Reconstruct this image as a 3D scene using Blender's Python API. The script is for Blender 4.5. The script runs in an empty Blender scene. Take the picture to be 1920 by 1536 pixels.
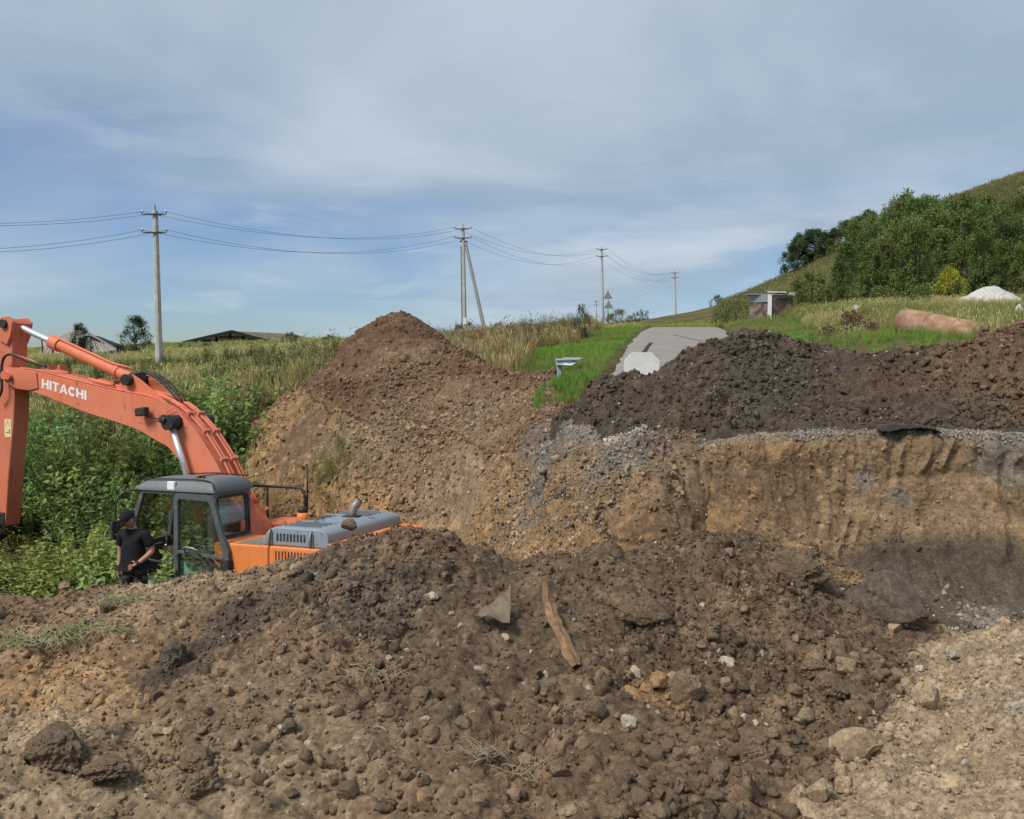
import bpy, bmesh, math, random
import numpy as np
from mathutils import Vector, Matrix, Euler

S = bpy.context.scene
COL = S.collection
RAD = math.radians

# ------------------------------------------------------------------ camera
F_PX = 1700.0                      # focal length in photo pixels (1920 wide)
PITCH = math.atan(118 / F_PX)      # horizon sits 118 px above the middle
cam_d = bpy.data.cameras.new('camera')
cam_d.sensor_width = 36.0
cam_d.lens = 36.0 * F_PX / 1920.0
cam_d.clip_start = 0.05
cam_d.clip_end = 9000.0
cam = bpy.data.objects.new('camera', cam_d)
cam.location = (0, 0, 0)           # the eye is the origin, looking along +Y
cam.rotation_euler = (RAD(90) - PITCH, 0, 0)
COL.objects.link(cam)
S.camera = cam

# ------------------------------------------------------------------ sky and sun
SUN_EL, SUN_AZ = RAD(50), RAD(228)     # azimuth clockwise from +Y: behind left
world = bpy.data.worlds.new('World')
S.world = world
world.use_nodes = True
wn, wl = world.node_tree.nodes, world.node_tree.links
wn.clear()
def WN(t, **kw):
    n = wn.new(t)
    for k, v in kw.items():
        setattr(n, k, v)
    return n
def wmath(op, a, b=None, clamp=False):
    n = WN('ShaderNodeMath', operation=op, use_clamp=clamp)
    for i, v in enumerate((a, b)):
        if v is None:
            continue
        if isinstance(v, (int, float)):
            n.inputs[i].default_value = v
        else:
            wl.new(v, n.inputs[i])
    return n.outputs[0]
def wmix(f, a, b):
    n = WN('ShaderNodeMix', data_type='RGBA')
    for s, v in ((n.inputs[0], f), (n.inputs[6], a), (n.inputs[7], b)):
        if isinstance(v, (int, float)):
            s.default_value = v
        elif isinstance(v, tuple):
            s.default_value = (*v, 1)
        else:
            wl.new(v, s)
    return n.outputs[2]
def wnoise(vec, scale, detail, rough, dist=0.0):
    n = WN('ShaderNodeTexNoise')
    n.inputs['Scale'].default_value = scale
    n.inputs['Detail'].default_value = detail
    n.inputs['Roughness'].default_value = rough
    n.inputs['Distortion'].default_value = dist
    wl.new(vec, n.inputs['Vector'])
    return n.outputs['Fac']
def wramp(v, lo, hi):
    n = WN('ShaderNodeMapRange', interpolation_type='SMOOTHSTEP')
    n.inputs[1].default_value = lo
    n.inputs[2].default_value = hi
    wl.new(v, n.inputs[0])
    return n.outputs[0]
sky = WN('ShaderNodeTexSky', sky_type='NISHITA', sun_disc=False, sun_elevation=SUN_EL,
         sun_rotation=SUN_AZ, altitude=150, air_density=1.0, dust_density=0.15, ozone_density=3.0)
tc = WN('ShaderNodeTexCoord')
sep = WN('ShaderNodeSeparateXYZ')
wl.new(tc.outputs['Generated'], sep.inputs[0])
zc = wmath('MAXIMUM', wmath('ADD', sep.outputs[2], 0.16), 0.03)
cx = wmath('DIVIDE', sep.outputs[0], zc)      # a flat cloud deck overhead
cy = wmath('DIVIDE', sep.outputs[1], zc)
comb = WN('ShaderNodeCombineXYZ')
wl.new(cx, comb.inputs[0]); wl.new(cy, comb.inputs[1])
deck = comb.outputs[0]
n_big = wnoise(deck, 0.30, 4, 0.5, 0.3)
n_mid = wnoise(deck, 0.75, 6, 0.52, 0.4)
mp = WN('ShaderNodeMapping')
mp.inputs['Scale'].default_value = (1.0, 1.0, 4.6)
mp.inputs['Rotation'].default_value = (0, RAD(-7), 0)
wl.new(tc.outputs['Generated'], mp.inputs[0])
n_puff = wnoise(mp.outputs[0], 5.2, 8, 0.58, 0.3)    # low cumulus banks
clear = WN('ShaderNodeMix', data_type='RGBA', blend_type='MULTIPLY')
clear.inputs[0].default_value = 1.0
clear.inputs[7].default_value = (0.325, 0.42, 0.565, 1)
wl.new(sky.outputs[0], clear.inputs[6])
veil = wmix(wramp(n_mid, 0.38, 0.63), (2.08, 2.66, 3.30), (3.02, 3.52, 4.05))
cover = wmath('MULTIPLY', wramp(wmath('ADD', wmath('MULTIPLY', n_big, 0.9), wmath('MULTIPLY', sep.outputs[2], 0.75)), 0.40, 0.62), 0.96)
c1 = wmix(cover, clear.outputs[2], veil)
puff = wmath('MULTIPLY', wramp(n_puff, 0.50, 0.68), wmath('SUBTRACT', 0.62, wmath('MULTIPLY', sep.outputs[2], 2.0), clamp=True))
# one bright bank of cloud low over the road
dn = WN('ShaderNodeVectorMath', operation='NORMALIZE'); wl.new(tc.outputs['Generated'], dn.inputs[0])
ds = WN('ShaderNodeSeparateXYZ'); wl.new(dn.outputs[0], ds.inputs[0])
ex = wmath('MULTIPLY', wmath('SUBTRACT', ds.outputs[0], 0.19), 7.0)
ez = wmath('MULTIPLY', wmath('SUBTRACT', ds.outputs[2], wmath('ADD', wmath('MULTIPLY', ds.outputs[0], 0.16), 0.085)), 30.0)
rad2 = wmath('ADD', wmath('MULTIPLY', ex, ex), wmath('MULTIPLY', ez, ez))
blob = wmath('SUBTRACT', 1.0, wmath('ADD', rad2, wmath('MULTIPLY', wmath('SUBTRACT', n_puff, 0.5), 5.0)), clamp=True)
puff = wmath('MAXIMUM', puff, wmath('MULTIPLY', blob, 0.75))
c2 = wmix(puff, c1, (3.35, 3.8, 4.3))
bg = WN('ShaderNodeBackground')
bg.inputs[1].default_value = 0.10
wl.new(c2, bg.inputs[0])
wo = WN('ShaderNodeOutputWorld')
wl.new(bg.outputs[0], wo.inputs[0])

sun_d = bpy.data.lights.new('sun', 'SUN')
sun_d.energy = 2.1
sun_d.angle = RAD(22)
sun_d.color = (1.0, 0.94, 0.84)
sun = bpy.data.objects.new('sun', sun_d)
sdir = Vector((math.sin(SUN_AZ) * math.cos(SUN_EL), math.cos(SUN_AZ) * math.cos(SUN_EL), math.sin(SUN_EL)))
sun.rotation_euler = sdir.to_track_quat('Z', 'Y').to_euler()
sun.location = sdir * 60
COL.objects.link(sun)

S.view_settings.view_transform = 'Standard'
S.view_settings.look = 'None'
S.view_settings.exposure = 0.80
S.view_settings.gamma = 1.0
S.view_settings.use_curve_mapping = False
S.render.engine = 'CYCLES'
S.cycles.max_bounces = 6
S.cycles.diffuse_bounces = 3
S.cycles.transparent_max_bounces = 12

# ------------------------------------------------------------------ helpers
def at(px, py, d):
    """the point at distance d (along +Y) that the photo shows at pixel px, py"""
    u, v = (px - 960) / F_PX, (768 - py) / F_PX
    y = math.cos(PITCH) + v * math.sin(PITCH)
    return Vector((u / y * d, d, (-math.sin(PITCH) + v * math.cos(PITCH)) / y * d))

def hash2(i, j, seed):
    n = (i.astype(np.int64) * 374761393 + j.astype(np.int64) * 668265263 + seed * 974634777) & 0xffffffff
    n = ((n ^ (n >> 13)) * 1274126177) & 0xffffffff
    n = ((n ^ (n >> 16)) * 2246822519) & 0xffffffff
    return ((n ^ (n >> 15)) & 0xffffff) / float(0xffffff)

def vnoise(x, y, seed=0):
    xi, yi = np.floor(x), np.floor(y)
    fx, fy = x - xi, y - yi
    fx = fx * fx * fx * (fx * (fx * 6 - 15) + 10)
    fy = fy * fy * fy * (fy * (fy * 6 - 15) + 10)
    a, b = hash2(xi, yi, seed), hash2(xi + 1, yi, seed)
    c, d = hash2(xi, yi + 1, seed), hash2(xi + 1, yi + 1, seed)
    return (a + (b - a) * fx) * (1 - fy) + (c + (d - c) * fx) * fy * 1.0

def fbm(x, y, octaves=4, seed=0, gain=0.5):
    s, a, t = 0.0, 1.0, 0.0
    for o in range(octaves):
        ca, sa = math.cos(o * 1.1), math.sin(o * 1.1)
        s = s + a * (vnoise((x * ca - y * sa) * 2 ** o + o * 17.3, (x * sa + y * ca) * 2 ** o - o * 9.1, seed + o) - 0.5)
        t += a
        a *= gain
    return s / t * 2

def lumps(x, y, cell, seed, rmin=0.25, rmax=0.62, prob=0.8, squash=0.8):
    """height and random id of hemispherical clods scattered on a jittered lattice"""
    wx = x + cell * 0.42 * fbm(x / cell * 1.6, y / cell * 1.6, 3, seed + 5, 0.6)
    wy = y + cell * 0.42 * fbm(x / cell * 1.6, y / cell * 1.6, 3, seed + 6, 0.6)
    ci, cj = np.floor(wx / cell), np.floor(wy / cell)
    best, ident = np.zeros_like(x), np.zeros_like(x)
    for di in (-1, 0, 1):
        for dj in (-1, 0, 1):
            i, j = ci + di, cj + dj
            px = (i + 0.1 + 0.8 * hash2(i, j, seed)) * cell
            py = (j + 0.1 + 0.8 * hash2(i, j, seed + 1)) * cell
            rr = hash2(i, j, seed + 2)
            r = cell * (rmin + (rmax - rmin) * rr * rr)
            on = hash2(i, j, seed + 3) < prob
            h = np.sqrt(np.maximum(r * r - (wx - px) ** 2 - (wy - py) ** 2, 0)) * squash * on
            m = h > best
            best = np.where(m, h, best)
            ident = np.where(m, hash2(i, j, seed + 4), ident)
    return best, ident

class TPS:
    """thin-plate surface through scattered x, y, z points"""
    def __init__(self, pts, lam=1e-3):
        p = np.array([(q[0], q[1], q[2]) for q in pts], float)
        self.c = p[:, :2]
        n = len(p)
        A = np.zeros((n + 3, n + 3))
        A[:n, :n] = self.k(self.c, self.c) + lam * np.eye(n)
        A[:n, n] = 1; A[n, :n] = 1
        A[:n, n + 1:] = self.c; A[n + 1:, :n] = self.c.T
        b = np.zeros(n + 3); b[:n] = p[:, 2]
        self.w = np.linalg.solve(A, b)
    @staticmethod
    def k(a, b):
        r2 = ((a[:, None, :] - b[None, :, :]) ** 2).sum(2)
        return 0.5 * r2 * np.log(r2 + 1e-12)
    def __call__(self, x, y):
        x, y = np.asarray(x, float), np.asarray(y, float)
        q = np.stack([x.ravel(), y.ravel()], 1)
        out = np.empty(len(q))
        for s in range(0, len(q), 60000):
            e = q[s:s + 60000]
            out[s:s + 60000] = self.k(e, self.c) @ self.w[:-3] + self.w[-3] + e @ self.w[-2:]
        return out.reshape(x.shape)

def sstep(a, b, x):
    t = np.clip((x - a) / (b - a), 0, 1)
    return t * t * (3 - 2 * t)

def props(o, label=None, cat=None, group=None, kind=None):
    if label: o['label'] = label
    if cat: o['category'] = cat
    if group: o['group'] = group
    if kind: o['kind'] = kind
    return o

def link(o, parent=None):
    COL.objects.link(o)
    if parent is not None:
        o.parent = parent
    return o

def empty(name, loc=(0, 0, 0), rz=0.0):
    o = bpy.data.objects.new(name, None)
    o.empty_display_size = 0.2
    o.location = loc
    o.rotation_euler = (0, 0, rz)
    return link(o)

def mesh_np(name, co, quads, mat, col=None, smooth=True, parent=None):
    me = bpy.data.meshes.new(name)
    me.vertices.add(len(co))
    me.vertices.foreach_set('co', np.ascontiguousarray(co, np.float32).ravel())
    nq, k = quads.shape
    me.loops.add(nq * k)
    me.loops.foreach_set('vertex_index', np.ascontiguousarray(quads, np.int32).ravel())
    me.polygons.add(nq)
    me.polygons.foreach_set('loop_start', np.arange(0, nq * k, k, dtype=np.int32))
    me.polygons.foreach_set('use_smooth', np.full(nq, smooth, bool))
    me.update(calc_edges=True)
    if col is not None:
        a = me.color_attributes.new('Col', 'FLOAT_COLOR', 'POINT')
        c = np.ones((len(co), 4), np.float32)
        c[:, :3] = col
        a.data.foreach_set('color', c.ravel())
    if mat:
        me.materials.append(mat)
    return link(bpy.data.objects.new(name, me), parent)

def grid_mesh(name, P, mat, col=None, keep=None, smooth=True):
    """P is a (rows, columns, 3) sheet; keep masks its vertices"""
    h, w = P.shape[:2]
    idx = np.arange(h * w).reshape(h, w)
    q = np.stack([idx[:-1, :-1], idx[:-1, 1:], idx[1:, 1:], idx[1:, :-1]], 2).reshape(-1, 4)
    co = P.reshape(-1, 3)
    c = None if col is None else col.reshape(-1, 3)
    if keep is not None:
        k = keep.ravel()
        q = q[k[q].any(1)]
        used = np.unique(q)
        m = np.zeros(h * w, np.int64); m[used] = np.arange(len(used))
        q, co = m[q], co[used]
        if c is not None: c = c[used]
    return mesh_np(name, co, q, mat, c, smooth)

def sheet_normals(P):
    du = np.gradient(P, axis=1); dv = np.gradient(P, axis=0)
    n = np.cross(du, dv)
    return n / (np.linalg.norm(n, axis=2, keepdims=True) + 1e-9)

# ------------------------------------------------------------------ materials
MATS = {}
class Nodes:
    def __init__(self, name, rough=0.8, spec=0.3, metal=0.0):
        self.m = bpy.data.materials.new(name)
        self.m.use_nodes = True
        self.t = self.m.node_tree
        self.b = self.t.nodes['Principled BSDF']
        self.out = self.t.nodes['Material Output']
        self.b.inputs['Roughness'].default_value = rough
        self.b.inputs['Specular IOR Level'].default_value = spec
        self.b.inputs['Metallic'].default_value = metal
        MATS[name] = self.m
    def n(self, t, **kw):
        n = self.t.nodes.new(t)
        for k, v in kw.items():
            setattr(n, k, v)
        return n
    def set(self, sock, v):
        if isinstance(v, bpy.types.NodeSocket):
            self.t.links.new(v, sock)
        elif isinstance(v, tuple) and len(v) == 3 and sock.type == 'RGBA':
            sock.default_value = (*v, 1)
        else:
            sock.default_value = v
    def coord(self, kind='Object'):
        return self.n('ShaderNodeTexCoord').outputs[kind]
    def noise(self, scale, detail=4, rough=0.6, vec=None, dist=0.0):
        n = self.n('ShaderNodeTexNoise')
        self.set(n.inputs['Vector'], vec if vec is not None else self.coord())
        n.inputs['Scale'].default_value = scale
        n.inputs['Detail'].default_value = detail
        n.inputs['Roughness'].default_value = rough
        n.inputs['Distortion'].default_value = dist
        return n.outputs['Fac']
    def ramp(self, v, lo, hi, a=0.0, b=1.0):
        n = self.n('ShaderNodeMapRange', interpolation_type='SMOOTHSTEP')
        self.set(n.inputs[0], v)
        for i, q in ((1, lo), (2, hi), (3, a), (4, b)):
            n.inputs[i].default_value = q
        return n.outputs[0]
    def mix(self, f, a, b, blend='MIX'):
        n = self.n('ShaderNodeMix', data_type='RGBA', blend_type=blend)
        self.set(n.inputs[0], f); self.set(n.inputs[6], a); self.set(n.inputs[7], b)
        return n.outputs[2]
    def scale(self, c, f):
        n = self.n('ShaderNodeVectorMath', operation='SCALE')
        self.set(n.inputs[0], c); self.set(n.inputs['Scale'], f)
        return n.outputs[0]
    def math(self, op, a, b=0.0):
        n = self.n('ShaderNodeMath', operation=op)
        self.set(n.inputs[0], a); self.set(n.inputs[1], b)
        return n.outputs[0]
    def attr(self, name, kind='GEOMETRY', out='Color'):
        n = self.n('ShaderNodeAttribute', attribute_name=name, attribute_type=kind)
        return n.outputs[out]
    def color(self, c):
        self.set(self.b.inputs['Base Color'], c)
    def bump(self, h, dist=0.01, strength=1.0):
        n = self.n('ShaderNodeBump')
        n.inputs['Strength'].default_value = strength
        n.inputs['Distance'].default_value = dist
        self.set(n.inputs['Height'], h)
        self.set(self.b.inputs['Normal'], n.outputs[0])

def soil_mat(name, src, coord='Object', fine=1.0, bump=0.006):
    k = Nodes(name, rough=0.97, spec=0.12)
    v = k.coord(coord)
    c = k.attr('Col') if src == 'vertex' else k.attr('tint', 'INSTANCER')
    a = k.noise(38 * fine, 6, 0.75, v)
    b = k.noise(5.5 * fine, 5, 0.6, v)
    g = k.ramp(a, 0.28, 0.72, 0.58, 1.38)
    g2 = k.ramp(b, 0.3, 0.7, 0.8, 1.18)
    c = k.scale(k.scale(c, g), g2)
    vo = k.n('ShaderNodeTexVoronoi', feature='F1')
    vo.inputs['Scale'].default_value = 42 * fine
    k.set(vo.inputs['Vector'], v)
    sp = k.ramp(vo.outputs['Distance'], 0.10, 0.16, 1.0, 0.0)
    hue = k.n('ShaderNodeSeparateColor'); k.set(hue.inputs[0], vo.outputs['Color'])
    on = k.math('MULTIPLY', sp, k.ramp(hue.outputs[0], 0.90, 0.93))
    c = k.mix(on, c, (0.42, 0.37, 0.30))            # pale grit in the soil
    k.color(c)
    h = k.math('ADD', k.math('MULTIPLY', a, 0.9), k.math('MULTIPLY', k.noise(110 * fine, 4, 0.65, v), 0.35))
    k.bump(h, bump, 1.0)
    return k.m
M_SOIL = soil_mat('soil', 'vertex')
M_SOIL_FAR = soil_mat('soil_far', 'vertex', fine=0.55, bump=0.012)
M_CLOD = soil_mat('clod_soil', 'tint', coord='Object', fine=0.10, bump=0.004)

DARK = np.array((0.138, 0.097, 0.064))
BROWN = np.array((0.170, 0.115, 0.074))
RED = np.array((0.172, 0.104, 0.066))
TAN = np.array((0.315, 0.232, 0.150))
OCHRE = np.array((0.325, 0.206, 0.108))
GREY = np.array((0.235, 0.205, 0.170))
CHALK = np.array((0.50, 0.46, 0.40))
BLACK = np.array((0.082, 0.063, 0.048))

def paint(C, P, blobs, seed=3, jit=0.5):
    """blobs: (centre, radius, colour, ragged edge amount)"""
    for i, (c, r, colr, rag) in enumerate(blobs):
        d = np.sqrt(((P - np.array(c)) ** 2).sum(-1)) / r
        nz = fbm(P[..., 0] / r * 2.2, (P[..., 1] + P[..., 2] * 1.3) / r * 2.2, 4, seed + i * 7)
        w = sstep(1.25, 0.45, d + rag * nz + 0.55 * (jit - 0.5) + 0.12 * fbm(P[..., 0] * 9, (P[..., 1] + P[..., 2]) * 9, 3, seed + 90))[..., None] * 0.85
        C[:] = C * (1 - w) + np.array(colr) * w
    return C

# ================================================================== TERRAIN
def A(l):
    return [tuple(at(*p)) for p in l]

# --- the heap and near ground in front of the camera
crest = [(0,1116,5.6),(120,1108,5.6),(200,1098,5.6),(270,1084,5.6),(340,1090,5.55),(430,1077,5.5),(520,1064,5.45),(570,1046,5.4),(605,1018,5.35),
 (640,994,5.3),(690,988,5.25),(740,982,5.2),(800,1003,5.2),(850,1014,5.15),(900,1034,5.1),(940,1052,5.05),(1000,1047,5.1),
 (1060,1030,5.15),(1130,1024,5.2),(1200,1022,5.25),(1280,1012,5.3),(1340,1002,5.35),(1390,990,5.4),(1440,1014,5.5),
 (1485,1012,5.5),(1530,1052,5.55),(1610,1078,5.6),(1680,1090,5.6),(1735,1148,5.5),(1780,1168,5.1),(1850,1160,5.0),(1920,1156,4.95),
 (2100,1130,4.8),(2300,1120,4.7),(-200,1120,5.6),(-450,1130,5.7)]
fg = crest + [(0,1200,4.85),(200,1180,4.85),(400,1170,4.8),(600,1130,4.65),(750,1090,4.72),(900,1120,4.6),(1050,1110,4.68),(1250,1100,4.75),
 (1450,1110,4.85),(1600,1150,4.9),(1700,1210,4.7),(0,1300,4.2),(250,1290,4.15),(500,1270,4.08),(750,1240,4.1),(1000,1250,4.08),(1250,1250,4.15),
 (1450,1260,4.2),(1580,1290,4.15),(0,1420,3.62),(300,1410,3.6),(600,1400,3.55),(900,1400,3.52),(1200,1400,3.52),(1400,1400,3.55),
 (0,1536,3.15),(300,1536,3.12),(600,1536,3.08),(900,1536,3.03),(1200,1536,3.03),(1400,1520,3.12),
 (1660,1320,4.02),(1550,1425,3.52),(1480,1500,3.2),(1800,1240,4.42),(1920,1240,4.25),(1800,1340,3.76),(1920,1330,3.66),(1700,1410,3.46),
 (1850,1440,3.2),(1920,1536,2.82),(1650,1500,3.08),(-400,1300,4.2),(-400,1536,3.1),(2300,1300,3.7),(2300,1536,2.8),
 (-300,1900,2.2),(400,1900,2.2),(1100,1900,2.15),(1800,1900,2.05),(2300,1900,2.05)]
fgp = A(fg)
for p in crest:
    q = at(*p)
    fgp.append((q.x * 1.12, q.y + 0.65, q.z - 0.36))
    fgp.append((q.x * 1.45, q.y + 2.3, -3.05))
fg_tps = TPS(fgp, 2e-3)

def tan_side(x, y):
    """signed distance to the right of the furrow between the dark heap and the tan one"""
    a = [at(1760,1165,5.15), at(1650,1320,4.02), at(1550,1425,3.52), at(1470,1510,3.15), at(1400,1640,2.6), at(1300,1900,2.1)]
    ys = np.array([p.y for p in a])[::-1]; xs = np.array([p.x for p in a])[::-1]
    return x - np.interp(y, ys, xs) + 0.10 * fbm(x * 2.6, y * 2.6, 4, 77)

def fg_base(x, y):
    z = fg_tps(x, y)
    z = z + 0.085 * fbm(x * 1.9, y * 1.9, 4, 11) + 0.045 * (0.4 - np.abs(fbm(x * 2.3, y * 2.3, 4, 13)) * 2) + 0.030 * fbm(x * 6, y * 6, 3, 12) - 0.05
    return z

xs = np.concatenate([np.arange(-5.2, -2.6, 0.03), np.arange(-2.6, 3.3, 0.0125), np.arange(3.3, 5.2, 0.03)])
ys = np.concatenate([np.arange(1.7, 2.8, 0.03), np.arange(2.8, 4.4, 0.0115), np.arange(4.4, 6.1, 0.0145), np.arange(6.1, 8.3, 0.06)])
GX, GY = np.meshgrid(xs, ys)
GZ = fg_base(GX, GY)
ts = tan_side(GX, GY)
rut = sstep(3.75, 3.35, GY) * sstep(0.2, -0.3, GX)              # tracked strip bottom left
rough = np.clip(0.55 + 0.9 * fbm(GX * 1.3, GY * 1.3, 3, 21), 0.12, 1.2)
rough = rough * (1 - 0.55 * sstep(-0.05, 0.25, ts)) * (1 - 0.55 * rut)
cA, iA = lumps(GX, GY, 0.34, 31, 0.12, 0.40, 0.55, 0.75)
cB, iB = lumps(GX, GY, 0.15, 41, 0.18, 0.55, 0.75, 0.8)
cC, iC = lumps(GX, GY, 0.070, 51, 0.25, 0.62, 0.85, 0.85)
cD, iD = lumps(GX, GY, 0.036, 61, 0.3, 0.64, 0.9, 0.8)
ridged = 1 - np.abs(fbm(GX * 4.1, GY * 4.1, 4, 91)) * 2
DET = rough * (cA * 0.95 + cB * 0.65 + cC * 0.45) + cD * 0.4 + 0.035 * ridged * rough + 0.026 * fbm(GX * 22, GY * 22, 4, 93, .7)
tread = np.sin((GX * 0.5 + GY * 1.0) * 2 * np.pi / 0.17 + 2.2 * fbm(GX * 2, GY * 2, 2, 95))
DET = DET + rut * 0.020 * tread
P0 = np.stack([GX, GY, GZ], 2)
N0 = sheet_normals(P0)
PF = P0 + N0 * DET[..., None]
idv = np.where(cB * rough > 0.012, iB, np.where(cC > 0.006, iC, iD))[..., None]
C = np.empty_like(PF); C[:] = DARK
mixn = fbm(GX * 1.1, GY * 1.1, 4, 101)[..., None]
C = C * (1 - sstep(0.0, 0.7, mixn)) + BROWN * sstep(0.0, 0.7, mixn)
C = paint(C, PF, [
 (at(120,1170,5.0), .75, OCHRE, .5), (at(60,1130,5.4), .9, BROWN*1.15, .5), (at(330,1105,5.4), .55, TAN*.9, .5), (at(260,1090,5.5), .3, TAN, .4), (at(470,1078,5.45), .42, TAN*.85, .5),
 (at(60,1290,4.2), .42, OCHRE*1.1, .6), (at(230,1290,4.2), .26, OCHRE, .6), (at(420,1300,4.1), .5, BROWN*1.2, .6), (at(520,1220,4.4), .45, BROWN*1.25, .5), (at(640,1180,4.5), .35, BROWN*1.2, .6),
 (at(20,1370,3.85), .34, TAN*1.25, .5), (at(270,1360,3.8), .13, TAN*1.2, .4), (at(540,1340,3.8), .32, BROWN*1.25, .5),
 (at(150,1500,3.25), .6, TAN*.82, .5), (at(500,1500,3.2), .7, TAN*.74, .6), (at(800,1525,3.1), .45, BROWN*1.25, .6), (at(0,1480,3.3), .4, TAN*.95, .5),
 (at(430,1180,4.7), .30, BLACK*1.1, .7), (at(330,1230,4.4), .22, BLACK, .7), (at(760,1030,5.0), .35, BROWN*1.05, .6), (at(600,1080,5.0), .28, BLACK*1.2, .6), (at(690,1130,4.6), .3, BLACK*1.3, .6),
 (at(1500,1040,5.4), .18, OCHRE*.9, .5), (at(1610,1080,5.5), .16, OCHRE, .5), (at(1400,1130,4.8), .25, BROWN*1.2, .6),
 (at(1240,1290,4.0), .16, OCHRE*.9, .6), (at(1060,1470,3.3), .35, BROWN*.95, .6), (at(1330,1030,5.2), .5, DARK*.9, .4)], 5, idv[..., 0])
tw = sstep(-0.10, 0.12, ts)[..., None]
greyn = sstep(0.05, 0.5, fbm(GX * 1.7 + 3, GY * 1.7, 4, 131))[..., None] * 0.65
TANC = TAN * 1.08 * (1 - greyn) + GREY * 1.15 * greyn
C = C * (1 - tw) + TANC * tw
C = C * (0.74 + 0.5 * idv)
low = (GY > 6.0) & (GZ < -2.6)
o = grid_mesh('spoil_heap', PF, M_SOIL, C, keep=(ts < 0.0) & (np.abs(GX) < 5.1))
props(o, 'dark brown cloddy earth heap across the whole foreground, in front of the excavator', 'dirt heap')
o = grid_mesh('spoil_heap', PF, M_SOIL, C, keep=(ts >= 0.0))
props(o, 'pale tan sandy earth heap in the bottom right corner', 'dirt heap')
def grid_lookup(P, xs, ys):
    def f(x, y):
        i = np.clip(np.searchsorted(xs, x), 1, len(xs) - 1); j = np.clip(np.searchsorted(ys, y), 1, len(ys) - 1)
        fx = np.clip((x - xs[i-1]) / (xs[i] - xs[i-1]), 0, 1); fy = np.clip((y - ys[j-1]) / (ys[j] - ys[j-1]), 0, 1)
        Z = P[..., 2]
        return (Z[j-1,i-1]*(1-fx)+Z[j-1,i]*fx)*(1-fy) + (Z[j,i-1]*(1-fx)+Z[j,i]*fx)*fy
    return f
fg_top = grid_lookup(PF, xs, ys)
SRC_FG = (PF, C, ts, rut, N0)
fg_xs, fg_ys = xs, ys

# --- natural ground: field, gully, verge and hill
def road_z(y):
    y = np.asarray(y, float)
    z = -1.41 + 0.045 * y
    return np.where(y > 55, -1.41 + 0.045 * 55 + 0.045 * (y - 55) - 0.0016 * (y - 55) ** 2, z)
def road_x(y):
    y = np.asarray(y, float)
    return 4.45 + 0.140 * (y - 18) + 0.0006 * np.maximum(y - 18, 0) ** 2
ROAD_W = 5.0
nat = A([(300,702,42),(500,670,60),(360,650,95),(600,643,95),(100,676,70),(0,680,62),(450,792,23),(550,705,35),(640,672,40),(300,765,26),(150,770,27),(0,760,27),(-300,700,45),(-300,800,26),
 (870,640,62),(1000,650,45),(930,690,27),(960,668,34),(1040,640,52),(1080,655,40),(1130,610,97),(1267,608,131),(870,640,95),(700,648,70),(700,645,110),
 (1435,598,52),(1490,590,52),(1690,624,27),(1825,655,20),(1920,640,22),(1855,578,45),(1920,575,47),(1600,578,60),(1750,565,62),(1900,563,60),(1560,600,45),(1590,640,25),(1700,650,21),(1480,640,26),
 (1920,330,125),(1810,365,125),(1650,430,125),(1500,508,125),(1400,556,130),(1330,581,140),(1190,596,150),(1500,565,75),(1650,515,90),(1800,465,90),(1920,450,90),(2200,400,90),(2200,240,125),(2200,540,60),(2200,600,35),
 (0,655,200),(400,652,200),(800,645,200),(1000,640,150),(-400,655,150),(-400,690,80)])
for p in ((2200,240,125),(1920,330,125),(1810,365,125),(1650,430,125),(1500,508,125),(1400,556,130),(1330,581,140),(1190,596,150)):
    q = at(*p); nat += [(q.x * 1.15, q.y * 1.15, q.z - 2.5), (q.x * 1.4, q.y * 1.4, q.z - 8)]
for yy in (12, 16, 20, 26, 32, 40, 48, 56):
    rz, rx = float(road_z(yy)), float(road_x(yy))
    nat += [(rx - 2.4, yy, rz - .03), (rx + 2.4, yy, rz - .03), (rx + 3.6, yy, rz - .02), (rx, yy, rz - .03)]
    if yy > 15: nat += [(rx - 3.6, yy, rz - .05)]
for yy in (66, 76):
    nat += [(float(road_x(yy)) + k, yy, float(road_z(yy)) - .05) for k in (-3, 0, 3)]
nat += [(8.5, 12, -0.7), (10, 16, -0.4), (16, 12, -0.2), (16, 5, -0.6), (14, 0, -1), (8, 0, -1.6)]
# gully on the left where the excavator and the bushes stand
EXC = (-4.223, 15.385, -5.154)
for a, r in [(k * math.pi / 4, 2.4) for k in range(8)]:
    nat.append((EXC[0] + r * math.cos(a), EXC[1] + r * math.sin(a), EXC[2]))
nat += [(EXC[0], EXC[1], EXC[2]), (-5.35, 12.6, -4.02), (-6.0, 12.2, -4.0), (-4.6, 12.2, -4.1), (-8.5, 13.5, -3.9), (-9, 16, -4.3), (-7.5, 18.6, -4.4), (-5, 19.2, -4.4), (-3, 19.5, -3.9),
 (-10, 19, -3.9), (-8, 21.5, -3.2), (-5, 22.5, -2.6), (-12, 22, -2.8), (-14, 15, -3.6), (-16, 20, -2.8), (-13, 10, -3.2), (-9, 9.5, -3.6), (-4, 9.5, -3.9), (-1, 10, -3.6), (-18, 5, -2.2), (-8, 4, -2.6), (-8, 0, -1.9), (0, 0, -2.0), (-18, 0, -1.8)]
nat_tps = TPS(nat, 5e-2)
def nat_z(x, y):
    x, y = np.asarray(x, float), np.asarray(y, float)
    r = np.hypot(x, y)
    z = nat_tps(np.clip(x, -130, 130), np.clip(y, -20, 190))
    far = -4.0
    w = sstep(160, 330, r)
    z = z * (1 - w) + far * w
    return z + 0.10 * fbm(x * 0.22, y * 0.22, 3, 201) * sstep(14, 30, y)

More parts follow.
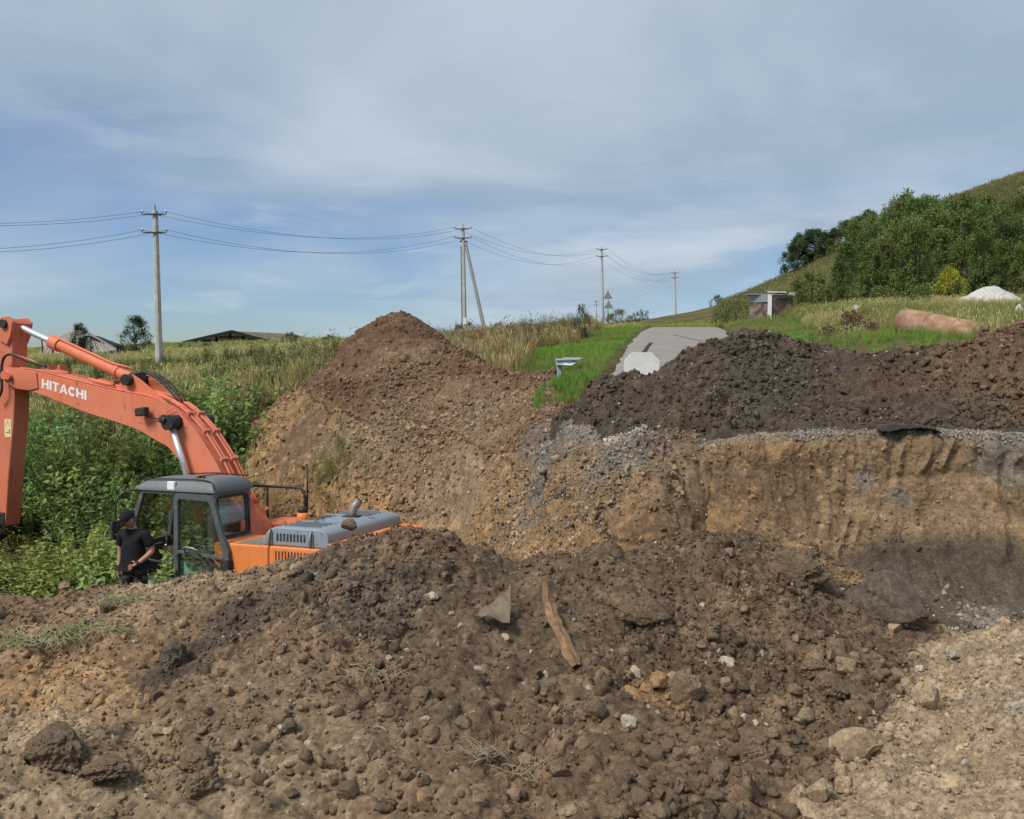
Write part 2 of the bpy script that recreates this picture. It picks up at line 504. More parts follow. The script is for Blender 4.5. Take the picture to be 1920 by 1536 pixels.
# --- bank behind the excavator with the tall reddish heap on top
bank = [(700,604,21),(740,588,21.2),(790,604,21.2),(850,650,20.6),(900,681,20),(950,700,19.2),(1000,713,18.6),(1090,724,17.6),(1130,732,16.4),
 (650,650,21.2),(610,690,21.3),(560,730,21.4),(500,780,21.2),(465,805,21),
 (740,650,20),(740,720,18.8),(740,790,17.7),(740,860,16.9),(740,920,16.5),(740,970,16.3),(740,1040,16.1),
 (660,720,19.3),(680,800,18.1),(680,880,17.2),
 (600,750,19.8),(600,820,18.6),(600,890,17.8),(600,950,17.4),(600,1020,17.1),(500,850,19.6),(500,920,18.9),(480,980,18.5),(440,900,19.8),(430,860,20.6),
 (850,720,18.6),(850,790,17.1),(850,860,16.0),(850,920,15.4),(850,960,15.25),(850,1010,15.0),(850,1060,14.7),
 (950,760,17),(950,820,15.2),(950,870,14.3),(950,900,13.9),(950,950,13.6),(950,1000,13.3),(950,1060,12.9),
 (1050,760,15.6),(1050,800,13.8),(1050,840,12.7),(1050,870,12.3),(1050,905,12.0),(1050,950,11.85),(1050,1000,11.5),(1050,1060,11.1),
 (1150,800,12.1),(1150,840,11.4),(1150,880,10.95),(1150,915,10.65),(1150,945,10.62),(1150,965,10.5),(1150,1010,10.2),(1150,1060,9.9),
 (1250,805,11.4),(1250,850,10.75),(1250,900,10.35),(1250,930,10.2),(1250,975,10.2),(1250,1020,9.95),(1250,1080,9.7),
 (1330,830,10.85),(1330,880,10.58),(1330,950,10.5),(1330,1010,10.35),(1330,1080,10.0),
 (1450,830,11.6),(1450,1000,11.3)]
bkp = A(bank)
for p in bank[:14]:
    q = at(*p)
    bkp.append((q.x * 1.06, q.y + 1.3, q.z - 0.75))
    bkp.append((q.x * 1.12, q.y + 3.0, min(q.z - 1.6, -1.4)))
bkp += [(-7.5, 18.5, -5), (-5, 15.8, -5.6), (-2.2, 14.6, -5.4), (-.9, 12.3, -4.6), (0.4, 10, -3.9), (1.2, 9.2, -3.6), (2.6, 9.2, -3.7), (-7.2, 23.5, -3.6), (-3, 12, -5.8)]
bank_tps = TPS(bkp, 1e-3)
xs = np.arange(-7.8, 3.3, 0.027); ys = np.concatenate([np.arange(9.2, 12.5, 0.020), np.arange(12.5, 24.0, 0.034)])
GX, GY = np.meshgrid(xs, ys)
GZ = bank_tps(GX, GY)
GZ = GZ + 0.10 * fbm(GX * 1.1, GY * 1.1, 3, 301) + 0.045 * fbm(GX * 3.2, GY * 3.2, 3, 302)
P0 = np.stack([GX, GY, GZ], 2); N0 = sheet_normals(P0)
steep = sstep(0.80, 0.55, N0[..., 2])
cA, iA = lumps(GX, GY + GZ, 0.55, 311, 0.12, 0.42, 0.55, 0.7)
cB, iB = lumps(GX, GY + GZ, 0.24, 321, 0.18, 0.52, 0.75, 0.8)
cC, iC = lumps(GX, GY + GZ, 0.115, 331, 0.25, 0.62, 0.85, 0.85)
rg = np.clip(0.55 + 0.8 * fbm(GX * 0.9, GY * 0.9, 3, 341), 0.15, 1.2) * (1 - 0.35 * steep)
ridged = 1 - 2 * np.abs(fbm(GX * 2.3, (GY + GZ) * 2.3, 4, 351))
rill = 1 - 2 * np.abs(fbm(GX * 2.6 + GZ * .4, GZ * 0.5 + GY * .2, 4, 352))
DET = rg * (cA * 0.7 + cB * 0.7) + cC * 0.5 + 0.05 * ridged * rg + 0.07 * rill * steep + 0.03 * fbm(GX * 17, (GY + GZ) * 17, 3, 353)
PB = P0 + N0 * DET[..., None]
n1 = fbm(GX * 0.8, (GY + GZ) * 0.8, 4, 361)[..., None]
heap_w = sstep(-0.35, 0.25, (at(740,790,17.7).z + 0.0 - 0.0) * 0 + (GZ + 1.55 + 0.16 * (GX + 2.2) + 0.35 * fbm(GX * .9, GY * .9, 3, 362)))[..., None]
idv = np.where(cB * rg > 0.03, iB, iC)[..., None]
C = OCHRE * 0.92 * (1 + 0.25 * n1)
C = C * (1 - heap_w) + (RED * (0.95 + 0.3 * n1)) * heap_w
C = paint(C, PB, [
 (at(800,780,17.4), 1.5, BROWN*1.35, .6), (at(900,790,16.4), 1.4, BROWN*1.4, .6), (at(1000,770,16), 1.2, BROWN*1.35, .5), (at(760,680,19.4), .8, BROWN*1.2, .6), (at(700,830,17.6), .8, TAN*.72, .6), (at(930,770,16.9), .6, TAN*.75, .6),
 (at(1010,850,13.0), 1.1, GREY*.85, .5), (at(1100,830,12.0), .9, GREY*.72, .4), (at(1050,830,12.9), .7, GREY*.9, .4),
 (at(1130,810,11.8), .42, CHALK*.85, .4), (at(1190,812,11.6), .34, CHALK*.9, .4), (at(1160,880,11), .55, GREY*.8, .5), (at(1190,905,10.6), .35, GREY, .6), (at(1100,860,11.7), .45, GREY*.85, .5),
 (at(1290,900,10.4), .38, TAN*.95, .4), (at(1260,940,10.2), .3, TAN*.9, .4), (at(1330,860,10.9), .4, BROWN*1.1, .5),
 (at(870,930,15.3), .8, TAN*.92, .5), (at(800,930,16), .5, TAN*.85, .5), (at(960,940,13.6), .7, OCHRE*.85, .5), (at(1080,950,11.7), .8, OCHRE*.88, .4), (at(1180,960,10.5), .5, OCHRE*.85, .5), (at(770,900,16.7), .5, BROWN*1.5, .5),
 (at(560,830,19), .9, BROWN*1.1, .6), (at(640,840,18.2), .6, TAN*.7, .6)], 21, idv[..., 0])
C = C * (0.74 + 0.5 * idv)
natg = nat_z(GX[::8, ::8], GY[::8, ::8])
natg = np.repeat(np.repeat(natg, 8, 0), 8, 1)[:GX.shape[0], :GX.shape[1]]
lowb = (GZ > -5.6) & ((GZ > natg - 0.35) | (GY < 17.5)) & ~((GY > 12.4) & (GX > 0.100 * GY + 0.12)) & ~((GX > 0.85) & (GY > np.interp(GX, [.6, 1.2, 1.76, 2.2, 3.4], [12.9, 12.1, 11.5, 11.25, 11.1])))
hm = heap_w[..., 0] > 0.5
o = grid_mesh('spoil_heap', PB, M_SOIL_FAR, C, keep=lowb & hm)
props(o, 'tall pointed reddish brown earth heap behind the excavator, left of the road', 'dirt heap')
o = grid_mesh('earth_bank', PB, M_SOIL_FAR, C, keep=lowb & ~hm)
props(o, kind='structure')
bank_top = grid_lookup(PB, xs, ys)
SRC_BK = (PB, C, steep, hm, lowb, N0)

# --- right trench wall, a steep cut face
cols = {1285: [(830,11.6),(845,10.85),(900,10.72),(960,10.66),(1030,10.5),(1110,10.2)],
 1345: [(812,11.4),(828,10.55),(900,10.45),(960,10.38),(1050,10.2),(1130,9.7)],
 1400: [(806,11.3),(820,10.42),(900,10.32),(980,10.22),(1070,10.05),(1150,9.4)],
 1500: [(800,11.1),(813,10.25),(900,10.15),(990,10.05),(1080,9.85),(1165,9.2)],
 1600: [(797,11.0),(809,10.15),(900,10.06),(990,9.96),(1080,9.76),(1170,9.05)],
 1700: [(795,10.9),(807,10.05),(900,9.96),(990,9.86),(1090,9.6),(1180,8.9)],
 1800: [(797,10.7),(811,9.88),(900,9.8),(990,9.7),(1100,9.42),(1190,8.75)],
 1920: [(800,10.5),(817,9.65),(900,9.58),(1000,9.48),(1110,9.22),(1200,8.6)],
 2050: [(800,10.3),(818,9.45),(900,9.38),(1000,9.28),(1110,9.05),(1200,8.4)],
 2250: [(800,10.0),(818,9.15),(900,9.08),(1000,9.0),(1110,8.8),(1200,8.1)],
 2500: [(800,9.6),(818,8.8),(900,8.73),(1000,8.65),(1110,8.45),(1200,7.9)]}
ck = sorted(cols); WPT = np.array([[tuple(at(px, a, b)) for (a, b) in cols[px]] for px in ck])
# --- dark heap dumped on the road
dark = [(1030,795,13.4),(1090,757,13.2),(1130,717,13.2),(1180,703,13.2),(1230,703,13),(1265,678,12.9),(1310,656,12.9),(1390,638,12.8),(1440,638,12.7),(1500,653,12.6),(1560,654,12.5),(1600,664,12.4),
 (1680,654,12.2),(1750,653,12),(1800,643,11.8),(1850,627,11.6),(1920,607,11.5),(2050,600,11.3),(2300,640,11)]
dk = dark + [(1090,790,12.5),(1150,782,12.2),(1200,762,12),(1300,722,11.7),(1400,712,11.6),(1500,717,11.5),(1600,716,11.4),(1700,716,11.2),(1800,712,11),(1920,690,10.8),(2050,690,10.6),(2300,710,10.4),
 (1300,790,10.95),(1400,794,10.7),(1500,788,10.5),(1600,788,10.4),(1700,788,10.3),(1800,790,10.15),(1920,784,10.0),(2050,785,9.8),(2300,785,9.5),(1230,818,11.2),(1150,815,11.75),(1080,812,12.6)]
dkp = A(dk)
for p in dark:
    q = at(*p)
    dkp += [(q.x * 1.03, q.y + 0.75, q.z - 0.42), (q.x * 1.08, q.y + 1.7, float(road_z(q.y + 1.7)) - 0.35)]
for p in ((1150,845,11.45),(1230,850,10.85),(1300,850,10.6),(1400,818,10.35),(1500,812,10.18),(1700,808,9.98),(1920,814,9.62),(2300,815,9.1)):
    dkp.append(tuple(at(*p)))
dark_tps = TPS(dkp, 1e-3)
xs = np.arange(0.0, 8.8, 0.022); ys = np.arange(9.6, 15.2, 0.022)
GX, GY = np.meshgrid(xs, ys)
GZ = dark_tps(GX, GY) + 0.07 * fbm(GX * 1.5, GY * 1.5, 3, 401) + 0.04 * fbm(GX * 4, GY * 4, 3, 402) - 0.03
P0 = np.stack([GX, GY, GZ], 2); N0 = sheet_normals(P0)
cA, iA = lumps(GX, GY, 0.42, 411, 0.12, 0.42, 0.6, 0.8)
cB, iB = lumps(GX, GY, 0.19, 421, 0.18, 0.55, 0.8, 0.85)
cC, iC = lumps(GX, GY, 0.095, 431, 0.25, 0.62, 0.85, 0.85)
rg = np.clip(0.7 + 0.8 * fbm(GX * 1.2, GY * 1.2, 3, 441), 0.2, 1.3)
ridged = 1 - 2 * np.abs(fbm(GX * 3, GY * 3, 4, 451))
DET = rg * (cA * 0.7 + cB * 0.42) + cC * 0.32 + 0.085 * ridged * rg + 0.045 * fbm(GX * 18, GY * 18, 3, 453)
edge_fade = sstep(9.7, 10.2, GY + 0.10 * (GX - 4))
toe_l = [at(1000,800,14.2), at(1030,800,13.4), at(1080,812,12.6), at(1150,818,11.7), at(1230,826,11.1), at(1300,830,10.85)]
tx = np.array([p.x for p in toe_l] + list(WPT[1:, 1, 0])); ty = np.array([p.y for p in toe_l] + list(WPT[1:, 1, 1]))
cut_y = np.interp(GX, tx, ty) + 0.12 * fbm(GX * 2.5, GX * 0 + 3, 3, 471) * (GX < 2.4)
tuck = sstep(0.26, 0.0, GY - cut_y + 0.22 * fbm(GX * 2.2, GY * 2.2, 4, 474))          # the toe thins out onto what it lies on
under = np.where(GX > 2.15, np.interp(GX, WPT[1:, 1, 0], WPT[1:, 1, 2]) + 0.015, bank_tps(GX, GY) - 0.05)
PD = P0 + N0 * (DET * (0.3 + 0.7 * edge_fade))[..., None]
PD[..., 2] = PD[..., 2] * (1 - tuck) + (under + DET * .6) * tuck
PD[..., 2] -= (0.16 + 0.05 * fbm(GX * 5, GY * 5, 2, 475)) * sstep(0.07, -0.02, GY - cut_y)
PD[..., 1] += 0.05 * sstep(0.05, -0.03, GY - cut_y)
C = np.empty_like(PD); C[:] = BLACK * 1.05
n1 = fbm(GX * 1.0, GY * 1.0, 4, 461)[..., None]
C = C * (1 - sstep(.25, .9, n1)) + BROWN * 0.7 * sstep(.25, .9, n1)
C = paint(C, PD, [(at(1920,640,11.2), 1.0, RED*.9, .5), (at(1800,690,11.2), .6, BROWN*.8, .6), (at(1920,740,10.5), .6, BROWN*.85, .6), (at(1650,730,11.2), .5, BROWN*.6, .6)], 41, np.where(cB * rg > 0.02, iB, iC))
C = C * (0.78 + 0.44 * np.where(cB * rg > 0.02, iB, iC)[..., None])
# stop the sheet where it meets the cut edge of the trench
o = grid_mesh('spoil_heap', PD, M_SOIL, C, keep=(GZ > -1.75) & ((GZ > road_z(GY) - 0.3) | (GY < 12)) & (GY > cut_y - 0.03))
props(o, 'nearly black earth heap dumped across the road above the trench wall', 'dirt heap')
dark_top = grid_lookup(PD, xs, ys)
SRC_DK = (PD, C, cut_y, N0)

nu, nv = 620, 250
us = np.linspace(0, len(ck) - 1, nu)
def along(Pm, t, ax):                      # smooth (Catmull-Rom) interpolation of a row of points
    i = np.clip(np.floor(t).astype(int), 0, Pm.shape[ax] - 2); f = (t - i)
    g = lambda k: np.take(Pm, np.clip(i + k, 0, Pm.shape[ax] - 1), axis=ax)
    sh = [1] * Pm.ndim; sh[ax] = len(t); f = f.reshape(sh)
    p0, p1, p2, p3 = g(-1), g(0), g(1), g(2)
    return 0.5 * (2*p1 + (p2-p0)*f + (2*p0-5*p1+4*p2-p3)*f**2 + (3*p1-p0-3*p2+p3)*f**3)
W1 = along(WPT, us, 0)
tv = np.concatenate([np.linspace(0, 1, 30, endpoint=False), np.linspace(1, 4, 180, endpoint=False), np.linspace(4, 5, 40)])
P0 = along(W1, tv, 1).transpose(1, 0, 2)
N0 = sheet_normals(P0)
N0 = N0 * np.sign(-N0[..., 1:2] + 1e-6 + 0.4 * N0[..., 2:3])
U, V = P0[..., 0], P0[..., 2]
face = sstep(0.9, 1.15, np.broadcast_to(tv[:, None], U.shape))
right = sstep(2.9, 3.7, U)
groove = np.abs(((U * 1.0 + 0.30 * fbm(U * 1.7, V * .9, 3, 503) + (V + 1.5) * -0.12) / 0.215) % 1.0 - 0.5) * 2
groove = groove * (0.35 + 0.65 * sstep(-.25, .3, fbm(U * 1.1, V * 1.1, 3, 504)))
cB, iB = lumps(U, V, 0.20, 521, 0.15, 0.5, 0.6, 0.6)
cC, iC = lumps(U, V, 0.085, 531, 0.2, 0.55, 0.6, 0.7)
rg = np.clip(0.5 + 0.9 * fbm(U * 1.3, V * 1.3, 3, 541), 0.1, 1.2)
slab = fbm(U * 3.2 + V * .5, V * 1.3, 4, 551)
blocky = np.round((slab + 0.04 * fbm(U * 8, V * 8, 2, 552)) * 5) / 5
DET = face * (0.07 * (slab) + 0.05 * blocky * (1 - 0.35 * right) + rg * (cB * 0.28) + cC * 0.30 * (0.3 + 0.7 * rg) + 0.020 * fbm(U * 14, V * 9, 4, 553, .62)) \
    + face * right * (0.062 * groove ** 1.4 - 0.02) * sstep(-2.65, -2.1, V) + face * (1 - right) * 0.045 * (1 - 2 * np.abs(fbm(U * 3 + V * .8, V * .9, 3, 554)))
toe = sstep(4.1, 4.9, np.broadcast_to(tv[:, None], U.shape))
DET = DET + toe * cB * 0.8
PW = P0 + N0 * DET[..., None]
C = np.empty_like(PW); C[:] = OCHRE
n1 = fbm(U * 0.9, V * 1.4, 4, 561)[..., None]
C = C * (1 + 0.22 * n1)
rr = right[..., None]
C = C * (1 - rr * .55) + TAN * 0.86 * rr * .55
top_z = np.interp(U, WPT[:, 1, 0], WPT[:, 1, 2])
depth = (top_z - V) + 0.07 * fbm(U * 2.1, V * 1.2, 3, 562)
gl = 0.7 * sstep(0.15, 0.0, depth)[..., None] * sstep(1.2, 1.9, U)[..., None]
C = C * (1 - gl) + GREY * np.array((.86, .80, .74)) * (0.95 + 0.3 * n1) * gl                     # road gravel layer
gs = sstep(.45, .7, fbm(U * 1.1 + 7, V * .8, 3, 564))[..., None] * sstep(.6, .2, depth)[..., None] * rr
C = C * (1 - gs * .4) + GREY * gs * .4
dl = sstep(1.15, 1.55, depth + 0.35 * fbm(U * .8, V * .9, 3, 563) + 0.10 * (U - 4.0))[..., None]
C = C * (1 - dl) + BLACK * 1.3 * dl                                   # dark wet clay at the foot
C = paint(C, PW, [(at(1624,900,9.95), .13, GREY*.9, .5), (at(1690,930,9.9), .12, GREY*.85, .6), (at(1470,900,10.1), .25, BROWN*1.0, .6), (at(1480,960,10.1), .45, BROWN*1.15, .6), (at(1380,900,10.4), .35, BROWN*1.15, .5), (at(1890,850,9.6), .3, GREY*.95, .6),
 (at(1840,1158,9.0), .2, GREY, .5)], 61, iC)
C = C * (0.86 + 0.28 * iC[..., None])
o = grid_mesh('trench_wall', PW, M_SOIL, C)
SRC_WL = (PW, C, tv, N0)
props(o, kind='structure')

# --- the ground sheet itself
def graded(lo, hi, core_lo, core_hi, step, grow=1.13):
    v = list(np.arange(core_lo, core_hi, step))
    s, x = step, v[-1]
    while x < hi: s *= grow; x += s; v.append(min(x, hi))
    s, x = step, v[0]
    while x > lo: s *= grow; x -= s; v.insert(0, max(x, lo))
    return np.array(v)
xs = graded(-4200, 4200, -14, 14, 0.33); ys = graded(-400, 6000, -2, 34, 0.33, 1.10)
GX, GY = np.meshgrid(xs, ys)
GZ = nat_z(GX, GY)
inb = (GX > -7.6) & (GX < 3.2) & (GY > 9.3) & (GY < 23.5)
bz = bank_tps(np.clip(GX, -7.8, 3.3), np.clip(GY, 9.2, 24))
GZ = np.where(inb, np.minimum(GZ, np.maximum(bz - 0.55, -5.6)), GZ)
wy = np.interp(GX, WPT[:, 1, 0], WPT[:, 1, 1])
pit = (GX > 0.6) & (GX < 9.5) & (GY < wy + 0.5) & (GY > 6.2)
GZ = np.where(pit, np.minimum(GZ, -3.25), GZ)
near = (np.abs(GX) < 5.0) & (GY > 1.9) & (GY < 8.2)
GZ = np.where(near, np.minimum(GZ, fg_tps(np.clip(GX, -5, 5), np.clip(GY, 1.9, 8.2)) - 0.35), GZ)
on_dark = (GX > 0.2) & (GX < 8.7) & (GY > wy + 0.2) & (GY < 14.2)
GZ = np.where(on_dark, GZ - 0.12, GZ)
GZ = GZ - 0.30 * sstep(2.75, 2.2, np.abs(GX - road_x(GY))) * (GY > 11) * (GY < 78)
k = Nodes('ground', rough=0.95, spec=0.1)
g1 = k.noise(0.35, 5, 0.6); g2 = k.noise(6.0, 6, 0.7)
c = k.mix(k.ramp(g1, 0.38, 0.62), (0.080, 0.096, 0.030), (0.145, 0.128, 0.050))
c = k.mix(k.ramp(g2, 0.35, 0.75, 0, 0.6), c, (0.070, 0.052, 0.032))
k.color(c); k.bump(g2, 0.08)
o = grid_mesh('ground', np.stack([GX, GY, GZ], 2), k.m)
props(o, kind='structure')

# trampled floor of the trench between the near heaps and the cut wall
xs = np.arange(-0.6, 8.5, 0.05); ys = np.arange(5.9, 10.2, 0.05)
GX, GY = np.meshgrid(xs, ys)
GZ = -2.98 + 0.10 * fbm(GX * .9, GY * .9, 3, 851) + 0.25 * sstep(1.2, -0.6, GX) * -3.0
cB, iB = lumps(GX, GY, 0.24, 861, .15, .5, .7, .7)
C = BLACK * 1.25 * (0.8 + 0.4 * iB[..., None]) + BROWN * 0.35 * np.clip(fbm(GX * 1.3, GY * 1.3, 3, 871), 0, 1)[..., None]
o = grid_mesh('trench_floor', np.stack([GX, GY, GZ + cB * .6], 2), M_SOIL, C)
props(o, kind='structure')

# ================================================================== CLODS AND STONES
rng = np.random.default_rng(7)
def lump_mesh(name, seed, rough=0.30, sub=2, flat=0.75, angular=0.0):
    bm = bmesh.new()
    bmesh.ops.create_icosphere(bm, subdivisions=sub, radius=1.0)
    r = np.random.default_rng(seed)
    off = r.uniform(0, 50, 3)
    planes = [(Vector(r.normal(size=3)).normalized(), r.uniform(0.50, 0.85)) for _ in range(9)] if angular else []
    for v in bm.verts:
        p = np.array(v.co)
        a = fbm(np.array([p[0] * 1.1 + off[0] + p[2] * .7]), np.array([p[1] * 1.1 + off[1] - p[2] * .9]), 2, seed)[0]
        b = fbm(np.array([p[0] * 3.1 + off[0] - p[2] * 2.2]), np.array([p[1] * 3.1 + p[2] * 1.8 + off[1]]), 3, seed + 3)[0]
        v.co *= 1 + rough * a * 1.3 + rough * b * 0.9
        for n, d in planes:
            t = v.co.dot(n)
            if t > d: v.co -= n * (t - d) * 0.9
        v.co.z *= flat
    s = Vector((r.uniform(.8, 1.2), r.uniform(.75, 1.1), 1))
    for v in bm.verts:
        v.co = Vector((v.co.x * s.x, v.co.y * s.y, v.co.z))
    for f in bm.faces: f.smooth = not angular
    me = bpy.data.meshes.new(name); bm.to_mesh(me); bm.free()
    return me

def rough_clod(name, seed, sub=5):
    """a torn lump of earth: big facets, crumbs and pits"""
    bm = bmesh.new(); bmesh.ops.create_icosphere(bm, subdivisions=sub, radius=1.0)
    r = np.random.default_rng(seed); co = np.array([v.co for v in bm.verts]); off = r.uniform(0, 40, 3)
    def n3(s, o, sd):
        return (fbm(co[:, 0] * s + off[0], co[:, 1] * s + off[1] + co[:, 2] * s * .5, o, sd, .62) + fbm(co[:, 1] * s - off[2], co[:, 2] * s + off[0] + co[:, 0] * s * .5, o, sd + 9, .62) + fbm(co[:, 2] * s, co[:, 0] * s + off[2] - co[:, 1] * s * .5, o, sd + 19, .62)) / 1.7
    d = 1 + .34 * n3(1.2, 2, seed) + .20 * n3(3.2, 3, seed + 1) + .14 * np.abs(n3(6.5, 4, seed + 2)) + .10 * n3(13, 3, seed + 3)
    co = co * d[:, None]
    for _ in range(6):
        n = r.normal(size=3); n /= np.linalg.norm(n); t = co @ n; l = r.uniform(.6, .9); co -= n * np.maximum(t - l, 0)[:, None] * .75
    co[:, 2] *= .85
    for v, p in zip(bm.verts, co): v.co = p
    for f in bm.faces: f.smooth = False
    me = bpy.data.meshes.new(name); bm.to_mesh(me); bm.free(); return me

def protos(name, meshes, mat):
    c = bpy.data.collections.new(name)
    for i, me in enumerate(meshes):
        if not me.materials: me.materials.append(mat)
        c.objects.link(bpy.data.objects.new('%s_%02d' % (name, i), me))
    return c

def scatter_tree(coll):
    t = bpy.data.node_groups.new('scatter', 'GeometryNodeTree')
    t.interface.new_socket('Geometry', in_out='INPUT', socket_type='NodeSocketGeometry')
    t.interface.new_socket('Geometry', in_out='OUTPUT', socket_type='NodeSocketGeometry')
    gi, go = t.nodes.new('NodeGroupInput'), t.nodes.new('NodeGroupOutput')
    iop = t.nodes.new('GeometryNodeInstanceOnPoints')
    ci = t.nodes.new('GeometryNodeCollectionInfo')
    ci.inputs['Collection'].default_value = coll
    ci.inputs['Separate Children'].default_value = True
    ci.inputs['Reset Children'].default_value = True
    t.links.new(gi.outputs[0], iop.inputs['Points'])
    t.links.new(ci.outputs[0], iop.inputs['Instance'])
    iop.inputs['Pick Instance'].default_value = True
    for nm, ty, so in (('idx', 'INT', 'Instance Index'), ('rot', 'FLOAT_VECTOR', 'Rotation'), ('scl', 'FLOAT_VECTOR', 'Scale')):
        a = t.nodes.new('GeometryNodeInputNamedAttribute'); a.data_type = ty
        a.inputs[0].default_value = nm
        t.links.new(a.outputs['Attribute'], iop.inputs[so])
    t.links.new(iop.outputs[0], go.inputs[0])
    return t

def scatter(name, pts, scl, rot, tint, coll, label=None):
    n = len(pts)
    me = bpy.data.meshes.new(name)
    me.vertices.add(n)
    me.vertices.foreach_set('co', np.asarray(pts, np.float32).ravel())
    def add(nm, ty, field, arr):
        a = me.attributes.new(nm, ty, 'POINT'); a.data.foreach_set(field, np.ascontiguousarray(arr).ravel())
    scl = np.asarray(scl, np.float32)
    if scl.ndim == 1: scl = np.repeat(scl[:, None], 3, 1)
    add('scl', 'FLOAT_VECTOR', 'vector', scl)
    add('rot', 'FLOAT_VECTOR', 'vector', np.asarray(rot, np.float32))
    add('idx', 'INT', 'value', rng.integers(0, len(coll.objects), n).astype(np.int32))
    t4 = np.ones((n, 4), np.float32); t4[:, :3] = tint
    add('tint', 'FLOAT_COLOR', 'color', t4)
    o = link(bpy.data.objects.new(name, me))
    m = o.modifiers.new('scatter', 'NODES'); m.node_group = scatter_tree(coll)
    props(o, label=label, kind='stuff')
    return o

CLODS = protos('clod_shape', [lump_mesh('clod_%d' % i, 100 + i, 0.62, 2, 0.72, i % 3 != 0) for i in range(12)], M_CLOD)
k = Nodes('stone', rough=0.9, spec=0.25)
kc = k.attr('tint', 'INSTANCER')
k.color(k.scale(kc, k.ramp(k.noise(3.0, 5, 0.65), 0.3, 0.7, 0.72, 1.2))); k.bump(k.noise(9.0, 4, 0.6), 0.003)
STONES = protos('stone_shape', [lump_mesh('stone_%d' % i, 200 + i, 0.28, 2, 0.75, 1) for i in range(6)], k.m)

def pick(w, n):
    w = w.ravel(); c = np.cumsum(w); return np.searchsorted(c, rng.uniform(0, c[-1], n))
def cell_area(P):
    a = np.linalg.norm(np.gradient(P, axis=1), axis=2); b = np.linalg.norm(np.gradient(P, axis=0), axis=2)
    return a * b
def scatter_on(name, src, w, n, rmin, rmax, power, coll, sink=0.25, bright=(0.85, 1.5), fixed=None, label=None):
    P, Cc, N = src[0], src[1], src[-1]
    i = pick(w * cell_area(P), n)
    r = rmin * (rmax / rmin) ** (rng.random(n) ** power)
    pts = P.reshape(-1, 3)[i] + N.reshape(-1, 3)[i] * (r * (0.55 - sink))[:, None] + rng.normal(0, .004, (n, 3))
    tint = Cc.reshape(-1, 3)[i] * rng.uniform(*bright, n)[:, None]
    if fixed is not None:
        tint = np.array(fixed) * rng.uniform(*bright, n)[:, None] * rng.uniform(.93, 1.05, (n, 3))
    return scatter(name, pts, r, rng.uniform(0, 6.28, (n, 3)), tint, coll, label)

P, Cc, ts_, rut_, _ = SRC_FG
vis = ((P[..., 1] < 6.3) & (P[..., 1] > 2.2) & (np.abs(P[..., 0]) < 4.2)).astype(float)
dens = np.clip(0.35 + 1.1 * fbm(P[..., 0] * 1.4, P[..., 1] * 1.4, 3, 701), 0.02, 1.5)
loose = np.exp(-(((P[..., 0] - 0.2) / 1.3) ** 2 + ((P[..., 1] - 3.4) / 0.75) ** 2)) + 0.8 * np.exp(-(((P[..., 0] - 0.9) / .9) ** 2 + ((P[..., 1] - 4.1) / 0.6) ** 2))
darkside = (ts_ < 0.03)
scatter_on('soil_crumbs', SRC_FG, vis * (0.3 + dens) * (1 - .5 * rut_), 85000, 0.0028, 0.014, 2.4, CLODS, sink=.4)
scatter_on('soil_clods', SRC_FG, vis * (0.25 * dens + 1.6 * loose * dens + .08) * darkside * (1 - .6 * rut_), 3600, 0.011, 0.040, 2.8, CLODS, sink=.42, bright=(.85, 1.5))
scatter_on('soil_clods', SRC_FG, vis * (0.2 + dens) * (~darkside), 900, 0.01, 0.035, 2.6, CLODS, sink=.45, bright=(.9, 1.3))
scatter_on('stone_chips', SRC_FG, vis * (0.3 + dens), 1300, 0.004, 0.014, 1.8, STONES, bright=(.5, 1.15), fixed=(0.46, 0.41, 0.34))
PB_, CB_, st_, hm_, lb_, _ = SRC_BK
d = np.clip(0.4 + 1.0 * fbm(PB_[..., 0] * .9, PB_[..., 1] * .9, 3, 711), 0.05, 1.4) * lb_
scatter_on('soil_clods', SRC_BK, d * (1 - .6 * st_), 36000, 0.011, 0.06, 3.0, CLODS, sink=.45)
scatter_on('stone_chips', SRC_BK, d, 1800, 0.012, 0.04, 1.8, STONES, bright=(.5, 1.1), fixed=(0.46, 0.40, 0.33))
gx, gy = PB_[..., 0], PB_[..., 1]
gz_ = np.zeros_like(gx)
for (q, r) in ((at(1010,850,13.0), 1.0), (at(1160,870,11.2), .65), (at(1190,905,10.7), .4), (at(1130,812,11.8), .6), (at(1260,830,11), .4)):
    gz_ += np.exp(-(((gx - q.x) / r) ** 2 + ((gy - q.y) / r) ** 2))
scatter_on('gravel', SRC_BK, gz_ * lb_, 6000, 0.008, 0.032, 2.2, STONES, sink=.4, bright=(.35, 1.1), fixed=(0.30, 0.265, 0.22))
PD_, CD_, cy_, _ = SRC_DK
d = np.clip(0.5 + 1.0 * fbm(PD_[..., 0] * 1.1, PD_[..., 1] * 1.1, 3, 721), 0.05, 1.4) * (PD_[..., 1] > cy_ + 0.1) * (PD_[..., 1] < 13.6) * (PD_[..., 2] > -1.05)
scatter_on('soil_clods', SRC_DK, d, 18000, 0.009, 0.055, 3.0, CLODS, sink=.42)
scatter_on('stone_chips', SRC_DK, d, 500, 0.008, 0.028, 1.8, STONES, bright=(.5, 1.1), fixed=(0.46, 0.41, 0.35))
PW_, CW_, tv_, _ = SRC_WL
tvg = np.broadcast_to(tv_[:, None], PW_.shape[:2])
d = np.clip(0.2 + 1.0 * fbm(PW_[..., 0] * 1.4, PW_[..., 2] * 1.4, 3, 731), 0.0, 1.4) * (tvg > 1.0)
scatter_on('soil_clods', SRC_WL, d, 1000, 0.008, 0.03, 2.6, CLODS, sink=.45)
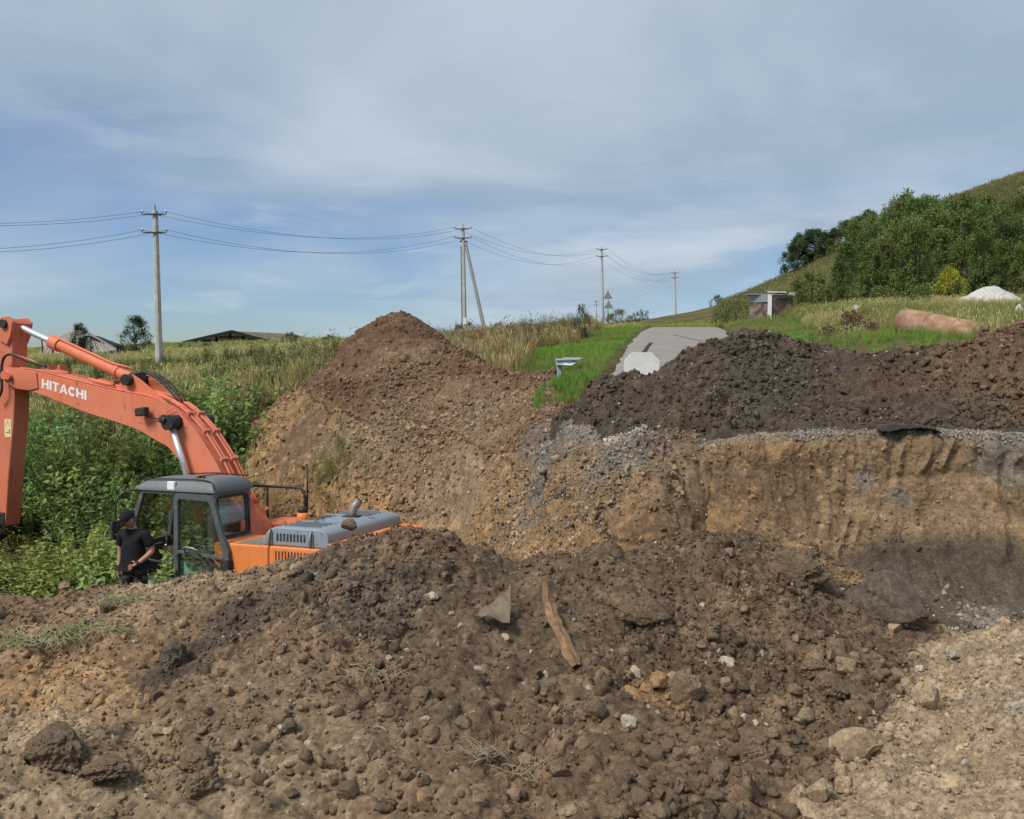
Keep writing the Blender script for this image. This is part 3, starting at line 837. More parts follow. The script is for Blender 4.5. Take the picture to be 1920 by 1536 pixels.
band = np.exp(-((tvg - 1.04) / 0.12) ** 2) * np.clip(.4 + 1.2 * fbm(PW_[..., 0] * 1.5, PW_[..., 0] * 0, 3, 741), .02, 1) * (PW_[..., 0] > 1.9)
scatter_on('gravel', SRC_WL, band, 2600, 0.007, 0.026, 2.0, STONES, sink=.5, bright=(.35, 1.15), fixed=(0.33, 0.295, 0.25))
q = at(1840, 1158, 9.0)
pocket = np.exp(-(((PW_[..., 0] - q.x) / .45) ** 2 + ((PW_[..., 2] - q.z) / .12) ** 2)) + .25 * np.exp(-(((PW_[..., 0] - at(1624,900,9.95).x) / .12) ** 2 + ((PW_[..., 2] - at(1624,900,9.95).z) / .14) ** 2))
scatter_on('gravel', SRC_WL, pocket, 260, 0.008, 0.040, 2.0, STONES, sink=.45, bright=(.3, 1.1), fixed=(0.36, 0.31, 0.25))

# ================================================================== MESH PART HELPERS
class MB:
    def __init__(self): self.bm = bmesh.new()
    def box(self, lo, hi, bevel=0.0, seg=2, rot=None, taper=None):
        lo, hi = Vector(lo), Vector(hi)
        c, s = (lo + hi) / 2, (hi - lo)
        r = bmesh.ops.create_cube(self.bm, size=1.0)
        vs = r['verts']
        for v in vs: v.co = Vector((v.co.x * s.x, v.co.y * s.y, v.co.z * s.z))
        if rot: 
            m = Euler(rot).to_matrix()
            for v in vs: v.co = m @ v.co
        for v in vs: v.co += c
        if bevel:
            es = list({e for v in vs for e in v.link_edges})
            bmesh.ops.bevel(self.bm, geom=es, offset=bevel, segments=seg, profile=0.6, affect='EDGES', clamp_overlap=True)
        return self
    def bar(self, a, b, w, h=None, bevel=0.0, up=(0, 0, 1)):
        """box of section w x h running from a to b"""
        a, b = Vector(a), Vector(b)
        h = w if h is None else h
        x = (b - a).normalized(); y = Vector(up).cross(x)
        if y.length < 1e-4: y = Vector((1, 0, 0)).cross(x)
        y.normalize(); z = x.cross(y)
        m = Matrix((x, y, z)).transposed()
        r = bmesh.ops.create_cube(self.bm, size=1.0); L = (b - a).length
        for v in r['verts']: v.co = m @ Vector((v.co.x * L, v.co.y * w, v.co.z * h)) + (a + b) / 2
        if bevel:
            es = list({e for v in r['verts'] for e in v.link_edges})
            bmesh.ops.bevel(self.bm, geom=es, offset=bevel, segments=2, profile=0.6, affect='EDGES', clamp_overlap=True)
        return self
    def cyl(self, a, b, r, r2=None, n=16, cap=True):
        a, b = Vector(a), Vector(b)
        r2 = r if r2 is None else r2
        x = (b - a).normalized()
        y = x.orthogonal().normalized(); z = x.cross(y)
        rings = []
        for p, rr in ((a, r), (b, r2)):
            rings.append([self.bm.verts.new(p + (y * math.cos(t) + z * math.sin(t)) * rr) for t in (2 * math.pi * k / n for k in range(n))])
        for k in range(n):
            f = self.bm.faces.new((rings[0][k], rings[0][(k + 1) % n], rings[1][(k + 1) % n], rings[1][k])); f.smooth = True
        if cap:
            self.bm.faces.new(rings[0][::-1]); self.bm.faces.new(rings[1])
        return self
    def tube(self, pts, r, n=8):
        pts = [Vector(p) for p in pts]
        rings = []; prev = None
        for i, p in enumerate(pts):
            t = (pts[min(i + 1, len(pts) - 1)] - pts[max(i - 1, 0)]).normalized()
            y = (prev - t * prev.dot(t)).normalized() if prev is not None and (prev - t * prev.dot(t)).length > 1e-4 else t.orthogonal().normalized()
            prev = y; z = t.cross(y)
            rr = r[i] if isinstance(r, (list, tuple)) else r
            rings.append([self.bm.verts.new(p + (y * math.cos(a) + z * math.sin(a)) * rr) for a in (2 * math.pi * k / n for k in range(n))])
        for i in range(len(rings) - 1):
            for k in range(n):
                f = self.bm.faces.new((rings[i][k], rings[i][(k + 1) % n], rings[i + 1][(k + 1) % n], rings[i + 1][k])); f.smooth = True
        self.bm.faces.new(rings[0][::-1]); self.bm.faces.new(rings[-1])
        return self
    def prism(self, poly, lo, hi, axis='y', bevel=0.0, seg=2):
        """poly in the two other axes, extruded along axis"""
        def P(u, v, w):
            return {'y': (u, w, v), 'x': (w, u, v), 'z': (u, v, w)}[axis]
        a = [self.bm.verts.new(P(u, v, lo)) for u, v in poly]
        b = [self.bm.verts.new(P(u, v, hi)) for u, v in poly]
        n = len(poly); fs = [self.bm.faces.new(a), self.bm.faces.new(b[::-1])]
        for k in range(n):
            fs.append(self.bm.faces.new((a[(k + 1) % n], a[k], b[k], b[(k + 1) % n])))
        bmesh.ops.recalc_face_normals(self.bm, faces=fs)
        if bevel:
            es = list({e for f in fs[:2] for e in f.edges})
            bmesh.ops.bevel(self.bm, geom=es, offset=bevel, segments=seg, profile=0.6, affect='EDGES', clamp_overlap=True)
        return self
    def ring(self, outer, inner, lo, hi, axis='y'):
        """frame: outer and inner polygons with the same number of corners"""
        def P(u, v, w):
            return {'y': (u, w, v), 'x': (w, u, v), 'z': (u, v, w)}[axis]
        n = len(outer); L = []
        for poly, w in ((outer, lo), (inner, lo), (inner, hi), (outer, hi)):
            L.append([self.bm.verts.new(P(u, v, w)) for u, v in poly])
        fs = []
        for i in range(4):
            A_, B_ = L[i], L[(i + 1) % 4]
            for k in range(n):
                fs.append(self.bm.faces.new((A_[k], A_[(k + 1) % n], B_[(k + 1) % n], B_[k])))
        bmesh.ops.recalc_face_normals(self.bm, faces=fs)
        return self
    def quad(self, *pts):
        self.bm.faces.new([self.bm.verts.new(p) for p in pts]); return self
    def build(self, name, mat, parent=None, smooth=False, auto=None):
        me = bpy.data.meshes.new(name)
        self.bm.to_mesh(me); self.bm.free()
        if mat: me.materials.append(mat)
        if smooth:
            me.polygons.foreach_set('use_smooth', np.ones(len(me.polygons), bool))
            if auto: me.set_sharp_from_angle(angle=RAD(auto))
        return link(bpy.data.objects.new(name, me), parent)

def rounded(poly, r=0.06, n=4):
    """round the corners of a polygon"""
    out = []
    m = len(poly)
    for i in range(m):
        p0, p1, p2 = Vector(poly[i - 1]), Vector(poly[i]), Vector(poly[(i + 1) % m])
        a, b = (p0 - p1), (p2 - p1)
        t = min(r, a.length * .45, b.length * .45)
        A_, B_ = p1 + a.normalized() * t, p1 + b.normalized() * t
        for k in range(n + 1):
            s = k / n
            q = A_ * (1 - s) ** 2 + p1 * 2 * s * (1 - s) + B_ * s * s
            out.append((q.x, q.y))
    return out

def paint_mat(name, col, rough=0.5, spec=0.4, wear=(0.10, 0.06, 0.04), dirt=0.35, dust=0.25, metal=0.0, streak=0.0):
    """weathered paint: faint mottling, dust film, chips and grime with shapes of their own"""
    k = Nodes(name, rough=rough, spec=spec, metal=metal)
    n1 = k.noise(2.2, 5, 0.6); n2 = k.noise(14, 6, 0.72); n3 = k.noise(55, 4, 0.6)
    c = k.mix(k.ramp(n1, 0.35, 0.7, 0, 0.35), col, tuple(min(1, x * 1.12 + .02) for x in col))
    c = k.mix(k.ramp(n2, 0.45, 0.75, 0, dust), c, (0.33, 0.25, 0.17))
    chip = k.math('MULTIPLY', k.ramp(n2, 0.62, 0.66), k.ramp(n1, 0.5, 0.6))
    c = k.mix(k.math('MULTIPLY', chip, dirt * 2), c, wear)
    c = k.mix(k.ramp(n3, 0.68, 0.72, 0, dirt), c, wear)
    if streak:
        mpn = k.n('ShaderNodeMapping'); k.set(mpn.inputs[0], k.coord()); mpn.inputs['Scale'].default_value = (9, 9, .7)
        st_n = k.noise(1.0, 5, .65, mpn.outputs[0])
        c = k.mix(k.math('MULTIPLY', k.ramp(st_n, .50, .72, 0, streak), k.ramp(n1, .3, .6, .3, 1)), c, tuple(x * .42 for x in col))
        c = k.mix(k.ramp(k.noise(.7, 4, .6), .40, .68, 0, .40), c, tuple(min(1, x * .78 + .11) for x in col))   # sun bleached
        mud = k.math('MULTIPLY', k.ramp(k.noise(5.5, 7, .75), .56, .62), k.ramp(k.noise(1.3, 3, .5), .46, .58))
        c = k.mix(k.math('MULTIPLY', mud, .7), c, (.17, .12, .08))
    k.color(c)
    k.set(k.b.inputs['Roughness'], k.ramp(n2, 0.3, 0.7, rough - .08, min(1, rough + .25)))
    k.bump(n3, 0.0015)
    return k.m
M_OR = paint_mat('orange_paint', (0.70, 0.178, 0.085), 0.55, dirt=0.3, dust=0.28, streak=.5)
M_OR2 = paint_mat('orange_paint_worn', (0.62, 0.150, 0.075), 0.6, dirt=0.6, dust=0.35, streak=.7)
M_OR3 = paint_mat('orange_cover_paint', (0.78, 0.225, 0.052), 0.45, dirt=0.15, dust=0.25, streak=.3)
M_CABG = paint_mat('cab_grey_paint', (0.135, 0.15, 0.165), 0.5, dirt=0.25, dust=0.35, wear=(.3, .26, .2), streak=.2)
M_HOOD = paint_mat('hood_grey_paint', (0.225, 0.285, 0.345), 0.5, dirt=0.25, dust=0.4, wear=(.35, .3, .24), streak=.2)
M_BLK = paint_mat('black_plastic', (0.022, 0.022, 0.024), 0.6, dirt=0.4, dust=0.3, wear=(.2, .16, .12))
M_GREASE = paint_mat('greasy_black', (0.018, 0.016, 0.015), 0.45, dirt=0.4, dust=0.2, wear=(.09, .06, .04))
M_DGREY = paint_mat('door_grey_paint', (0.075, 0.085, 0.09), 0.55, dirt=0.3, dust=0.35, wear=(.3, .28, .25))
k = Nodes('chrome_rod', rough=0.28, spec=0.6, metal=0.7); k.color((0.78, 0.80, 0.83)); M_CHROME = k.m
M_STEEL = paint_mat('worn_steel', (0.30, 0.28, 0.26), 0.5, metal=0.6, dirt=0.5)
M_WHITE = paint_mat('white_paint', (0.80, 0.80, 0.78), 0.5, dirt=0.15, dust=0.12)
M_TEAL = paint_mat('teal_plastic', (0.11, 0.26, 0.225), 0.6, dirt=0.2, dust=0.2)
M_YEL = paint_mat('sticker', (0.75, 0.62, 0.33), 0.6, dirt=0.2, dust=0.2)
M_TRACK = paint_mat('track_steel', (0.09, 0.075, 0.06), 0.8, dirt=0.5, dust=0.8)
k = Nodes('cab_glass', rough=0.04, spec=0.5)
k.color((0.75, 0.82, 0.80)); k.b.inputs['Transmission Weight'].default_value = 1.0; k.b.inputs['IOR'].default_value = 1.01
gl = k.n('ShaderNodeBsdfGlossy'); gl.inputs['Roughness'].default_value = 0.04; gl.inputs[0].default_value = (.9, .95, 1, 1)
tr = k.n('ShaderNodeBsdfTransparent'); tr.inputs[0].default_value = (0.95, 0.97, 0.96, 1)
fr = k.n('ShaderNodeFresnel'); fr.inputs[0].default_value = 1.45
mx = k.n('ShaderNodeMixShader'); k.set(mx.inputs[0], k.math('ADD', k.math('MULTIPLY', fr.outputs[0], 0.35), 0.02)); k.set(mx.inputs[1], tr.outputs[0]); k.set(mx.inputs[2], gl.outputs[0])
k.set(k.out.inputs['Surface'], mx.outputs[0]); M_GLASS = k.m

# ================================================================== EXCAVATOR (x forward, y left, z up, origin under the swing centre)
exc = empty('excavator', EXC)
th, pi_, ro = 0.36732, 0.01796, 0.05091
fw = Vector((-math.cos(th), math.sin(th), 0)); lf = Vector((-math.sin(th), -math.cos(th), 0)); up = Vector((0, 0, 1))
f2 = fw * math.cos(pi_) - up * math.sin(pi_); u2 = up * math.cos(pi_) + fw * math.sin(pi_)
l2 = lf * math.cos(ro) + u2 * math.sin(ro); u3 = u2 * math.cos(ro) - lf * math.sin(ro)
exc.matrix_world = Matrix.Translation(EXC) @ Matrix((f2, l2, u3)).transposed().to_4x4()
props(exc, 'orange tracked excavator with grey cab, parked in the pit behind the foreground heap', 'excavator')

def smooth_line(pts, n=4):
    out = []
    for i in range(len(pts) - 1):
        p = [Vector(pts[max(0, min(len(pts) - 1, i + k))]) for k in (-1, 0, 1, 2)]
        for j in range(n):
            f = j / n
            q = 0.5 * (2*p[1] + (p[2]-p[0])*f + (2*p[0]-5*p[1]+4*p[2]-p[3])*f*f + (3*p[1]-p[0]-3*p[2]+p[3])*f**3)
            out.append(tuple(q))
    out.append(tuple(pts[-1])); return out

# boom: curved box beam
low = smooth_line([(5.62, 4.46), (5.31, 4.40), (4.58, 4.19), (3.82, 3.97), (3.09, 3.80), (2.61, 3.66), (2.23, 3.49), (1.98, 3.38), (1.67, 3.08), (1.40, 2.72), (0.75, 1.98), (0.42, 1.62)], 3)
top = smooth_line([(0.12, 1.72), (0.22, 2.05), (0.58, 2.52), (0.84, 2.96), (0.94, 3.12), (1.16, 3.41), (1.39, 3.68), (1.71, 3.95), (2.01, 4.14), (2.33, 4.27), (2.64, 4.33), (3.45, 4.46), (4.30, 4.62), (5.17, 4.79), (5.55, 4.83)], 3)
poly = [(5.80, 4.62)] + low + top + [(5.82, 4.80)]
BY0, BY1 = -0.40, 0.20
boom = MB().prism(poly, BY0, BY1, 'y', bevel=0.015, seg=1).build('boom', M_OR, exc, smooth=True, auto=35)
# flanges that stand proud along the top edges
for y in (BY0 + .01, BY1 - .01):
    pts = [(u, y, v + .012) for u, v in top[6:]]
    MB().tube(pts, 0.016, 6).build('weld_flange', M_OR, boom)
# rigid hydraulic lines along the back of the boom, two pairs, with clamps
for y in (0.06, -0.02, -0.20, -0.28):
    pts = [(u - 0.035 + (0 if u > 2 else -.02), y, v + 0.055) for u, v in top[5:36]]
    MB().tube(pts, 0.024, 8).build('hydraulic_line', M_OR, boom)
for (u, v, t) in ((0.90, 3.13, .95), (1.62, 3.93, .7), (1.28, 3.62, .85), (3.35, 4.49, .15), (4.95, 4.79, .15)):
    for y in (0.02, -0.24):
        MB().box((u - .03, y - .09, v + .02), (u + .03, y + .09, v + .10), 0.008, rot=(0, -t + .3, 0)).build('line_clamp', M_OR2, boom)
# tip plates round the arm pin, boss and pin
MB().prism([(6.00, 4.62), (5.92, 4.86), (5.50, 4.84), (5.10, 4.74), (5.06, 4.45), (5.30, 4.41), (5.62, 4.44)], BY1, BY1 + .03, 'y', bevel=.01).build('tip_plate', M_OR2, boom, smooth=True, auto=35)
MB().prism([(6.00, 4.62), (5.92, 4.86), (5.50, 4.84), (5.10, 4.74), (5.06, 4.45), (5.30, 4.41), (5.62, 4.44)], BY0 - .03, BY0, 'y', bevel=.01).build('tip_plate', M_OR2, boom, smooth=True, auto=35)
MB().cyl((5.86, BY0 - .10, 4.70), (5.86, BY1 + .10, 4.70), 0.085, n=20).cyl((5.74, BY1 + .03, 4.66), (5.74, BY1 + .12, 4.66), 0.05, n=12).build('arm_pin', M_OR2, boom)
# arm cylinder bracket on top of the boom
for y in (BY1 - .12, BY0 + .12):
    MB().prism([(3.30, 4.42), (3.02, 4.70), (2.90, 4.70), (2.70, 4.60), (2.05, 4.16), (2.30, 4.12)], y - .02, y + .02, 'y', bevel=.006).build('cylinder_bracket', M_OR, boom)
MB().cyl((2.95, BY0 + .05, 4.60), (2.95, BY1 + .02, 4.60), 0.105, n=20).build('cylinder_pin', M_GREASE, boom)
# boom cylinders on both sides
for y, sg in ((0.34, 1), (-0.54, -1)):
    MB().cyl((1.78, y - .16 * sg, 3.84), (1.78, y + .11 * sg, 3.84), 0.135, n=20).cyl((1.95, y + .02 * sg, 3.90), (1.80, y + .06 * sg, 3.86), 0.085, n=14).build('cylinder_boss', M_GREASE, boom)
    MB().cyl((1.78, y, 3.80), (1.36, y, 2.70), 0.055, n=16).build('cylinder_rod', M_CHROME, boom)
    MB().cyl((1.36, y, 2.70), (1.02, y, 1.75), 0.085, n=16).build('cylinder_tube', M_OR, boom)
# work lamp and its lead
lamp = MB().box((2.33, BY1 + .06, 3.95), (2.56, BY1 + .20, 4.10), 0.03, rot=(0, .12, 0)).build('work_lamp', M_BLK, boom)
MB().tube([(2.38, BY1 + .12, 3.96), (2.30, BY1 + .06, 3.92), (2.18, BY1 + .03, 3.90), (2.02, BY1 + .04, 3.86)], .012, 6).build('lamp_bracket', M_BLK, lamp)
MB().tube(smooth_line([(1.98, BY1 + .03, 4.0), (1.80, BY1 + .06, 4.10), (1.62, BY1 + .02, 4.12), (1.38, BY1 - .06, 3.95), (1.22, BY1 - .10, 3.75)], 4), .008, 6).build('cable', M_OR2, boom)
# hoses from boom to the arm cylinder
for i, dy in enumerate((0, -.10, -.2)):
    MB().tube(smooth_line([(2.98, -.02 + dy, 4.68), (2.72, -.02 + dy, 4.74), (2.42, -.04 + dy, 4.62), (2.16, -.06 + dy, 4.40), (1.98, -.06 + dy, 4.22)], 4), .02, 8).build('hose', M_GREASE, boom)
MB().tube(smooth_line([(4.95, BY1 - .1, 4.86), (5.30, BY1 + .0, 4.96), (5.72, BY1 + .04, 5.10), (5.92, BY1 + .05, 5.02), (5.98, BY1 + .05, 4.72), (5.97, BY1 + .05, 4.42), (6.10, BY1 + .04, 4.22)], 4), .026, 8).build('hose', M_GREASE, boom)
MB().tube([(5.76, BY1 - .05, 5.10), (5.30, BY1 - .06, 4.98), (4.98, BY1 - .08, 4.84)], .02, 8).build('hydraulic_line', M_OR, boom)
# lettering on the boom flank
def letter(ch, x, h, w, st):
    P = []
    if ch == 'H': P = [[(0,0),(st,0),(st,h),(0,h)], [(w-st,0),(w,0),(w,h),(w-st,h)], [(st,h*.41),(w-st,h*.41),(w-st,h*.59),(st,h*.59)]]
    if ch == 'I': P = [[(0,0),(st,0),(st,h),(0,h)]]
    if ch == 'T': P = [[((w-st)/2,0),((w+st)/2,0),((w+st)/2,h*.82),((w-st)/2,h*.82)], [(0,h*.82),(w,h*.82),(w,h),(0,h)]]
    if ch == 'A': P = [[(0,0),(st*1.05,0),(w*.5+st*.08,h*.86),(w*.5+st*.52,h),(w*.5-st*.52,h)], [(w-st*1.05,0),(w,0),(w*.5+st*.52,h),(w*.5-st*.08,h*.86)], [(w*.28,h*.22),(w*.72,h*.22),(w*.66,h*.40),(w*.34,h*.40)]]
    if ch == 'C':
        n = 14
        for k_ in range(n):
            a0, a1 = (RAD(42 + 276 * t / n) for t in (k_, k_ + 1))
            f = lambda a, s: (w*.52 + math.cos(a) * (w*.54 - s), h*.5 + math.sin(a) * (h*.51 - s * .9))
            P.append([f(a0, 0), f(a1, 0), f(a1, st), f(a0, st)])
    return [[(x + u, v) for u, v in q] for q in P]
TX, TZ = (4.985, 4.475), (3.845, 4.235)
dirv = Vector((TX[0] - TZ[0], 0, TX[1] - TZ[1])).normalized()     # towards the boom tip
mb = MB(); cx_ = 0.0
hh, st = 0.172, 0.050
for ch, w in (('H', .18), ('I', .05), ('T', .165), ('A', .20), ('C', .175), ('H', .18), ('I', .05)):
    for q in letter(ch, cx_, hh, w, st):
        pts = []
        for u, v in q:
            p = Vector((TX[0], 0, TX[1])) - dirv * u + Vector((-.02, 0, 1)) * (v - .015)
            pts.append((p.x, BY1 + .0035, p.z))
        mb.quad(*pts)
    cx_ += w + .022
bmesh.ops.recalc_face_normals(mb.bm, faces=mb.bm.faces[:])
k = Nodes('lettering_white', rough=0.5); k.color(k.mix(k.ramp(k.noise(30, 5, .7), .58, .66, 0, .5), (.82, .80, .78), (.72, .3, .2)))
mb.build('lettering', k.m, boom)

# arm (dipper)
AY0, AY1 = -0.23, 0.12
arm_poly = [(5.77, 5.72), (5.86, 5.80), (6.02, 5.82), (6.14, 5.72), (6.42, 5.30), (6.50, 4.80), (6.46, 4.20), (6.44, 2.60), (6.44, 1.98), (6.36, 1.70), (6.22, 1.60), (6.08, 1.66), (6.04, 1.95), (5.96, 2.76), (5.82, 3.80), (5.79, 4.35), (5.84, 5.00), (5.84, 5.40)]
arm = MB().prism(arm_poly, AY0, AY1, 'y', bevel=.012, seg=1).build('arm', M_OR2, exc, smooth=True, auto=30)
for y in (AY1, AY0 - .06):
    MB().prism([(5.76, 5.74), (5.88, 5.84), (6.06, 5.84), (6.16, 5.72), (6.14, 5.40), (5.92, 5.30), (5.82, 5.48)], y, y + .06, 'y', bevel=.01).build('arm_lug', M_OR2, arm)
MB().cyl((5.97, AY0 - .13, 5.70), (5.97, AY1 + .12, 5.70), .085, n=18).build('rod_pin', M_GREASE, arm)
MB().box((5.88, AY0 + .05, 5.42), (5.93, AY1 - .05, 5.66), .01).build('lug_gap_fill', M_GREASE, arm)  # dark block filling the gap between the two arm lugs
mb = MB().box((5.885, AY1 + .0, 3.50), (6.055, AY1 + .004, 3.85)); st_o = mb.build('warning_sticker', M_YEL, arm)
mb = MB().quad((6.03, AY1 + .006, 3.72), (5.97, AY1 + .006, 3.82), (5.91, AY1 + .006, 3.71), (5.915, AY1 + .006, 3.70), (5.97, AY1 + .006, 3.805), (6.025, AY1 + .006, 3.71))
mb.quad((6.02, AY1 + .006, 3.59), (5.96, AY1 + .006, 3.60), (5.96, AY1 + .006, 3.585), (6.02, AY1 + .006, 3.575)).quad((5.935, AY1 + .006, 3.66), (5.915, AY1 + .006, 3.66), (5.915, AY1 + .006, 3.56), (5.935, AY1 + .006, 3.56)); mb.build('warning_print', M_BLK, st_o)
MB().prism([(6.06, 2.02), (6.44, 2.02), (6.45, 1.72), (6.34, 1.50), (6.20, 1.46), (6.07, 1.60)], AY0 - .015, AY1 + .015, 'y', bevel=.02).cyl((6.22, AY0 - .14, 1.64), (6.22, AY1 + .14, 1.64), .11, n=18).build('arm_end', M_GREASE, arm)
# arm cylinder: barrel on the boom, bright rod to the arm head
pa, pb = Vector((2.95, -.06, 4.60)), Vector((5.97, -.06, 5.70))
dv = (pb - pa).normalized()
p1, p2 = pa + dv * .12, pa + dv * 2.02
cyl_t = MB().cyl(p1, p2, .108, n=20).cyl(p2 - dv * .05, p2 + dv * .17, .135, n=20).cyl(p1 + dv * .30, p1 + dv * .37, .125, n=20).cyl(pa, p1, .07, n=14).build('arm_cylinder', M_OR, exc, smooth=True, auto=40)
MB().cyl(p2 + dv * .15, pb - dv * .06, .062, n=18).build('piston_rod', M_CHROME, cyl_t, smooth=True, auto=40)
MB().cyl(pb - dv * .10, pb + dv * .03, .085, n=14).build('rod_eye', M_GREASE, cyl_t)
MB().tube([p2 + Vector((0, .05, .14)), p1 + dv * .5 + Vector((0, .05, .13)), p1 + dv * .35 + Vector((0, .05, .14)), p1 + Vector((-.12, .05, .16))], .022, 8).build('hydraulic_line', M_OR, cyl_t)
# bucket, curled under the arm
bk = [(6.10, 1.72), (6.42, 1.62), (6.75, 1.30), (6.85, 0.95), (6.60, 0.62), (6.15, 0.55), (5.80, 0.72), (5.72, 0.80), (6.05, 0.95), (6.05, 1.35)]
MB().prism([(x + .20, z - .16) for x, z in bk], -.45, .32, 'y', bevel=.015).build('bucket', M_GREASE, exc)
MB().cyl((6.24, AY0 - .12, 1.78), (6.24, AY1 + .12, 1.78), .10, n=16).cyl((6.30, AY0 - .10, 2.12), (6.30, AY1 + .10, 2.12), .075, n=16).build('bucket_pin', M_GREASE, arm)
MB().bar((6.62, AY1 + .06, 2.05), (6.28, AY1 + .06, 2.12), .05, .10).bar((6.62, AY0 - .06, 2.05), (6.28, AY0 - .06, 2.12), .05, .10).bar((6.62, -.05, 2.05), (6.45, -.05, 1.55), .12, .10).build('bucket_linkage', M_GREASE, arm)
MB().cyl((6.62, -.05, 2.05), (6.62, -.05, 3.0), .05, n=14).build('piston_rod', M_CHROME, arm)
MB().cyl((6.62, -.05, 3.0), (6.56, -.05, 4.5), .09, n=16).build('bucket_cylinder', M_OR, arm)

# ---- cab
cab = MB()
CX0, CX1, CY0, CY1, CZ0 = 0.18, 1.66, 0.25, 1.20, 1.20
def cab_outline():           # side view x, z of the frame: rear vertical, front leaning forward at the foot
    return [(CX0, CZ0), (CX0, 2.76), (CX1 - .02, 2.76), (1.82, 2.28), (1.90, 1.90), (1.88, CZ0)]
# pillars and sills as bars
for y in (CY1 - .035, CY0 + .035):
    cab.bar((CX0 + .05, y, CZ0), (CX0 + .05, y, 2.74), .075, .10, .01)
    cab.bar((CX1 - .04, y, 2.76), (1.79, y, 2.28), .07, .075, .012).bar((1.79, y, 2.29), (1.865, y, 1.86), .07, .075, .012).bar((1.865, y, 1.88), (1.85, y, CZ0), .07, .075, .012)
    cab.bar((CX0, y, CZ0 + .05), (1.89, y, CZ0 + .05), .08, .12, .01)
    cab.bar((CX0, y, 2.735), (CX1, y, 2.735), .075, .09, .012)
    cab.bar((.93, y, CZ0), (.93, y, 2.74), .06, .08, .01)
cab.bar((CX0 + .04, CY0, 2.70), (CX0 + .04, CY1, 2.70), .08, .14, .012).bar((CX1 - .05, CY0, 2.735), (CX1 - .05, CY1, 2.735), .08, .09, .012)
cab.bar((1.86, CY0, CZ0 + .35), (1.86, CY1, CZ0 + .35), .05, .6, .012)
cab.box((CX0, CY0, CZ0 - .05), (1.90, CY1, CZ0 + .04), .01)
cab = cab.build('cab', M_DGREY, exc)
# rear wall: panel below and frame round the rear window
outer = [(CY1, 1.20), (CY1, 2.74), (CY0, 2.74), (CY0, 1.20)]
win_o = rounded([(1.08, 2.02), (1.10, 2.66), (.36, 2.66), (.30, 2.02)], .09)
fr_o = rounded([(CY1, 1.90), (CY1, 2.76), (CY0, 2.76), (CY0, 1.90)], .02)
MB().ring(fr_o, win_o, CX0 - .012, CX0 + .05, 'x').box((CX0 - .010, CY0, CZ0), (CX0 + .03, CY1, 1.90)).build('rear_wall', M_CABG, cab)
MB().ring(rounded([(1.11, 1.99), (1.13, 2.69), (.33, 2.69), (.27, 1.99)], .11), win_o, CX0 - .03, CX0 - .012, 'x').build('window_seal', M_BLK, cab)
MB().prism(win_o, CX0 + .005, CX0 + .012, 'x').build('window_pane', M_GLASS, cab)
# roof: crowned shell with rounded rim, rear part taller
rm = bmesh.new()
nx, ny = 26, 18
x0, x1, y0, y1 = CX0 - .05, CX1 + .06, CY0 - .03, CY1 + .03
gridv = []
for i in range(nx + 1):
    row = []
    for j in range(ny + 1):
        u, v = i / nx, j / ny
        e = min(1.0, min(u * 1.0, (1 - u) * .8, v * .75, (1 - v) * .75) / 0.10)
        crown = 0.035 * math.sin(math.pi * v) + 0.02 * math.sin(math.pi * u)
        z = 2.79 + 0.145 * (1 - (1 - e) ** 3) * (1 - .28 * u) + crown * e
        inset = 0.055 * (1 - (1 - min(1, e * 1.0)) ** 2)
        row.append(rm.verts.new((x0 + (x1 - x0) * u + (inset if u < .5 else -inset) * (abs(u - .5) * 2) ** 3, y0 + (y1 - y0) * v + (inset if v < .5 else -inset) * (abs(v - .5) * 2) ** 3, z)))
    gridv.append(row)
for i in range(nx):
    for j in range(ny):
        rm.faces.new((gridv[i][j], gridv[i + 1][j], gridv[i + 1][j + 1], gridv[i][j + 1])).smooth = True
rim = [gridv[i][0] for i in range(nx + 1)] + [gridv[nx][j] for j in range(1, ny + 1)] + [gridv[i][ny] for i in range(nx - 1, -1, -1)] + [gridv[0][j] for j in range(ny - 1, 0, -1)]
lowr = [rm.verts.new((v.co.x, v.co.y, 2.745)) for v in rim]
for i in range(len(rim)):
    rm.faces.new((rim[i], rim[(i + 1) % len(rim)], lowr[(i + 1) % len(rim)], lowr[i])).smooth = True
rm.faces.new(lowr)
bmesh.ops.recalc_face_normals(rm, faces=rm.faces[:])
mb = MB(); mb.bm.free(); mb.bm = rm
roof = mb.build('roof', M_CABG, cab, smooth=True, auto=50)
MB().box((CX0 + .75, CY1 - .02, 2.765), (CX0 + .90, CY1 + .036, 2.905), .012).build('roof_patch', M_WHITE, roof)
MB().box((CX0 + .30, CY1 - .18, 2.95), (CX0 + .34, CY1 - .15, 3.01)).box((CX0 + .38, CY1 - .19, 2.95), (CX0 + .42, CY1 - .15, 3.0)).build('roof_fitting', M_BLK, roof)
MB().tube(smooth_line([(CX1 - .05, CY1 - .06, 2.925), (1.0, CY1 - .05, 2.94), (.55, CY1 - .05, 2.945), (CX0 + .06, CY1 - .03, 2.915), (CX0 - .03, CY1 + .01, 2.80)], 4), .012, 6).build('roof_seam', M_BLK, roof)
MB().tube([(.62, CY1 - .1, 2.975), (.60, .7, 2.99), (.62, CY0 + .1, 2.975)], .008, 6).build('roof_seam', M_BLK, roof)
MB().tube([(CX1 - .02, CY0 + .02, 2.93), (.9, CY0 + .01, 2.975), (CX0 + .02, CY0 + .02, 2.955)], .012, 6).build('roof_seam', M_BLK, roof)
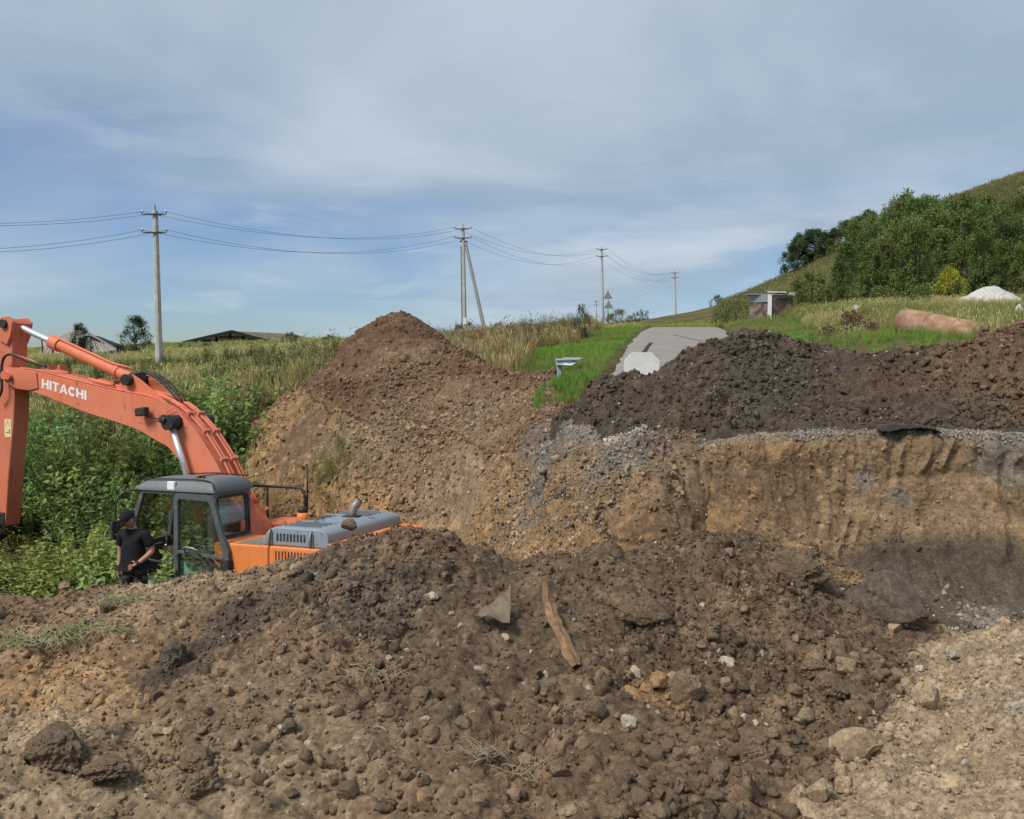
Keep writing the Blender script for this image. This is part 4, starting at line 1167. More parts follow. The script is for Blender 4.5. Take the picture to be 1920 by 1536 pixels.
# glass: right side, front, rear half of the left side; interior
MB().box((CX0 + .1, CY0 + .03, 1.75), (.90, CY0 + .036, 2.69)).build('window_pane', M_GLASS, cab)
MB().box((.97, CY0 + .03, 1.60), (1.62, CY0 + .036, 2.69)).build('window_pane', M_GLASS, cab)
MB().prism([(1.66, 2.69), (1.80, 2.28), (1.855, 1.90), (1.862, 1.90), (1.808, 2.28), (1.668, 2.69)], CY0 + .07, CY1 - .07, 'y').build('windscreen', M_GLASS, cab)
MB().box((CX0 + .1, CY1 - .05, 1.80), (.89, CY1 - .044, 2.69)).build('window_pane', M_GLASS, cab)
MB().box((CX0 + .1, CY1 - .06, CZ0 + .1), (.89, CY1 - .02, 1.80)).build('side_panel', M_DGREY, cab)
seat = MB().box((.62, .48, 1.58), (1.14, 1.0, 1.72), .05).box((.50, .50, 1.68), (.64, .98, 2.30), .06, rot=(0, -.12, 0)).box((.42, .58, 2.28), (.54, .90, 2.5), .05).box((.70, .55, 1.24), (1.08, .95, 1.58), .03).build('seat', M_BLK, cab)
MB().box((.62, 1.0, 1.45), (1.30, 1.12, 1.82), .04).box((.62, .36, 1.45), (1.30, .48, 1.82), .04).cyl((1.22, 1.06, 1.8), (1.25, 1.06, 2.02), .02).cyl((1.22, .42, 1.8), (1.25, .42, 2.02), .02).build('control_console', M_BLK, cab)
MB().bar((1.55, .60, 1.25), (1.50, .60, 1.85), .02).bar((1.62, .68, 1.25), (1.58, .68, 1.88), .02).box((1.44, .57, 1.83), (1.55, .63, 1.92), .01).build('travel_lever', M_BLK, cab)
MB().cyl((1.40, .88, 1.62), (1.42, .88, 1.80), .022, n=10).build('lever_grip', M_YEL, cab)
cl = MB().box((.34, .62, 2.10), (.36, .86, 2.64), .01).box((.33, .66, 2.0), (.35, .80, 2.2), .01).build('hanging_cloth', M_TEAL, cab)
# door hinged behind the doorway, swung back along the flank (inside face outwards)
hinge = Vector((.93, CY1 + .01, 0))
ang = RAD(5)
dd = Vector((-math.cos(ang), math.sin(ang), 0))
door = MB()
dout = [(0, 1.20), (0, 2.66), (.06, 2.72), (.76, 2.71), (.86, 2.62), (1.05, 2.10), (1.16, 1.86), (1.19, 1.20)]
din = [(.08, 1.30), (.08, 2.58), (.11, 2.63), (.72, 2.62), (.78, 2.56), (.96, 2.06), (1.05, 1.82), (1.06, 1.30)]
door.ring(dout, din, -.03, .03, 'y').bar((.03, 0, 1.76), (1.10, 0, 1.72), .05, .055, .01)
def to_door(mb_):
    for v in mb_.bm.verts:
        v.co = hinge + dd * v.co.x + Vector((math.sin(ang), math.cos(ang), 0)) * v.co.y + Vector((0, 0, v.co.z))
    return mb_
door_o = to_door(door).build('door', M_DGREY, cab)
to_door(MB().prism([(.08, 1.78), (.08, 2.58), (.11, 2.63), (.72, 2.62), (.78, 2.56), (.96, 2.06), (1.04, 1.76)], -.004, .004, 'y')).build('door_pane', M_GLASS, door_o)
to_door(MB().prism([(.20, 1.30), (.20, 1.62), (.26, 1.52), (.34, 1.46), (.90, 1.44), (.90, 1.30)], -.012, .012, 'y')).build('door_lower_panel', M_TEAL, door_o)
to_door(MB().prism([(.08, 1.30), (.08, 1.74), (1.05, 1.70), (1.06, 1.30)], -.003, .003, 'y')).build('door_pane', M_GLASS, door_o)
to_door(MB().tube([(.26, .04, 1.76), (.28, .10, 1.85), (.34, .11, 1.87), (.50, .11, 1.86), (.56, .10, 1.83), (.57, .04, 1.74)], .016, 8)).build('handle', M_STEEL, door_o)
to_door(MB().box((1.02, -.05, 1.30), (1.19, .06, 1.72), .02).bar((.72, .04, 1.70), (1.04, .04, 1.52), .03)).build('latch', M_BLK, door_o)
to_door(MB().box((.02, -.035, 1.20), (.30, .035, 1.30), .01).box((.30, -.03, 1.16), (1.19, .03, 1.29), .01)).build('kick_plate', M_HOOD, door_o)
to_door(MB().box((.25, .012, 1.32), (.40, .02, 1.42), .003)).build('label_plate', M_DGREY, door_o)
# mirror bracket at the front left, step with hoses by the doorway
MB().tube(smooth_line([(CX1 - .02, CY1, 2.74), (1.85, CY1 + .1, 2.73), (2.02, CY1 + .16, 2.55), (2.06, CY1 + .16, 2.2)], 4), .016, 8).build('mirror_arm', M_BLK, cab)
MB().box((2.02, CY1 + .08, 1.90), (2.08, CY1 + .26, 2.22), .02).build('mirror', M_BLK, cab)
MB().tube(smooth_line([(1.95, CY1 + .02, 1.72), (1.5, CY1 - .02, 1.58), (1.15, CY1 - .05, 1.55)], 3), .022, 8).tube([(1.42, CY1 - .03, 1.62), (1.38, CY1 - .02, 1.85), (1.22, CY1 - .03, 1.88)], .014, 8).build('grab_rail', M_BLK, cab)
MB().box((1.0, CY1 - .10, 1.08), (1.5, CY1 + .06, 1.18), .02).box((1.05, CY1 - .12, 1.20), (1.25, CY1 - .02, 1.34), .02).build('step', M_BLK, cab)

# ---- upper structure
deck = MB().box((-2.30, -1.25, 1.00), (1.95, 1.25, 1.16), .02).build('deck_frame', M_BLK, exc)
# left flank covers with a gap between, and the low deck behind the cab
side = MB().box((-.92, .30, 1.18), (.12, 1.26, 1.965), .035, 3).build('side_cover', M_OR3, exc)
side2 = MB().box((-1.98, .30, 1.18), (-.935, 1.26, 1.965), .035, 3).build('side_cover', M_OR3, exc)
for i in range(12):                    # louvre slots
    x = -1.06 - i * .058
    MB().prism([(x, 1.70), (x - .02, 1.70), (x - .02, 1.90), (x, 1.90)], 1.262, 1.266, 'y').build('louvre_slot', M_BLK, side2)
MB().box((-.72, .62, 1.968), (-.30, 1.22, 1.974)).build('anti_slip_mat', M_STEEL, side)
# hood across the machine
hood = MB().prism(rounded([(-.72, 1.97), (-.86, 2.20), (-.98, 2.26), (-1.80, 2.26), (-1.95, 2.20), (-1.99, 1.97)], .08), -1.18, 1.19, 'y', bevel=.07, seg=4).build('engine_hood', M_HOOD, exc, smooth=True, auto=40)
for y in (.42, -.35, -.40):
    MB().box((-1.86, y - .012, 2.262), (-.92, y + .012, 2.272), .004).build('hood_rib', M_HOOD, hood)
for (ya, yb, xa, xb) in ((.52, 1.02, -1.72, -1.00), (-.30, .32, -1.20, -.98), (-1.08, -.50, -1.72, -1.02)):
    for i in range(7):
        for j in range(12):
            x = xa + (xb - xa) * (j + .5 + .5 * (i % 2)) / 12.5; y = ya + (yb - ya) * (i + .5) / 7
            MB().cyl((x, y, 2.2605), (x, y, 2.264), .021, n=8).build('hood_hole', M_BLK, hood)
for i in range(9):
    x = -1.05 - i * .062
    MB().box((x - .018, 1.185, 2.045), (x + .018, 1.196, 2.165), .006).build('hood_slot', M_BLK, hood)
for x in (-.93, -1.68):
    MB().box((x - .03, 1.19, 1.955), (x + .03, 1.215, 2.19), .008).tube([(x, 1.21, 1.93), (x + .01, 1.25, 2.02), (x, 1.23, 2.20), (x, 1.17, 2.23)], .014, 6).build('hood_latch', M_STEEL, hood)
MB().tube([(-1.28, .50, 2.262), (-1.28, .50, 2.31), (-1.28, .26, 2.31), (-1.28, .26, 2.262)], .012, 6).build('hood_handle', M_STEEL, hood)
MB().tube([(-1.0, 1.02, 2.25), (-1.0, 1.02, 2.30), (-.96, .84, 2.30), (-.96, .84, 2.25)], .008, 6).build('hood_handle', M_STEEL, hood)
# exhaust with slanted end
ex = MB().tube([(-1.50, -.30, 2.24), (-1.50, -.30, 2.34), (-1.53, -.32, 2.44), (-1.60, -.36, 2.54)], [.072, .072, .068, .066], 16).build('exhaust_pipe', M_STEEL, exc)
MB().cyl((-1.600, -.360, 2.5405), (-1.606, -.363, 2.549), .058, .056, n=16).build('pipe_mouth', M_GREASE, ex)
MB().box((-1.64, -.40, 2.262), (-1.36, -.20, 2.282), .005).build('heat_shield', M_BLK, ex)
# right side: tank with filler neck, hand rail, aerial rod, tool box
tank = MB().box((-.55, -1.25, 1.18), (.55, -.45, 2.05), .03).build('fuel_tank', M_OR, exc)
MB().cyl((-.22, -.72, 2.05), (-.22, -.72, 2.22), .10, n=18).build('filler_neck', M_OR3, tank)
MB().cyl((-.22, -.72, 2.22), (-.22, -.72, 2.31), .085, n=18).build('filler_cap', M_GREASE, tank)
MB().box((.55, -1.25, 1.18), (1.75, -.50, 1.80), .03).build('tool_box', M_OR, exc)
MB().tube([(1.45, -1.10, 1.80), (1.45, -1.10, 2.45), (1.40, -1.10, 2.60), (1.28, -1.10, 2.62), (.12, -1.10, 2.62), (.02, -1.10, 2.56), (-.02, -1.10, 2.42), (-.02, -1.10, 2.05)], .028, 8).tube([(.81, -1.10, 1.80), (.81, -1.10, 2.62)], .022, 8).build('hand_rail', M_GREASE, exc)
MB().tube([(-.03, -1.15, 2.05), (-.03, -1.15, 3.02)], .016, 6).build('rail_post', M_GREASE, exc)
MB().tube([(.86, -.35, 1.8), (.62, -.38, 2.05), (.30, -.42, 2.32)], .03, 8).tube([(.76, -.40, 1.8), (.52, -.43, 2.05)], .03, 8).build('hydraulic_line', M_OR, exc)
# counterweight with rounded rear
cw = []
for a in range(-8, 9):
    t = a / 8
    cw.append((-2.02 - .62 * math.sqrt(max(0, 1 - (abs(t) ** 3.2))) , t * 1.24))
cw = [(-1.99, -1.24)] + cw + [(-1.99, 1.24)]
MB().prism(cw, 1.02, 2.06, 'z', bevel=.07, seg=3).build('counterweight', M_OR3, exc, smooth=True, auto=40)
# turntable and crawler tracks
MB().cyl((0, 0, .80), (0, 0, 1.0), .75, n=32).build('turntable', M_TRACK, exc)
MB().box((-1.1, -.7, .45), (1.1, .7, .80), .05).build('undercarriage', M_TRACK, exc)
for y in (1.10, -1.10):
    tp = [(x, z) for x, z in [(-1.75 - .42 * math.sin(RAD(a)) , .46 + .42 * math.cos(RAD(a))) for a in range(0, 181, 20)] + [(1.75 + .42 * math.sin(RAD(a)), .46 - .42 * math.cos(RAD(a))) for a in range(0, 181, 20)]]
    tr_ = MB().prism(tp, y - .22, y + .22, 'y', bevel=.02).build('track', M_TRACK, exc)
    shoe = MB().box((-.085, -.30, -.02), (.085, .30, .02), .008).box((-.02, -.30, .02), (.02, .30, .045)).build('track_shoe', M_TRACK, tr_)
    ring = smooth_line([(x, z) for x, z in tp] + [tp[0]], 2); tot = 0
    dens_ = []
    for i in range(len(ring) - 1):
        a, b = Vector(ring[i]), Vector(ring[i + 1]); L = (b - a).length; nn = max(1, int(L / .19))
        for j in range(nn): dens_.append((a.lerp(b, (j + .5) / nn), math.atan2((b - a).y, (b - a).x)))
    for i, (p, an) in enumerate(dens_):
        s_ = shoe if i == 0 else shoe.copy()
        if i: link(s_, tr_)
        s_.location = (p.x, y, p.y); s_.rotation_euler = (0, -an + math.pi, 0)

# ================================================================== VEGETATION
def leaf_mat(name, kind, base=(1, 1, 1), trans=0.35, rough=0.6):
    k = Nodes(name, rough=rough, spec=0.25)
    if kind == 'instancer':
        c = k.attr('tint', 'INSTANCER')
        c = k.scale(c, k.math('ADD', k.math('MULTIPLY', k.attr('Col', out='Fac'), 0.9), 0.1))
    else:                           # vertex colour times the object's own colour
        oi = k.n('ShaderNodeObjectInfo')
        c = k.mix(1.0, k.attr('Col'), oi.outputs['Color'], 'MULTIPLY')
    k.color(c)
    t = k.n('ShaderNodeBsdfTranslucent'); k.set(t.inputs[0], k.scale(c, 1.15))
    m = k.n('ShaderNodeMixShader'); m.inputs[0].default_value = trans
    k.set(m.inputs[1], k.b.outputs[0]); k.set(m.inputs[2], t.outputs[0]); k.set(k.out.inputs['Surface'], m.outputs[0])
    return k.m
M_GRASS = leaf_mat('grass_blade', 'instancer', trans=0.3)
M_LEAF = leaf_mat('leaf', 'object')
k = Nodes('bark', rough=0.95, spec=0.1)
k.color(k.mix(k.ramp(k.noise(9, 5, .7), .35, .65), (0.075, 0.06, 0.045), (0.17, 0.145, 0.115))); k.bump(k.noise(30, 4, .6), .02); M_BARK = k.m

def blades_mesh(name, n, seed, spread=0.22, lean=0.35, width=0.014, heads=0, hmin=0.5, leafy=0):
    """a tuft of n tapering blades, unit height"""
    r = np.random.default_rng(seed); co = []; fa = []; cl = []
    for i in range(n):
        a = r.uniform(0, 6.283); rad = spread * math.sqrt(r.random())
        b = np.array([math.cos(a) * rad, math.sin(a) * rad, -0.03])
        h = r.uniform(hmin, 1.0); l = r.uniform(0.1, 1) * lean * h; la = r.uniform(0, 6.283)
        d = np.array([math.cos(la), math.sin(la), 0]); w = width * r.uniform(.6, 1.4)
        s = np.array([-d[1], d[0], 0]) if r.random() < .5 else d
        tone = r.uniform(.7, 1.2); k0 = len(co)
        for t in (0, .4, .75):
            p = b + np.array([0, 0, h * t]) + d * l * t * t; ww = w * (1 - .55 * t)
            co += [p - s * ww, p + s * ww]; cl += [tone] * 2
        co.append(b + np.array([0, 0, h * (1 - .18 * l)]) + d * l); cl.append(tone)
        fa += [(k0, k0+1, k0+3, k0+2), (k0+2, k0+3, k0+5, k0+4), (k0+4, k0+5, k0+6, k0+6)]
        if i < heads:                                   # seed head
            tip = co[-1]; k1 = len(co); ww = width * 1.9
            for t in (-.10, .0, .10):
                q = tip + np.array([0, 0, t]) + d * t * .3
                f = ww * (1 if t == 0 else .25)
                co += [q - s * f, q + s * f]; cl += [tone * 1.25] * 2
            fa += [(k1, k1+1, k1+3, k1+2), (k1+2, k1+3, k1+5, k1+4)]
        for j in range(leafy):
            t = r.uniform(.2, 1); p = b + np.array([0, 0, h * t]) + d * l * t * t
            v = r.normal(size=3); v[2] = abs(v[2]) * .3; v /= np.linalg.norm(v); u = np.cross(v, [0, 0, 1]); L = r.uniform(.06, .13)
            k1 = len(co); co += [p, p + v * L * .5 + u * L * .25, p + v * L - np.array([0, 0, L * .2]), p + v * L * .5 - u * L * .25]; cl += [tone] * 4
            fa.append((k1, k1+1, k1+2, k1+3))
    me = bpy.data.meshes.new(name)
    me.from_pydata([tuple(c) for c in co], [], [f if f[2] != f[3] else f[:3] for f in fa]); 
    a = me.color_attributes.new('Col', 'FLOAT_COLOR', 'POINT')
    a.data.foreach_set('color', np.repeat(np.array(cl, np.float32)[:, None], 4, 1).ravel())
    return me
G_FIELD = protos('field_grass', [blades_mesh('field_tuft_%d' % i, 30, 300 + i, .24, .4, .011, heads=8) for i in range(5)], M_GRASS)
G_LAWN = protos('lawn_grass', [blades_mesh('lawn_tuft_%d' % i, 30, 330 + i, .20, .45, .010) for i in range(4)], M_GRASS)
G_STRAW = protos('straw_grass', [blades_mesh('straw_tuft_%d' % i, 34, 360 + i, .22, .28, .009, heads=24, hmin=.6) for i in range(4)], M_GRASS)
G_WEED = protos('weed_plant', [blades_mesh('weed_%d' % i, 9, 390 + i, .14, .3, .007, leafy=16) for i in range(4)], M_GRASS)

def field(name, n, xr, yr, keepf, coll, hr, cols, wscale=1.0, seed=1, patch=0.12, ybias=1.0):
    r = np.random.default_rng(seed)
    x = r.uniform(*xr, n); y = yr[0] + (yr[1] - yr[0]) * r.random(n) ** ybias
    m = keepf(x, y); x, y = x[m], y[m]; n = len(x)
    z = nat_z(x, y)
    h = r.uniform(*hr, n) * (1 + .35 * fbm(x * .4, y * .4, 3, seed + 50))
    t = np.clip(.5 + .9 * fbm(x * patch, y * patch, 3, seed + 60) + r.normal(0, .16, n), 0, 1)[:, None] * (len(cols) - 1)
    cols = np.array(cols); i = np.clip(np.floor(t).astype(int), 0, len(cols) - 2)[:, 0]
    f = t - i[:, None]
    c = cols[i] * (1 - f) + cols[i + 1] * f
    c = c * r.uniform(.8, 1.2, n)[:, None]
    rot = np.stack([r.normal(0, .08, n), r.normal(0, .08, n), r.uniform(0, 6.28, n)], 1)
    return scatter(name, np.stack([x, y, z], 1), np.stack([h * wscale, h * wscale, h], 1), rot, c, coll)

def rel(x, y): return x - road_x(y)
def off_heap(x, y):
    inb = (x > -7.6) & (x < 3.2) & (y > 9.3) & (y < 23.9)
    b = np.full(x.shape, -99.0)
    if inb.any(): b[inb] = bank_tps(x[inb], y[inb])
    near_exc = (np.hypot(x - EXC[0], y - EXC[1]) < 4.3) | ((x > -6.3) & (x < 0) & (y < 15))
    return (b < nat_z(x, y) + 0.02) & ~near_exc & ~((x > -0.5) & (y < 14.4))
OLIVE, YGREEN, STRAW, VIVID, PALE = (.25, .275, .075), (.35, .36, .10), (.52, .43, .23), (.19, .42, .055), (.46, .42, .18)
field('field_grass', 52000, (-34, 1), (20, 62), lambda x, y: off_heap(x, y) & (rel(x, y) < -6.4) & (np.abs(x / y) < .72), G_FIELD, (.34, .62), [OLIVE, YGREEN, PALE, STRAW, YGREEN, STRAW], 1.1, 11, .13, 1.2)
field('field_grass', 26000, (-80, 8), (60, 130), lambda x, y: (rel(x, y) < -6) & (np.abs(x / y) < .72), G_FIELD, (.35, .65), [OLIVE, YGREEN, PALE, STRAW], 2.2, 12, .07)
field('verge_grass', 24000, (-6, 9), (14.5, 58), lambda x, y: off_heap(x, y) & ~(np.hypot(x - 1.15, (y - 20.2) * .7) < .75) & (rel(x, y) < -2.75) & (rel(x, y) > -6.2 + .9 * fbm(x * .5, y * .5, 3, 5)), G_LAWN, (.10, .25), [VIVID, (.18, .31, .05), (.28, .32, .08), (.16, .30, .05)], 1.1, 13, .25, 1.3)
field('straw_grass', 5200, (-12, 9), (20, 62), lambda x, y: off_heap(x, y) & (rel(x, y) < -5.4 + fbm(x * .3, y * .3, 3, 44)) & (rel(x, y) > -11.5 - .05 * y), G_STRAW, (.4, 1.0), [(.40, .29, .14), (.46, .36, .20), (.26, .26, .09), (.36, .24, .11), (.22, .24, .08)], .9, 14, .28)
field('tall_weeds', 900, (-12, 9), (24, 62), lambda x, y: off_heap(x, y) & (rel(x, y) < -5.4) & (rel(x, y) > -13 - .05 * y), G_WEED, (.8, 1.7), [(.14, .18, .06), (.22, .17, .08), (.30, .22, .12)], .6, 24, .3)
field('verge_grass', 16000, (6, 26), (14.5, 55), lambda x, y: (rel(x, y) > 2.75) & (rel(x, y) < 6.2 + 1.4 * fbm(x * .3, y * .3, 3, 6)), G_LAWN, (.12, .28), [VIVID, (.17, .31, .05), (.26, .31, .08)], 1.1, 15, .25, 1.2)
field('field_grass', 30000, (8, 60), (14.5, 64), lambda x, y: (rel(x, y) > 5.6) & (x / y < .75), G_FIELD, (.30, .60), [OLIVE, (.24, .24, .08), PALE, STRAW, (.24, .25, .075)], 1.1, 16, .14, 1.1)
field('hill_grass', 42000, (4, 125), (58, 152), lambda x, y: (x / y < .75) & (rel(x, y) > 3), G_FIELD, (.35, .75), [(.17, .18, .065), (.23, .215, .085), (.30, .26, .12), (.19, .195, .07)], 2.3, 17, .05)
field('crest_grass', 3500, (3, 22), (60, 84), lambda x, y: (np.abs(rel(x, y)) > 3) | (y > 66), G_FIELD, (.3, .5), [OLIVE, YGREEN, PALE], 1.5, 18, .1)
field('gully_weeds', 5000, (-13, -2), (10, 24), lambda x, y: off_heap(x, y) & (y > 11.5), G_WEED, (.3, .8), [(.085, .135, .035), (.16, .18, .05), (.24, .22, .07), (.07, .12, .03)], 1.3, 19, .5)
field('gully_weeds', 3500, (-13, -6), (11, 16), lambda x, y: off_heap(x, y), G_WEED, (.35, .7), [(.085, .14, .035), (.20, .20, .05), (.10, .15, .04)], 1.4, 20, .6)
field('field_weeds', 1600, (-26, 2), (21, 45), lambda x, y: off_heap(x, y) & (rel(x, y) < -7), G_WEED, (.6, 1.15), [(.085, .13, .04), (.13, .16, .05), (.10, .10, .05)], .8, 21, .3)

# weeds rooted in the bank and on the heaps
def bank_weeds(name, spots, seed):
    r = np.random.default_rng(seed); P_ = []; h_ = []
    for px, py, d, n, R_, h in spots:
        q = at(px, py, d)
        for i in range(n):
            x, y = q.x + r.normal(0, R_), q.y + r.normal(0, R_); P_.append((x, y, float(bank_top(np.array([x]), np.array([y]))[0]) - .03)); h_.append(h * r.uniform(.5, 1.2))
    P_, h_ = np.array(P_), np.array(h_); n = len(P_)
    c = np.array((.24, .25, .085)) * r.uniform(.6, 1.35, n)[:, None] * np.array([1, 1, 1]) + r.uniform(0, .08, n)[:, None] * np.array([1, .7, .3])
    return scatter(name, P_, np.stack([h_ * 1.1, h_ * 1.1, h_], 1), np.stack([r.normal(0, .3, n), r.normal(0, .3, n), r.uniform(0, 6.28, n)], 1), c, G_FIELD)
bank_weeds('bank_weeds', [(625, 935, 17.5, 22, .20, .42), (610, 905, 17.8, 12, .3, .34), (690, 900, 17.0, 18, .3, .26), (650, 850, 17.9, 5, .3, .36), (720, 890, 16.8, 10, .25, .22), (780, 860, 16.8, 4, .3, .2), (560, 920, 18.2, 8, .3, .3)], 71)

# ---- leafy crowns
def leaves_np(pos, out, size, seed, aspect=.42, droop=.35, shade=(0.7, 1.2)):
    """one folded leaf per point"""
    r = np.random.default_rng(seed); n = len(pos)
    d = out + r.normal(0, .55, (n, 3)); d[:, 2] -= droop
    d /= np.linalg.norm(d, axis=1, keepdims=True) + 1e-6
    s = np.cross(d, r.normal(0, .45, (n, 3)) + np.array([0, 0, 1.0])); s /= np.linalg.norm(s, axis=1, keepdims=True) + 1e-6
    nn = np.cross(s, d); L = size * r.uniform(.65, 1.35, n)[:, None]
    co = np.stack([pos, pos + d * L * .5 + s * L * aspect * .5 + nn * L * .08, pos + d * L, pos + d * L * .5 - s * L * aspect * .5 + nn * L * .08], 1).reshape(-1, 3)
    q = np.arange(4 * n).reshape(n, 4)
    tone = np.repeat(r.uniform(*shade, n), 4)[:, None]
    hue = np.repeat(r.normal(0, 1, n), 4)[:, None]
    col = tone * np.concatenate([1 + .10 * hue, 1 + .02 * hue, 1 - .10 * hue], 1)
    return co, q, np.clip(col, .2, 2)

def tree_protos(seed, H=6.0, W=2.4, n_cl=46, per=95, leaf=.17, trunk_r=.09, shape='oval', low=.12):
    """meshes of a trunk with limbs and of its crown, base at the origin"""
    r = np.random.default_rng(seed)
    tb = MB(); top_ = Vector((r.normal(0, .15), r.normal(0, .15), H * .82))
    path = [Vector((0, 0, -.3)), Vector((r.normal(0, .05), r.normal(0, .05), H * .25)), Vector((r.normal(0, .12), r.normal(0, .12), H * .55)), top_]
    tb.tube(path, [trunk_r * 1.25, trunk_r, trunk_r * .65, trunk_r * .2], 7)
    P = []; O = []; T = []
    for i in range(n_cl):
        t = r.uniform(low, 1.0)
        prof = {'oval': math.sin(math.pi * min(1, t * .80 + .17)) ** .8, 'cone': (1.08 - t) ** .8 * 1.05, 'upright': .75 * math.sin(math.pi * min(1, t * .62 + .3)) ** .7 + .06}[shape]
        a = r.uniform(0, 6.283); rr = W * prof * math.sqrt(r.uniform(.12, 1.0))
        c = np.array([math.cos(a) * rr, math.sin(a) * rr, H * t])
        s = r.uniform(.20, .40) * W * .55
        m = int(per * r.uniform(.5, 1.4))
        p = c + np.clip(r.normal(0, 1, (m, 3)), -1.7, 1.7) * s * np.array([.50, .50, .72]); p[:, 2] = np.maximum(p[:, 2], .12 * H * low)
        P.append(p); o = p - np.array([0, 0, H * .45]); o /= np.linalg.norm(o, axis=1, keepdims=True) + 1e-6; O.append(o * .7)
        T.append(np.full(m, r.uniform(.75, 1.2)))
        if i % 3 == 0:
            st = path[1].lerp(path[2], r.random()); st = Vector((st.x, st.y, min(st.z, c[2])))
            tb.tube([st, st.lerp(Vector(c), .55) + Vector((0, 0, -.05 * H)), Vector(c)], [trunk_r * .5, trunk_r * .3, trunk_r * .1], 5)
    P = np.concatenate(P); O = np.concatenate(O); T = np.concatenate(T)
    co, q, col = leaves_np(P, O, leaf, seed + 1, .55)
    col = col * np.repeat(T, 4)[:, None]
    tme = bpy.data.meshes.new('trunk'); tb.bm.to_mesh(tme); tb.bm.free(); tme.materials.append(M_BARK)
    o = mesh_np('crown', co, q, M_LEAF, col * np.array((1, 1, 1)), smooth=False)
    cme = o.data; bpy.data.objects.remove(o)
    return tme, cme

def shrub_protos(seed, H=2.8, W=1.3, shoots=46, per=58, leaf=.13, droop=.55):
    """many arching shoots with leaves along them"""
    r = np.random.default_rng(seed); tb = MB(); P = []; O = []; T = []
    for i in range(shoots):
        a = r.uniform(0, 6.283); lean = W * math.sqrt(r.random()); h = H * r.uniform(.5, 1.0) * (1 - .25 * lean / W)
        base = np.array([math.cos(a), math.sin(a), 0]) * lean * .35 + np.array([0, 0, -.1]); tip = np.array([math.cos(a) * lean, math.sin(a) * lean, h])
        mid = (base + tip) / 2 + np.array([-math.cos(a), -math.sin(a), 0]) * .12 * h * .5 + np.array([0, 0, .08 * h])
        tb.tube([base, mid, tip], [.016, .010, .004], 4)
        t = r.uniform(.12, 1.03, per) ** .8
        p = (base * ((1 - t) ** 2)[:, None] + 2 * mid * (t * (1 - t))[:, None] + tip * (t * t)[:, None]) + r.normal(0, .055, (per, 3))
        az = r.uniform(0, 6.283, per); o = np.stack([np.cos(az), np.sin(az), r.uniform(-.1, .5, per)], 1)
        P.append(p); O.append(o); T.append(np.full(per, r.uniform(.75, 1.25)))
    P = np.concatenate(P); O = np.concatenate(O); T = np.concatenate(T)
    co, q, col = leaves_np(P, O, leaf, seed + 1, .50, droop)
    col = col * np.repeat(T, 4)[:, None]
    tme = bpy.data.meshes.new('stems'); tb.bm.to_mesh(tme); tb.bm.free(); tme.materials.append(M_BARK)
    o = mesh_np('foliage', co, q, M_LEAF, col, smooth=False); cme = o.data; bpy.data.objects.remove(o)
    return tme, cme

def plant(name, pro, loc, sc, rz, color, label, cat, group=None, part=('trunk', 'crown')):
    r = empty(name, loc, rz); props(r, label, cat, group)
    for nm, me, c in ((part[0], pro[0], None), (part[1], pro[1], color)):
        o = link(bpy.data.objects.new(nm, me), r)
        o.scale = sc if isinstance(sc, tuple) else (sc, sc, sc)
        if c is not None: o.color = (*c, 1)
    return r
def on_ground(px, d, sink=.05):
    x = (px - 960) / F_PX * d
    return Vector((x, d, float(nat_z(np.array([x]), np.array([d]))[0]) - sink))
def z_of(py, d): return at(960, py, d).z

TREES = [tree_protos(500 + i, 6.0, 2.2 + .25 * (i % 3), 64, 120, .21, .08, ('upright', 'oval', 'upright', 'cone', 'upright')[i], .06) for i in range(5)]
OAKS = [tree_protos(520 + i, 6.0, 2.8, 64, 130, .24, .12, 'oval', .15) for i in range(2)]
SHRUBS = [shrub_protos(540 + i) for i in range(4)]
BUSH = [tree_protos(560 + i, 2.2, 1.5, 34, 70, .13, .04, 'oval', .02) for i in range(3)]
BIRCH = tree_protos(580, 6.0, 2.0, 70, 90, .14, .07, 'cone', .08)

# wood on the slope at the right: every tree its own object, placed by row
outline = lambda px: np.interp(px, [1480, 1500, 1560, 1600, 1640, 1680, 1760, 1820, 1920, 2100], [525, 500, 470, 410, 400, 376, 368, 378, 384, 380])
rt = random.Random(5)
rows = [(61, 1585, 1990, 34), (66, 1575, 1990, 36), (72, 1580, 1990, 36), (79, 1600, 1990, 36), (87, 1630, 1990, 38), (96, 1660, 1990, 38)]
ORD = ['leftmost'] + [w + ' from the left' for w in 'second third fourth fifth sixth seventh eighth ninth tenth eleventh twelfth thirteenth fourteenth fifteenth sixteenth seventeenth eighteenth nineteenth'.split()]
ROWS = ('front row of the hillside wood', 'second row of the hillside wood', 'third row of the hillside wood', 'fourth row of the hillside wood', 'fifth row of the hillside wood', 'uppermost row of the hillside wood')
for ri, (d, a, b, step) in enumerate(rows):
    px = a + rt.uniform(0, 20); ti = 0
    while px < b:
        dd_ = d + rt.uniform(-2.2, 2.2); g = on_ground(px, dd_, .1)
        lim = z_of(outline(px) + rt.uniform(-12, 26) + (60 if ri == 0 else 22 if ri == 1 else 0), dd_) - g.z
        h = max(2.8, min(rt.uniform(6.0, 8.6) if ri else rt.uniform(4.6, 6.4), lim))
        green = rt.choice([(.165, .225, .062), (.185, .235, .068), (.140, .20, .060), (.20, .235, .072), (.12, .18, .058)])
        row = ROWS[ri]
        plant('deciduous_tree', TREES[rt.randrange(5)], g, (h / 6 * .82, h / 6 * .82, h / 6 * rt.uniform(.9, 1.08)), rt.uniform(0, 6.28), green, 'young green tree, ' + ORD[ti] + ' in the ' + row, 'tree', 'trees of the hillside wood'); ti += 1
        px += step * rt.uniform(.7, 1.3)
